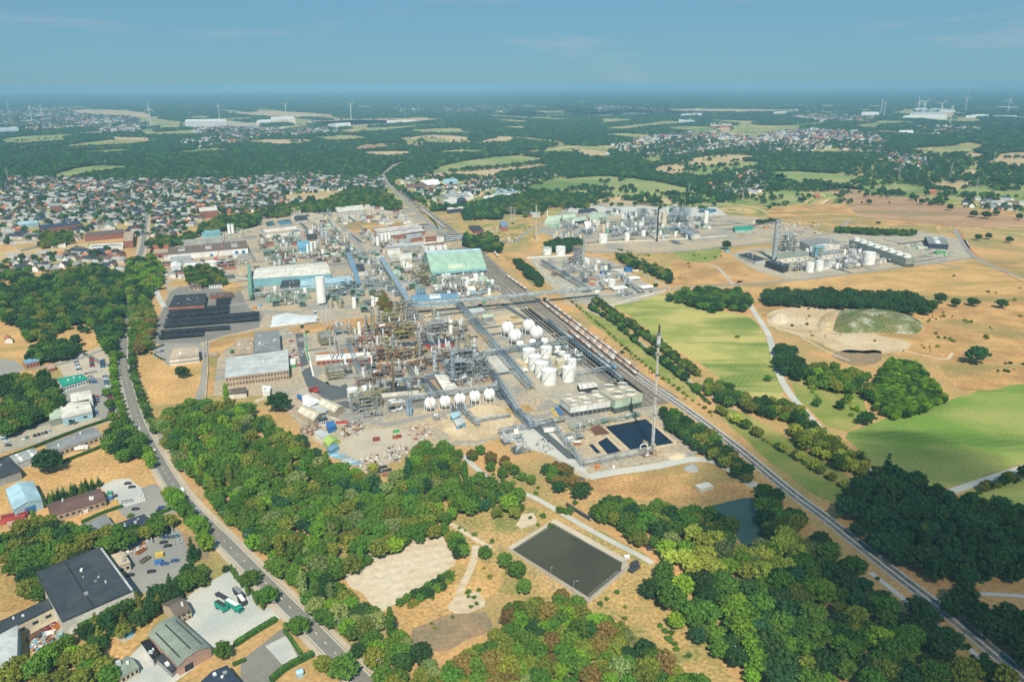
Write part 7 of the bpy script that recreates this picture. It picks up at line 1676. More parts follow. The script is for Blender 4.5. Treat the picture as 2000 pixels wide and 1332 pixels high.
# --- train
def wagon_parts():
 b = MB(); b.capsule((-6.3, 0, 2.45), (6.3, 0, 2.45), 1.42, 14); c = MB(); c.box(-7.2, -1.2, .95, 7.2, 1.2, 1.2)
 for s in (-4.8, 4.8):
  for t in (-.9, .9):
   for q in (-.8, .8): c.cyl(s+t, q, .2, 1.0, .42, n=8)
 d = MB(); d.box(-1.2, -.55, 3.85, 1.2, .55, 4.1); e = MB(); e.cyl(0, 0, 0, .1, .1)
 bd = MB()
 n = 14
 for x0, x1 in ((-.55, .55),): bd.add([(x, 1.435*math.cos(6.2832*i/n), 2.45+1.435*math.sin(6.2832*i/n)) for x in (x0, x1) for i in range(n)], [(i, (i+1) % n, n+(i+1) % n, n+i) for i in range(n)], True)
 return b, c, d, bd
for nm, c in (('wagon_white', (.66,.58,.52)), ('wagon_rusty', (.50,.36,.28)), ('wagon_peach', (.58,.40,.29))): mat(nm, c, tuple(v*.7 for v in c), .5, .6, rnd=.2)
wb, wc_, wd_, we = wagon_parts()
WM = [wb.mesh('tank', M[m_]) for m_ in ('wagon_white', 'wagon_rusty', 'wagon_peach', 'silver', 'steel_blue')]; WU = wc_.mesh('underframe', M['brown_stack']); WD = wd_.mesh('dome_walkway', M['steel']); WS = we.mesh('orange_band', M['orange'])
def train(p, q, col, label, group, gap=15.6, off=0):
 A, B = G(*p), G(*q); d = B-A; n = int(d.length/gap); t = d.normalized()
 for k in range(n):
  ci = col(k); o = thing('tank_wagon', A+t*(gap*(k+.5))+Vector((0, 0, .25)), '', 'tank wagon', group, math.atan2(t.y, t.x)); cn = ('white', 'brownish', 'peach-coloured', 'silver', 'blue')[ci]
  o['label'] = '%s tank wagon%s in %s' % (cn, ' with orange band' if k % 2 == 0 and ci < 3 else '', label); add('tank', WM[ci], o); add('underframe', WU, o); add('dome_walkway', WD, o)
  if k % 2 == 0 and ci < 3: add('orange_band', WS, o)
train((1061.6, 585), (1259, 737.5), lambda k: (0, 1, 0, 0, 2)[k % 5], 'the outermost string nearest the green strip', 'tank wagons, outermost string'); train((1111, 631), (1251, 741), lambda k: (1, 0, 2)[k % 3], 'the short string second from the green strip', 'tank wagons, second string')
train((1047.6, 585), (1203, 709), lambda k: (0, 2, 0, 1)[k % 4], 'the long string third from the green strip', 'tank wagons, third string'); train((1110, 648), (1208, 728), lambda k: 4 if 7 <= k <= 8 else 3 if 5 <= k <= 6 else (2, 0)[k % 2], 'the string beside the loading rack', 'tank wagons, string by the loading rack')
train((989, 541), (1035, 573), lambda k: 0, 'the short string above the conveyor bridge', 'tank wagons above the bridge'); train((822, 409), (870, 449), lambda k: 0, 'the string on the upper sidings', 'tank wagons on the upper sidings'); train((822, 413), (829, 420), lambda k: 1, 'the stub of wagons on the upper sidings', 'stub of wagons')
train((972, 503), (965, 494), lambda k: 0, 'the curved spur behind the works, lower end', 'tank wagons on the curved spur'); train((966, 493), (972, 482), lambda k: 0, 'the curved spur behind the works, upper end', 'tank wagons on the curved spur, upper end')
# --- vehicles
def car_mesh(col, kind=0):
 b = MB(); L_ = 4.4 if kind == 0 else 5.6; w_ = .92 if kind == 0 else 1.0; hh = 1.42 if kind == 0 else 2.3
 pr = [(-L_/2, .35), (-L_/2, .85), (-L_/2+.15, .98), (-L_/2+.9, 1.0), (L_/2-1.2, .98), (L_/2-.1, .78), (L_/2, .6), (L_/2, .35)] if kind == 0 else [(-L_/2, .4), (-L_/2, hh), (L_/2-1.3, hh), (L_/2-.7, 1.15), (L_/2, 1.0), (L_/2, .4)]
 n = len(pr); vs = [(x, -w_, z) for x, z in pr]+[(x, w_, z) for x, z in pr]; b.add(vs, [(i, (i+1) % n, n+(i+1) % n, n+i) for i in range(n)]+[list(range(n-1, -1, -1)), list(range(n, 2*n))])
 if kind == 0: b.add([(-1.25, -.62, hh), (.45, -.62, hh), (.45, .62, hh), (-1.25, .62, hh), (-1.25, -.62, hh-.05), (.45, -.62, hh-.05), (.45, .62, hh-.05), (-1.25, .62, hh-.05)], [(0, 1, 2, 3), (0, 4, 5, 1), (1, 5, 6, 2), (2, 6, 7, 3), (3, 7, 4, 0)])
 g = MB()
 if kind == 0: g.add([(-1.9, -.8, .98), (1.15, -.8, .98), (1.15, .8, .98), (-1.9, .8, .98), (-1.25, -.64, hh-.04), (.45, -.64, hh-.04), (.45, .64, hh-.04), (-1.25, .64, hh-.04)], [(0, 1, 5, 4), (1, 2, 6, 5), (2, 3, 7, 6), (3, 0, 4, 7)])
 else: g.add([(L_/2-1.28, -.85, hh-.15), (L_/2-1.28, .85, hh-.15), (L_/2-.66, .85, 1.3), (L_/2-.66, -.85, 1.3)], [(0, 3, 2, 1)])
 wl = []
 for x in (-L_/2+.8, L_/2-.85):
  for y in (-w_+.02, w_-.02): m_ = MB(); m_.tube((x, y-.12*(1 if y > 0 else -1), .33), (x, y+.05*(1 if y > 0 else -1), .33), .33, 10); wl.append(m_.mesh('wheel', M['black']))
 return b.mesh('body', M[col]), g.mesh('windows', M['dark_glass']), wl
for nm, c in dict(car_white=(.75,.76,.76), car_black=(.02,.02,.025), car_silver=(.42,.44,.46), car_blue=(.03,.10,.28), car_red=(.38,.03,.03), car_grey=(.12,.13,.14), car_teal=(.05,.20,.24), car_cream=(.7,.5,.3)).items(): mat(nm, c, None, rough=.25, spec=.6)
CARM = {c: car_mesh('car_'+c) for c in ('white', 'black', 'silver', 'blue', 'red', 'grey', 'teal', 'cream')}; VAN = car_mesh('car_white', 1)
def car(p, a, col, label, group=None, full=True, van=False):
 o = thing('parked_car' if not van else 'van', p, label, 'car' if not van else 'van', group, a); bm_, gm, wl = VAN if van else CARM[col]; add('body', bm_, o); add('windows', gm, o)
 if full:
  for w_ in wl: add('wheel', w_, o)
def carline(p, q, n, a, where, cols=None, full=True, deg=None):
 A, B = G(*p), G(*q)
 for k in range(n):
  c = cols[k % len(cols)] if cols else random.choice(('white', 'black', 'silver', 'grey', 'white', 'blue', 'black')); P_ = lerp(A, B, (k+.5)/n); P_.z = .16; car(P_, a+random.uniform(-.05, .05), c, '%s car parked in %s' % (c, where), 'cars in '+where, full)
rA = math.atan2(*(G(247, 741)-G(241, 700)).yx)
carline((146, 701), (156, 727), 9, rA-1.5, 'the left file of the dealer field', ['black', 'white', 'black', 'white', 'teal', 'white', 'white', 'black', 'white']); carline((178, 698), (181, 722), 7, rA-1.5, 'the middle file of the dealer field', ['grey', 'red', 'red', 'teal', 'black', 'red', 'white'])
carline((200, 701), (201, 719), 7, rA-1.5, 'the right file of the dealer field', ['white', 'blue', 'grey', 'blue', 'black', 'teal', 'blue']); carline((170, 692), (155, 697), 2, 0, 'the head of the dealer field', ['black', 'white'])
carline((168, 731), (190, 726), 6, .6, 'the dealer forecourt before the green roof'); carline((176, 736), (186, 749), 6, .1, 'the file beside the green roof', ['black', 'white', 'blue', 'silver', 'blue', 'blue']); carline((204, 731), (212, 760), 9, 0, 'the file along the street trees', ['white', 'blue', 'silver', 'white', 'blue', 'teal', 'grey', 'white', 'white'])
carline((190, 773), (189, 789), 3, 0, 'the file before the white garage', ['red', 'blue', 'black']); carline((216, 774), (216, 785), 4, 0, 'the file across from the white garage', ['red', 'red', 'grey', 'black']); carline((186, 801), (187, 814), 4, .1, 'the file at the garage corner', ['silver', 'teal', 'blue', 'silver']); carline((220, 799), (213, 818), 5, 0, 'the file beside the oak', ['black', 'black', 'red', 'teal', 'blue'])
carline((42, 859), (101, 843), 8, rA+.1, 'the row on the pale yard', ['white', 'teal', 'cream', 'black', 'black', 'grey', 'black', 'silver']); carline((6, 853), (18, 873), 5, 0, 'the pile at the left edge', ['white', 'teal', 'white', 'silver', 'black']); carline((8, 835), (34, 832), 4, 1, 'the corner below the truck trailer', ['black', 'grey', 'white', 'teal'])
car(G(203, 772, .16), .5, 'black', 'black car turning in the dealer yard'); car(G(139, 828, .16), 1.4, 'teal', 'dark teal car against the white garage wall'); car(G(148, 827, .16), 1.4, 'grey', 'grey car against the white garage wall'); car(G(204, 787, .16), 1.1, 'silver', 'silver-blue car alone in the dealer yard'); car(G(196, 723, .16), .5, 'white', 'white car leaving the right file')
for x, y, c, lb in ((250, 945, 'black', 'black car in the grey gravel lot, upper'), (258, 952, 'black', 'black car in the grey gravel lot, lower'), (244, 981, 'silver', 'silver car in the bottom left of the grey lot'), (254, 979, 'silver', 'second silver car in the bottom of the grey lot'), (274, 971, 'white', 'white car at the right of the grey lot'), (265, 995, 'black', 'long black car on the drive of the modern house'),
  (316, 992, 'blue', 'blue car by the clipped hedge'), (312, 998, 'black', 'black car by the clipped hedge')): car(G(x, y, .2), rA+1.2 if y > 960 and y < 985 else .2, c, lb)
for x, y, c, lb in ((328, 1067, 'black', 'black car in the middle of the scrap yard'), (318, 1047, 'white', 'white car wreck by the concrete bay'), (326, 1050, 'blue', 'blue car behind the white wreck'), (335, 1050, 'grey', 'grey car in the scrap yard row'), (344, 1048, 'teal', 'teal car in the scrap yard row'), (349, 1060, 'silver', 'silver car beside the yellow digger'),
  (296, 1117, 'black', 'black car before the beige office'), (322, 1102, 'blue', 'dark blue car beside the rusty skip'), (342, 1096, 'blue', 'blue van-like car near the digger'), (254, 1124, 'black', 'black car in the shadow of the office'), (320, 1060, 'black', 'black car beside the wreck')): car(G(x, y, .2), .3, c, lb)
for p, off, c, lb, v in (((363, 960), 2, 'white', 'white van driving up the main road', True), ((270, 838), -1.8, 'white', 'white car driving on the road by the wood', False), ((391, 996), 1.8, 'silver', 'silver car driving behind the van', False), ((380, 985), 1.8, 'grey', 'grey car driving right behind the van', False), ((405, 1013), 1.8, 'black', 'black car last in the queue behind the van', False),
  ((241, 648), -1.5, 'white', 'white car on the road beside the wood edge', False), ((240, 667), -1.5, 'grey', 'grey car on the road before the dealer', False), ((283, 441), 1, 'silver', 'silver car in the town street', False)):
 i = min(range(len(ML)-1), key=lambda i: (ML[i]-G(*p)).length); t = (ML[i+1]-ML[i]).normalized(); q = G(*p); k = (q-ML[i]).dot(t); q = ML[i]+t*k+Vector((t.y, -t.x, 0))*-off; q.z = .2; car(q, math.atan2(t.y, t.x), c, lb, van=v)
carline((300, 682), (327, 672), 5, 1.2, 'the office car park', None, False); carline((303, 690), (320, 686), 3, 1.2, 'the lower office car park', None, False)
for i, q in enumerate(SH[:6]):
 P_ = V2(q); x0, y0 = P_[0]; x1, y1 = P_[1]; n = int((x1-x0)/9); carline((x0+4, y0+.3), (x1-4, y1+.3), n, PA+1.57, ('the first', 'the second', 'the third', 'the fourth', 'the fifth', 'the sixth')[i]+' car shelter', None, False)
carline((1228, 574), (1275, 570), 6, 0, 'the lane below the right drums', ['black', 'white', 'black'], False); carline((1075, 432), (1120, 440), 12, 1.4, 'the lorry line of the gas plant', ['white', 'blue', 'white'], False); carline((548, 655), (600, 646), 4, 0, 'the lane behind the beige hall', ['white', 'white', 'silver'], False); carline((565, 655), (590, 730), 8, .4, 'the contractor strip behind the kiosk', ['silver', 'red', 'white', 'grey', 'red'], False)
carline((1115, 932), (1140, 938), 3, .2, 'the verge at the pond track', ['black', 'blue', 'grey']); carline((1840, 487), (1790, 478), 9, 1, 'the depot by the dark blue hall', ['white', 'red', 'blue', 'white'], False); carline((1450, 441), (1600, 449), 9, .2, 'the building site by the gas plant', ['white', 'red', 'cream'], False)
def box_body(xy, L_, w_, h, col, label, a, name, cat, cab=None, wheels=True, z0=1.1, group=None, top=None):
 o = thing(name, G(*xy), label, cat, group, a); MB().box(-L_/2, -w_/2, z0, L_/2, w_/2, z0+h).build('box_body' if wheels else 'body', M[col], o)
 if top: MB().box(-L_/2+.2, -w_/2+.2, z0+h+.003, L_/2-.2, w_/2-.2, z0+h+.06).build('roof', M[top], o)
 if cab: MB().prism([(L_/2+.2, -w_/2), (L_/2+2.2, -w_/2), (L_/2+2.2, w_/2), (L_/2+.2, w_/2)], .8, 3.2).build('cab', M[cab], o); MB().box(L_/2+2.203, -w_/2+.2, 1.9, L_/2+2.25, w_/2-.2, 2.9).build('windscreen', M['dark_glass'], o)
 if wheels:
  for x in (-L_/2+1.2, -L_/2+2.4, L_/2-1):
   for y in (-w_/2+.15, w_/2-.15): MB().tube((x, y-.15, .5), (x, y+.15, .5), .5, 10).build('wheel', M['black'], o)
 return o
ga = math.atan2(*(G(475, 1185)-G(440, 1165)).yx)
box_body((433, 1190), 8, 2.6, 2.6, 'teal_roof', 'dark green box trailer on the gravel yard', ga, 'box_trailer', 'trailer', top='slate'); box_body((455, 1188), 9, 2.6, 2.8, 'teal_roof', 'green lorry with white roof on the gravel yard', ga, 'lorry', 'lorry', 'teal_roof', top='white')
box_body((436, 1168), 11, 2.5, .4, 'slate', 'long dark flatbed trailer behind the green lorry', ga, 'flatbed_trailer', 'trailer', z0=.9); box_body((465, 1162), 7, 2.4, 2.3, 'navy', 'dark blue van-bodied lorry near the cypresses', ga-.2, 'lorry', 'lorry', 'navy', top='mid_grey'); box_body((473, 1178), 7, 2.4, 2.4, 'slate', 'white roofed box trailer beside the blue lorry', ga-.3, 'box_trailer', 'trailer', top='white')
box_body((44, 824), 18, 2.6, 1.4, 'white', 'long empty white car transporter trailer', .35, 'car_transporter', 'trailer', z0=2.2); box_body((153, 880), 9, 2.6, 2.2, 'white', 'white lorry parked beside the grey shed', .35, 'lorry', 'lorry', 'white')
box_body((1078, 844), 13, 2.8, 2.8, 'white', 'long white container trailer beside the pipe rack', PV, 'container_trailer', 'trailer', top='light_grey')
box_body((588, 781), 10, 2.6, 2.4, 'blue', 'bright blue tank container by the oak', math.atan2(*(G(598, 787)-G(578, 773)).yx), 'tank_container', 'container'); box_body((610, 765), 6, 2.5, 2.4, 'dark_red', 'red fire engine at the ring road, left', .9, 'fire_engine', 'fire engine', 'red'); box_body((617, 767), 4, 2.4, 1.8, 'red', 'small red fire vehicle at the ring road, right', .3, 'fire_engine', 'fire engine')
# --- containers, skips, stacks and huts
CN = '''668,826 9 2.4 1.4 red red open skip below the beige hangars .15
650,888 8 2 1 sky_blue pale blue pipe rack bundle in the yard, first .5
656,890 8 2 1 pale_blue pale blue pipe bundle in the yard, second .5
664,893 8 2 1 sky_blue pale blue pipe bundle in the yard, third .5
672,896 8 2 1 grey grey pipe bundle in the yard, fourth .5
679,899 8 2 1 pale_blue pale blue pipe bundle in the yard, fifth .5
686,903 8 2 1 light_grey grey pipe bundle in the yard, sixth .5
693,905 8 2 1 sky_blue pale blue pipe bundle in the yard, seventh .5
700,908 8 2 1 grey grey pipe bundle in the yard, last .5
743,914 9 3 .8 navy navy mat stack at the wood edge, upper .5
752,920 9 3 .8 navy navy mat stack at the wood edge, middle .5
760,926 9 3 .8 dark_red red and navy mat stack at the wood edge, lower .5
774,844 5 2.4 1.6 green green skip in the sandy yard .4
772,856 4 2.4 1.8 rust rusty skip below the green one, left 0
779,854 4 2.4 1.8 dark_red red skip below the green one, right 0
735,860 5 3 2 dark_red dark red crane wreck in the sandy yard .3
1192,550 9 4 .3 white white kerb slab near the drums .2
1008,845 3.4 3 3 white white cabin with black roof at the site corner .1
1112,862 7 3.2 3 white white roofed red container beside the pipe rack .5
1128,868 5 3 2.4 rust rusty red container beside the white roofed one .1
1167,914 3 2.6 2 orange orange box on the gravel by the pond rack .5
1198,914 1.6 1.6 1.6 white small white drum on the gravel by the pond rack 0
1315,835 9 6 3 off_white pile of concrete slabs beside the flare yard .2
1375,955 10 6 2.6 off_white stack of concrete elements on the dry field .4
1118,783 4 2 1.6 yellow yellow pump set beside the cooling tower, first .2
1124,798 4 2 1.6 yellow yellow pump set beside the cooling tower, second .2
1088,800 4 2 1.6 blue blue pump motor beside the cooling tower, first .2
1092,805 4 2 1.6 blue blue pump motor beside the cooling tower, second .2
1096,810 4 2 1.6 blue blue pump motor beside the cooling tower, third .2
1080,800 4 1.4 1 yellow yellow valve set beside the blue motors, first .2
1083,806 4 1.4 1 yellow yellow valve set beside the blue motors, second .2
1086,812 4 1.4 1 yellow yellow valve set beside the blue motors, third .2
1181,535 12 7 4 blue bright blue shelter on the small process site .3
1227,530 10 7 5 blue bright blue cabin at the upper corner of the small process site .3
30,1010 14 3 2.6 dark_red long dark red container by the light blue barn .5
26,1018 13 3 2.4 red red container in front of the dark red one .5
34,1024 10 3 2.2 pink_wall faded red container lowest of the three .5
276,1078 6 2.4 1.5 rust rusty skip full of scrap in the scrap yard 1.2
284,1095 6 2.4 1.6 brown_roof brown skip in the scrap yard 1.2
310,1100 4 2.4 2 blue blue compactor in the scrap yard .4
312,1087 4 3 2.2 yellow yellow digger body in the scrap yard .4
268,1052 9 5 1.2 rust rusty flat bin under the concrete bays .3
66,1245 6 2.4 1.6 brown_roof brown scrap skip by the grey hall wing 1.0
76,1238 6 2.4 1.6 rust rusty scrap skip with red waste 1.0
88,1232 6 2.4 1.6 maroon_roof maroon scrap skip with grey waste 1.0
99,1226 6 2.4 1.6 dark_red dark red scrap skip with mixed waste 1.0
112,1226 4 2.2 2 orange orange skip at the hall corner 1.2
118,1240 2.6 2.4 1.4 turquoise turquoise bin by the hall corner .2
215,965 3 2.4 1.8 teal_roof green waste bin behind the maroon roof .3
216,975 3 2.4 1.8 blue blue waste bin behind the maroon roof .3
224,970 3 2.4 1.4 slate black waste bin behind the maroon roof .3
225,980 2.6 2.2 1.2 yellow yellow waste bin behind the maroon roof .3
150,1004 5 2.4 2 white white caravan beside the maroon roofed workshop .3
163,1001 6 2.4 2.4 off_white off-white caravan beside the maroon roofed workshop .3
300,880 3 1 1 white white barrier block at the wood corner .5
616,612 3 3 2.4 blue blue box on the white ground by the thin stacks 0
508,598 4 2.4 2.4 sky_blue pale blue container right of the car shelters 0
497,603 5 3 2 orange orange covered heap right of the car shelters 0
945,592 4 3 2 green green machine below the conveyor bridge .3
938,597 5 3 2 red red machine below the conveyor bridge .3
925,614 9 3 3 tan brown tanker beside the silver shed .1
884,572 14 4 4 pipe_blue long blue duct beside the rail yard .1
1475,436 12 3 3 off_white orange-ended cabin on the far building site .1
1497,446 10 4 3 orange orange machine on the far building site .1
1460,452 9 4 3 white white cabin by the bright green shed .1
1835,495 16 8 3 green green covered stack at the depot .2
1800,485 16 8 2 off_white pale material stack at the depot .2
1420,492 8 4 3 sky_blue sky blue cabin at the power station corner .2
1224,1090 3 2 1.5 white white pump box at the basin corner .2
1240,1108 5 3 1.4 slate black pallet stack at the basin track, upper .3
1236,1114 5 3 1.4 slate black pallet stack at the basin track, lower .8
1268,1072 3 3 1.4 slate dark crate pile on the basin track .2
1240,1101 4 2 1.3 slate dark crate row left of the basin gate .6
250,1241 0 0 0 x x 0'''
for ln in CN.splitlines():
 q, a = ln.rsplit(' ', 1); p = q.split(' ', 5); L_, w_, h = float(p[1]), float(p[2]), float(p[3]); lb = p[5]
 if L_ == 0: continue
 x, y = map(float, p[0].split(',')); op = any(k in lb for k in ('skip', 'bin')); nm = next((k for k in ('skip', 'waste_bin', 'pipe_bundle', 'mat_stack', 'container', 'cabin', 'caravan', 'pump_set', 'pump_motor', 'valve_set', 'crate_row', 'crate_pile', 'pallet_stack') if k.replace('_', ' ') in lb), 'yard_object')
 o = thing(nm, G(x, y, .15), lb, nm.replace('_', ' ') if nm != 'yard_object' else 'equipment', None, float(a)); b = MB()
 if 'bundle' in lb or 'mat stack' in lb:
  for k in range(6): b.tube((-L_/2, -w_/2+w_*(k+.5)/6, .25), (L_/2+random.uniform(-.4, .4), -w_/2+w_*(k+.5)/6, .25), .2, 6); b.tube((-L_/2, -w_/2+w_*(k+.5)/6, .65), (L_/2, -w_/2+w_*(k+.5)/6, .65), .18, 6)
  b.build('pipes', M[p[4]], o); MB().box(-L_*.3, -w_/2-.2, 0, -L_*.3+.25, w_/2+.2, .95).build('strap', M['steel'], o)
 elif op:
  t_ = .15; b.box(-L_/2, -w_/2, 0, L_/2, w_/2, .2)
  for q4 in ((-L_/2, -w_/2, L_/2, -w_/2+t_), (-L_/2, w_/2-t_, L_/2, w_/2), (-L_/2, -w_/2+t_, -L_/2+t_, w_/2-t_), (L_/2-t_, -w_/2+t_, L_/2, w_/2-t_)): b.box(q4[0], q4[1], .2, q4[2], q4[3], h)
  b.build('bin_wall', M[p[4]], o); g = MB()
  for k in range(12): s_ = random.uniform(.25, .7); g.cbox(random.uniform(-L_*.4, L_*.4), random.uniform(-w_*.35, w_*.35), .2+h*.5*random.random(), s_, s_*.8, s_*.7, random.random()*3)
  g.build('contents', M[random.choice(['grey', 'rust', 'off_white', 'tan'])], o)
 else:
  b.box(-L_/2, -w_/2, 0, L_/2, w_/2, h); b.build('body', M[p[4]], o); g = MB(); g.box(-L_/2-.05, -w_/2-.05, h+.003, L_/2+.05, w_/2+.05, h+.12); g.build('lid', M['slate' if 'cabin' in lb and 'black' in lb else 'white' if 'white' in lb else p[4]], o)
  g = MB()
  for k in range(int(L_)): g.box(-L_/2+k+.4, -w_/2-.08, .1, -L_/2+k+.5, -w_/2-.003, h-.1)
  g.build('ribs', M['steel'], o)
# --- row of drums stored on the basin track, lamp posts, walls and hedges
W = line('1108,988 1130,1000 1155,1018', 1)
for k in range(22):
 p = lerp(W[0], W[-1], k/22); p.z = .15; o = thing('pipe_ring', p, 'dark ring of the long row of concrete rings beside the basin track', 'pipe ring', 'row of dark rings beside the basin track', math.atan2(*(W[-1]-W[0]).yx)); b = MB(); b.tube((-.45, 0, 1), (.45, 0, 1), 1, 12); b.build('ring', M['slate'], o); MB().tube((-.5, 0, 1), (.5, 0, 1), .6, 10).build('hollow', M['off_white' if k > 18 else 'brown_stack'], o)
def lamp(p, a, label, group, h=9):
 o = thing('street_lamp', p, label, 'street lamp', group, a); MB().cyl(0, 0, 0, h, .11, .07, 8).build('pole', M['light_grey'], o); MB().beam((0, 0, h), (1.8, 0, h+.3), .06).build('arm', M['light_grey'], o); MB().box(1.5, -.18, h+.2, 2.4, .18, h+.36).build('lamp_head', M['light_grey'], o)
acc = 0
for i in range(len(ML)-1):
 d = (ML[i+1]-ML[i]).length; acc += d; t = (ML[i+1]-ML[i]).normalized(); s = Vector((t.y, -t.x, 0))
 if acc > 30 and ML[i].y < 900: acc = 0; lamp(ML[i]-s*8.3+Vector((0, 0, 0)), math.atan2(s.y, s.x), 'slim grey street lamp leaning over the main road', 'street lamps of the main road')
for i, (x, y, lb) in enumerate(((1120, 1164, 'at the near side'), (1075, 1141, 'at the left bank'), (979, 1070, 'at the upper left'), (1043, 1040, 'on the dry slope above'), (1430, 1290, 'in the lower right clearing'), (452, 768, 'before the beige hall'), (510, 768, 'at the white hut'))):
 lamp(G(x, y), 1.2*i, 'thin grey lamp post %s' % (lb+(' of the brown basin' if i < 4 else '')), None)
def fence(pts, h, label, mt='steel', name='fence', step=3.0, solid=None):
 W = line(pts, 0); O = W[0]; o = thing(name, O, label, name.replace('_', ' ')); b = MB(); pn = MB()
 for i in range(len(W)-1):
  d = W[i+1]-W[i]; n = max(1, int(d.length/step))
  for k in range(n+1): p = lerp(W[i], W[i+1], k/n)-O; b.beam(p, p+Vector((0, 0, h)), .07)
  for z in ((h, h*.5) if not solid else ()): b.beam(W[i]-O+Vector((0, 0, z)), W[i+1]-O+Vector((0, 0, z)), .04)
  if solid: t = d.normalized(); s = Vector((t.y, -t.x, 0))*solid; pn.prism([tuple((q-O)[:2]) for q in (W[i]-s, W[i]+s, W[i+1]+s, W[i+1]-s)], 0, h*.97)
 if solid: pn.build('panel', M[mt], o)
 b.build('post_frame' if solid is None else 'post', M['light_grey' if mt != 'light_grey' else 'steel'], o); return o
fence('985,1082 1080,1150 1148,1180', 2.4, 'steel fence along the near side of the brown basin'); fence('895,1025 985,1082', 2.2, 'steel fence climbing left from the brown basin'); fence('1007,1073 1081,1027 1209,1098', 1.4, 'low railing on the upper banks of the brown basin'); fence('1150,1165 1206,1118', 1.4, 'low railing on the right bank of the brown basin', 'pavement')
fence('402,785 407,720 404,665', 2, 'white wall between lane and dry field', 'white', 'wall', 6, .12); fence('528,639 622,628', 1.6, 'white wall below the white ground', 'white', 'wall', 6, .15); fence('528,639 527,620 530,606', 1.6, 'white wall left of the white ground', 'white', 'wall', 6, .15); fence('498,786 545,770 590,800 620,808 668,825', 2, 'white boundary wall behind the round oak', 'off_white', 'wall', 6, .15)
for i, pts in enumerate(('1027,505 1064,536', '1065,540 1083,555', '1090,552 1116,566', '1100,550 1118,562', '1168,514 1195,528 1260,530', '1255,536 1270,546', '1276,548 1308,566', '1027,505 1118,500', '1040,511 1048,518')): fence(pts, 1.6, 'white dyke wall on the small process site, number %d from the upper left' % (i+1), 'white', 'wall', 8, .4)
fence('1135,588 1160,600 1165,608 1240,584 1300,568', 2, 'pale concrete wall bending round the pasture corner', 'off_white', 'wall', 8, .2)
fence('1480,532 1560,548 1700,531 1890,507', 2, 'grey mesh fence of the power station', 'steel', 'fence', 5); fence('1185,474 1300,470 1420,462', 2, 'pale fence of the gas plant front', 'off_white', 'wall', 6, .1)
def hedge(pts, w_, h, label, leaf='leaf_green'):
 W = line(pts, 1); O = W[0]; b = MB(); n = 0; V = []; o = thing('hedge', O, label, 'hedge'); A = offs(W, w_/2); B = offs(W, -w_/2); P = []
 strip([p-O for p in W], -w_*.46, w_*.46, 0, h=h*.93).build('stems', M['leaf_dark'], o); cs = []; ns = []
 for i in range(len(W)-1):
  L_ = (W[i+1]-W[i]).length
  for k in range(int(L_*14)):
   t = random.random(); u = random.random(); c = lerp(W[i], W[i+1], t)-O; s = (A[i]-B[i]).normalized()
   if u < .5: c = c+s*random.uniform(-.5, .5)*w_+Vector((0, 0, h*random.uniform(.95, 1.03))); nn = (0, 0, 1)
   else: q = 1 if u < .75 else -1; c = c+s*(q*w_*.5)+Vector((0, 0, random.uniform(0, h))); nn = tuple(s*q)
   cs.append(tuple(c)); ns.append(nn)
 v, f = leaf_quads(np.array(cs), np.array(ns, dtype=float), .26, .3); MB().add(v.tolist(), f.tolist()).build('foliage', M[leaf], o)
for pts, w_, h, lb in (('-5,902 60,878 150,842 222,818', 2.2, 2.2, 'long clipped hedge between the pale yard and the grey shed'), ('118,906 200,874 228,860', 2, 2.2, 'clipped hedge between the grey shed and the dry field'), ('540,1212 500,1235 459,1262', 2.4, 2.6, 'clipped hedge between gravel yard and asphalt court'), ('612,1280 560,1305 530,1332', 2.6, 2.8, 'thick hedge below the asphalt court'),
  ('555,1232 588,1278', 1.6, 1.6, 'narrow hedge along the court wall'), ('295,1010 320,1002 338,994', 2, 2, 'dark hedge beside the drive of the modern house'), ('160,1022 200,1003 240,990', 1.8, 1.8, 'hedge between maroon workshop and modern house'), ('170,1230 215,1212 250,1195', 5, 5, 'tall clipped hedge in front of the big grey hall'), ('160,1225 190,1262', 5, 5, 'tall clipped hedge at the corner of the garden'),
  ('205,1300 235,1330', 4, 4, 'bright clipped hedge in the bottom left corner'), ('480,1290 455,1300', 1.6, 1.6, 'short hedge by the navy roofed house'), ('838,425 850,438 855,446', 2.5, 2.5, 'hedge beside the road at the upper sidings'), ('320,657 400,652', 2, 2, 'yellowish hedge behind the office block')): hedge(pts, w_, h, lb, 'leaf_bright' if 'bright' in lb or 'court' in lb else 'leaf_olive' if 'yellow' in lb else 'leaf_green')
hall = next(o for o in COL.objects if o.get('label', '').startswith('big charcoal'))
for t_, w_, m_ in ((.43, .5, 'black'), (.70, .25, 'slate'), (.985, .9, 'light_grey')):
 Q = [G(x, y, 9.4) for x, y in V2('122,1214 261,1153 199,1069 70,1119')]; a_, d_ = lerp(Q[0], Q[1], t_)-hall.location, lerp(Q[3], Q[2], t_)-hall.location; s_ = (d_-a_).normalized(); s_ = Vector((s_.y, -s_.x, 0))*w_/2
 MB().prism([tuple((p)[:2]) for p in (a_-s_, a_+s_, d_+s_, d_-s_)], 9.36, 9.47).build('roof_joint', M[m_], hall)
pl = thing('garden_pool', G(250, 1239, .1), 'round bright blue garden pool on a beige patio', 'pool'); MB().cyl(0, 0, .1, 1.0, 2.6, n=24).build('pool_wall', M['sky_blue'], pl); MB().cyl(0, 0, 1.003, 1.05, 2.4, n=24).build('water', M['pool_water'], pl)
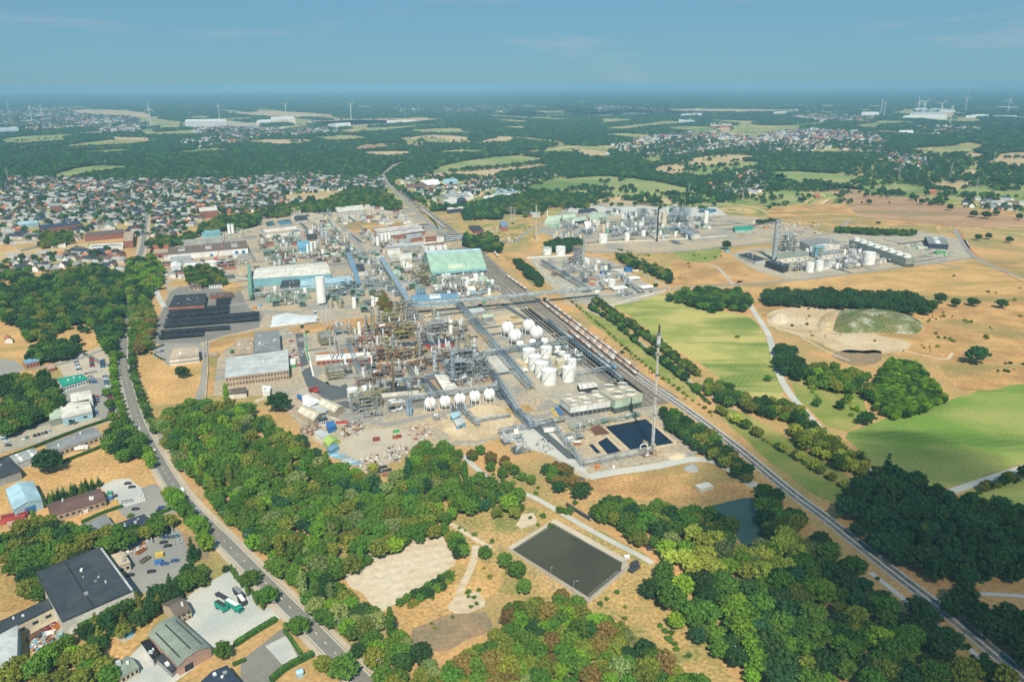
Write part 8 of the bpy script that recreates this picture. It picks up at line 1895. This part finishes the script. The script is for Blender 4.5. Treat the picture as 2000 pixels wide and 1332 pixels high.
# concrete bays and rubble of the scrap yard
for i, (a, b_) in enumerate((('218,1075 250,1058', 0), ('250,1058 290,1042', 0), ('290,1042 330,1028', 0), ('250,1058 256,1075', 0), ('290,1042 298,1062', 0), ('330,1028 338,1040', 0))): fence(a, 2.6, 'grey concrete bay wall of the scrap yard, piece %d' % (i+1), 'light_grey', 'wall', 6, .3)
def rubble(xy, n, rad, label, mats_, s=1.0, name='rubble', cat='rubble'):
 c = G(*xy); o = add(name, None) if False else None; g = MB()
 for k in range(n):
  a, r = random.uniform(0, 6.28), rad*math.sqrt(random.random()); q = random.uniform(.3, 1.3)*s; g.mi = random.randrange(len(mats_)); g.cbox(c.x+r*math.cos(a), c.y+r*math.sin(a)*1.6, .1, q*random.uniform(1, 2.6), q, q*random.uniform(.3, .9), random.uniform(0, 3.1))
 tag(g.build(name, [M[m_] for m_ in mats_]), label, cat, None, 'stuff')
rubble((270, 1066), 150, 5, 'heap of metal scrap in the concrete bays', ['light_grey', 'white', 'grey', 'rust']); rubble((85, 1252), 120, 5, 'loose scrap beside the skips', ['rust', 'white', 'grey', 'sky_blue', 'slate']); rubble((690, 838), 160, 9, 'scattered steel parts in the storage yard', ['grey', 'rust', 'slate', 'off_white']); rubble((605, 840), 120, 8, 'rusty steel scrap behind the white cabin', ['rust', 'grey', 'brown_roof'])
rubble((775, 885), 140, 9, 'broken concrete in the sandy yard', ['off_white', 'tan', 'slate', 'grey']); rubble((820, 845), 120, 9, 'small parts along the sandy yard edge', ['pink_wall', 'grey', 'off_white', 'rust']); rubble((1065, 870), 60, 7, 'small machine parts on the gravel', ['slate', 'grey', 'dark_steel'] if 'dark_steel' in M else ['slate'], .7); rubble((580, 690), 120, 9, 'contractor material beside the ring road', ['red', 'grey', 'white', 'rust', 'sky_blue'], .8)
rubble((720, 905), 90, 9, 'mixed crates at the lower end of the storage yard', ['slate', 'grey', 'white', 'dark_red'], .8); rubble((735, 815), 50, 6, 'orange barriers at the foot of the catalyst unit', ['orange', 'white', 'grey'], .6); rubble((960, 600), 120, 14, 'machine parts north of the spheres', ['red', 'green', 'grey', 'tan'], .8); rubble((1000, 470), 120, 16, 'plant parts beside the gas mast', ['red', 'white', 'grey', 'steel_blue'], 1.2)
rubble((460, 455), 160, 30, 'machines and crates behind the old factory', ['green', 'red', 'grey', 'white'], 1.4); rubble((690, 420), 200, 60, 'cars and crates around the long office', ['white', 'grey', 'sky_blue', 'slate'], 1.5); rubble((1540, 440), 150, 60, 'crates and machines on the far building site', ['white', 'orange', 'grey', 'slate'], 1.5); rubble((955, 450), 90, 22, 'white insulators and pipes of the transformer yard', ['white', 'light_grey'], 1.0); rubble((1815, 490), 150, 30, 'stacked materials of the depot', ['white', 'green', 'tan', 'grey'], 1.5)
rubble((620, 490), 260, 40, 'small equipment behind the pale green hall', ['rust', 'cream', 'grey', 'green', 'sky_blue'], 1.3); rubble((900, 552), 160, 30, 'small equipment before the green barn', ['white', 'grey', 'steel_blue', 'green'], 1.2); rubble((780, 690), 260, 26, 'fittings and pumps on the refinery floor', ['rust', 'steel', 'olive_steel', 'silver'], .8); rubble((560, 585), 120, 18, 'drums in the green pipe bay', ['blue', 'grey', 'green'], .8); rubble((1350, 432), 160, 30, 'equipment behind the gas plant', ['white', 'grey', 'sky_blue'], 1.2)
# ---------------------------------------------------------------- smaller plant items, copied from prototypes
PR = {}; park = G(560, 470)
def proto(k, mk): PR[k] = mk()
def sk(i, w_, d, h, lv, fm, vm): return lambda: unit((500+3*i, 470), w_, d, h, lv, fm, vm, 'x', rot=0, nv=4, dens=2, name='equipment_skid', cat='equipment skid')
for i, a in enumerate(((9, 6, 5, 1, 'steel', 'silver'), (8, 7, 7, 2, 'green_steel', 'shell_grey'), (10, 6, 6, 2, 'pipe_blue', 'silver'), (9, 8, 8, 2, 'rust_steel', 'shell_tan'), (7, 6, 9, 3, 'pipe_grey', 'tank_white'), (12, 5, 4, 1, 'olive_steel', 'cream'))): PR['s%d' % i] = sk(i, *a)()
def shed(w_, d, h, wl, rf, gab):
 o = thing('shed', park, 'x', 'shed'); wb2, rb2 = house_parts(w_, d, h, 1.4, not gab); wb2.build('wall', M[wl], o); rb2.build('roof', M[rf], o); MB().box(-1.2, -d/2-.05, .02, 1.2, -d/2-.003, h*.8).build('door', M['mid_grey'], o); return o
for i, a in enumerate(((9, 7, 4, 'white', 'light_grey', 0), (12, 8, 5, 'brick', 'slate', 0), (10, 8, 4.5, 'pale_blue', 'off_white', 1), (14, 9, 5, 'off_white', 'grey', 1), (8, 6, 3.5, 'barn_green', 'pale_green', 1), (11, 8, 6, 'cream', 'tan', 0))): PR['h%d' % i] = shed(*a)
for i, (h, r, mt) in enumerate(((7, 2.4, 'tank_white'), (6, 2.8, 'silver'), (9, 1.8, 'tank_white'), (5, 3, 'shell_tan'), (6, 2.2, 'cream'))): PR['t%d' % i] = tank((540+i, 470), h, r, 'x', mt, 'dome', name='upright_tank', stair=False)
TXT = dict(s0='grey equipment skid', s1='green steel equipment skid', s2='pale blue equipment skid', s3='rusty equipment skid', s4='tall grey equipment skid', s5='olive equipment skid', h0='small white flat shed', h1='small brick shed with dark roof', h2='small pale blue shed', h3='small off-white gabled shed', h4='small green shed', h5='small cream block', t0='short white upright tank', t1='short silver upright tank', t2='slim white upright tank', t3='squat tan tank', t4='short cream tank')
OC2 = [(bx, by, br*.8) for bx, by, br in BW]
for o in list(COL.objects):
 if o.parent is None and o.type == 'EMPTY' and o.get('category') in ('process unit', 'tank', 'sphere tank', 'column', 'cooling tower', 'silo', 'furnace', 'drum', 'storage barn', 'car shelter'): OC2.append((o.location.x, o.location.y, 10 if o['category'] == 'process unit' else 7))
FILL = '''behind the pale green hall|95|s0 s1 s3 s5 s3 s1 t1 t3 h1 h4 s2 t0|500,478 640,440 700,500 650,525 520,520
between the giant silo and the refinery|34|s0 s1 s2 t3 s5 t0|500,572 700,560 770,600 720,612 620,600 540,600
among the upper pipe racks|60|s0 s2 s5 h3 h5 s1 t1|700,500 820,480 830,560 790,590 720,550
before the green barn|44|s0 s1 s5 t0 s2 h2 s3|845,548 940,540 975,570 880,600 850,580
on the refinery floor|80|s3 s3 s3 s5 s5 s0|690,650 900,640 960,760 800,765 720,790 690,740
inside the gas plant|110|s2 s0 s2 t0 t1 h0 h4 s4|1080,430 1200,412 1360,425 1400,440 1320,470 1100,455
around the power station halls|45|s0 h0 t0 s4 h3|1500,500 1640,480 1760,510 1650,525 1560,535
on the small process site|26|s0 s4 t0 h0|1060,515 1160,510 1260,560 1160,575
beside the old sawtooth factory|34|h0 h1 s5 t4 h3|300,520 330,500 480,490 480,520 420,545 320,545
around the long pale office|50|h1 h3 h5 s0 s5 h0|560,415 700,402 790,415 800,440 640,440 580,440
beside the brick tower block|36|h1 s5 s0 t1 h5|700,455 830,448 840,490 760,490
between the white tanks|16|s0 s5 s2|1050,690 1100,680 1150,720 1110,740 1080,735'''
seen = set()
for ln in FILL.splitlines():
 wh, n, ks, pl = ln.split('|'); ks = ks.split(); W = [tuple(G(x, y)[:2]) for x, y in V2(pl)]; xs = [p[0] for p in W]; ys = [p[1] for p in W]; c = tr = 0
 while c < int(n) and tr < 6000:
  tr += 1; x, y = random.uniform(min(xs), max(xs)), random.uniform(min(ys), max(ys)); k = random.choice(ks); r = 5 if k[0] != 't' else 3.5
  if not inpoly(x, y, W) or any((x-a)**2+(y-b_)**2 < (r+q)**2 for a, b_, q in OC2): continue
  OC2.append((x, y, r)); c += 1; o = PR[k] if k not in seen else copy_tree(PR[k]); seen.add(k); o.location = (x, y, .14); o.rotation_euler = (0, 0, PA+random.choice((0, 0, 1.5708, 3.14159))); tag(o, TXT[k]+' '+wh, TXT[k].split()[-1] if k[0] in 'th' else 'equipment skid', 'small plant items '+wh)
for k, o in PR.items():
 if k not in seen: [bpy.data.objects.remove(q) for q in list(o.children)]; bpy.data.objects.remove(o)
# worn, patched and stained surfaces of the works
PATCH = [('295,520 480,440 640,402 790,400 850,440 960,530 1140,672 1262,772 1350,860 1200,915 1130,915 1030,850 960,790 800,800 700,790 600,700 560,620 500,600 480,560 330,560', 260), ('1080,430 1180,398 1400,425 1560,440 1400,475 1180,490', 60), ('1450,497 1640,465 1850,475 1870,505 1560,540', 50), ('1050,510 1200,520 1280,570 1180,590', 24)]
PS = {m_: MB() for m_ in ('asphalt', 'street', 'concrete', 'sand', 'dry_brown', 'pavement', 'ballast', 'new_asphalt', 'soil')}; z = .1510
for pl, n in PATCH:
 W = [tuple(G(x, y)[:2]) for x, y in V2(pl)]; xs = [p[0] for p in W]; ys = [p[1] for p in W]; c = 0
 while c < n:
  x, y = random.uniform(min(xs), max(xs)), random.uniform(min(ys), max(ys))
  if not inpoly(x, y, W): continue
  a_, b2_, _ = PX(Vector((x, y, 0)))
  if 1110 < a_ < 1350 and 800 < b2_ < 900 or 505 < a_ < 630 and 590 < b2_ < 640 or 500 < a_ < 590 and 420 < b2_ < 450: continue
  c += 1; z += .0004; L_, w_ = random.uniform(8, 34), random.uniform(5, 16); a = PA+random.choice((0, 1.5708)); ca, sa = math.cos(a), math.sin(a); k = random.choice(list(PS))
  if random.random() < .3: L_, w_ = random.uniform(60, 130), random.uniform(5, 7); k = random.choice(('asphalt', 'street', 'ballast', 'new_asphalt'))
  P = [(-L_/2, -w_/2), (L_/2, -w_/2), (L_/2*random.uniform(.8, 1), w_/2), (-L_/2*random.uniform(.8, 1), w_/2)]; PS[k].add([(x+u*ca-v*sa, y+u*sa+v*ca, z) for u, v in P], [(0, 1, 2, 3)])
for k, b in PS.items(): b.build('pavement', M[k], kind='structure')
# drifting cloud shadows come from real clouds high behind the camera
cmat = bpy.data.materials.new('cloud'); cmat.use_nodes = True; t = cmat.node_tree; t.nodes.clear(); ho = node(t, 'ShaderNodeOutputMaterial'); hv = node(t, 'ShaderNodeVolumePrincipled'); t.links.new(hv.outputs[0], ho.inputs['Volume']); hv.inputs['Color'].default_value = (.95, .96, 1, 1); hv.inputs['Density'].default_value = .011; hv.inputs['Anisotropy'].default_value = .3; cmat.cycles.homogeneous_volume = True
def cloud(xy, zc, rx, ry, rz, den, label):
 g = G(*xy); c = g-_ldir*(zc/math.sin(SUN_EL)); m_ = cmat.copy(); m_.node_tree.nodes['Principled Volume'].inputs['Density'].default_value = den
 b = MB(); rd = random.Random(xy[0])
 for k in range(5): b = MB() if k == 0 else b; b.ball(0, 0, 0, 1, 24, 16) if k == 0 else None
 for i, v in enumerate(b.v): n_ = 1+.16*math.sin(3.1*v[0]+2*v[1]+xy[0])+.1*math.sin(7*v[1]+4*v[2]); b.v[i] = (v[0]*rx*n_, v[1]*ry*n_, v[2]*rz*n_)
 o = b.build('cloud', m_); o.location = c; tag(o, label, 'cloud', None, 'stuff')
cloud((1900, 1120), 950, 150, 170, 55, .009, 'fair-weather cloud drifting over the dark wood by the railway'); cloud((1810, 900), 1000, 60, 40, 25, .016, 'small cloud drifting over the green field at the right')
cloud((1180, 222), 1500, 900, 700, 130, .006, 'broad flat cloud drifting over the far dark forest')
# far-off details
# ---------------------------------------------------------------- haze
HB = MB(); HB.box(-66000, -66000, -1, 66000, 66000, 252)
hm = bpy.data.materials.new('haze'); hm.use_nodes = True; t = hm.node_tree; t.nodes.clear()
ho = node(t, 'ShaderNodeOutputMaterial'); hv = node(t, 'ShaderNodeVolumePrincipled'); t.links.new(hv.outputs[0], ho.inputs['Volume'])
hv.inputs['Color'].default_value = (.27, .54, .73, 1); hv.inputs['Density'].default_value = 8.6e-5; hv.inputs['Anisotropy'].default_value = -0.3
hm.cycles.homogeneous_volume = True
HB.build('haze', hm, kind='stuff', label='thin blue haze over the whole plain', category='haze') if False else tag(HB.build('haze', hm), 'thin blue summer haze lying over the whole plain', 'haze', None, 'stuff')
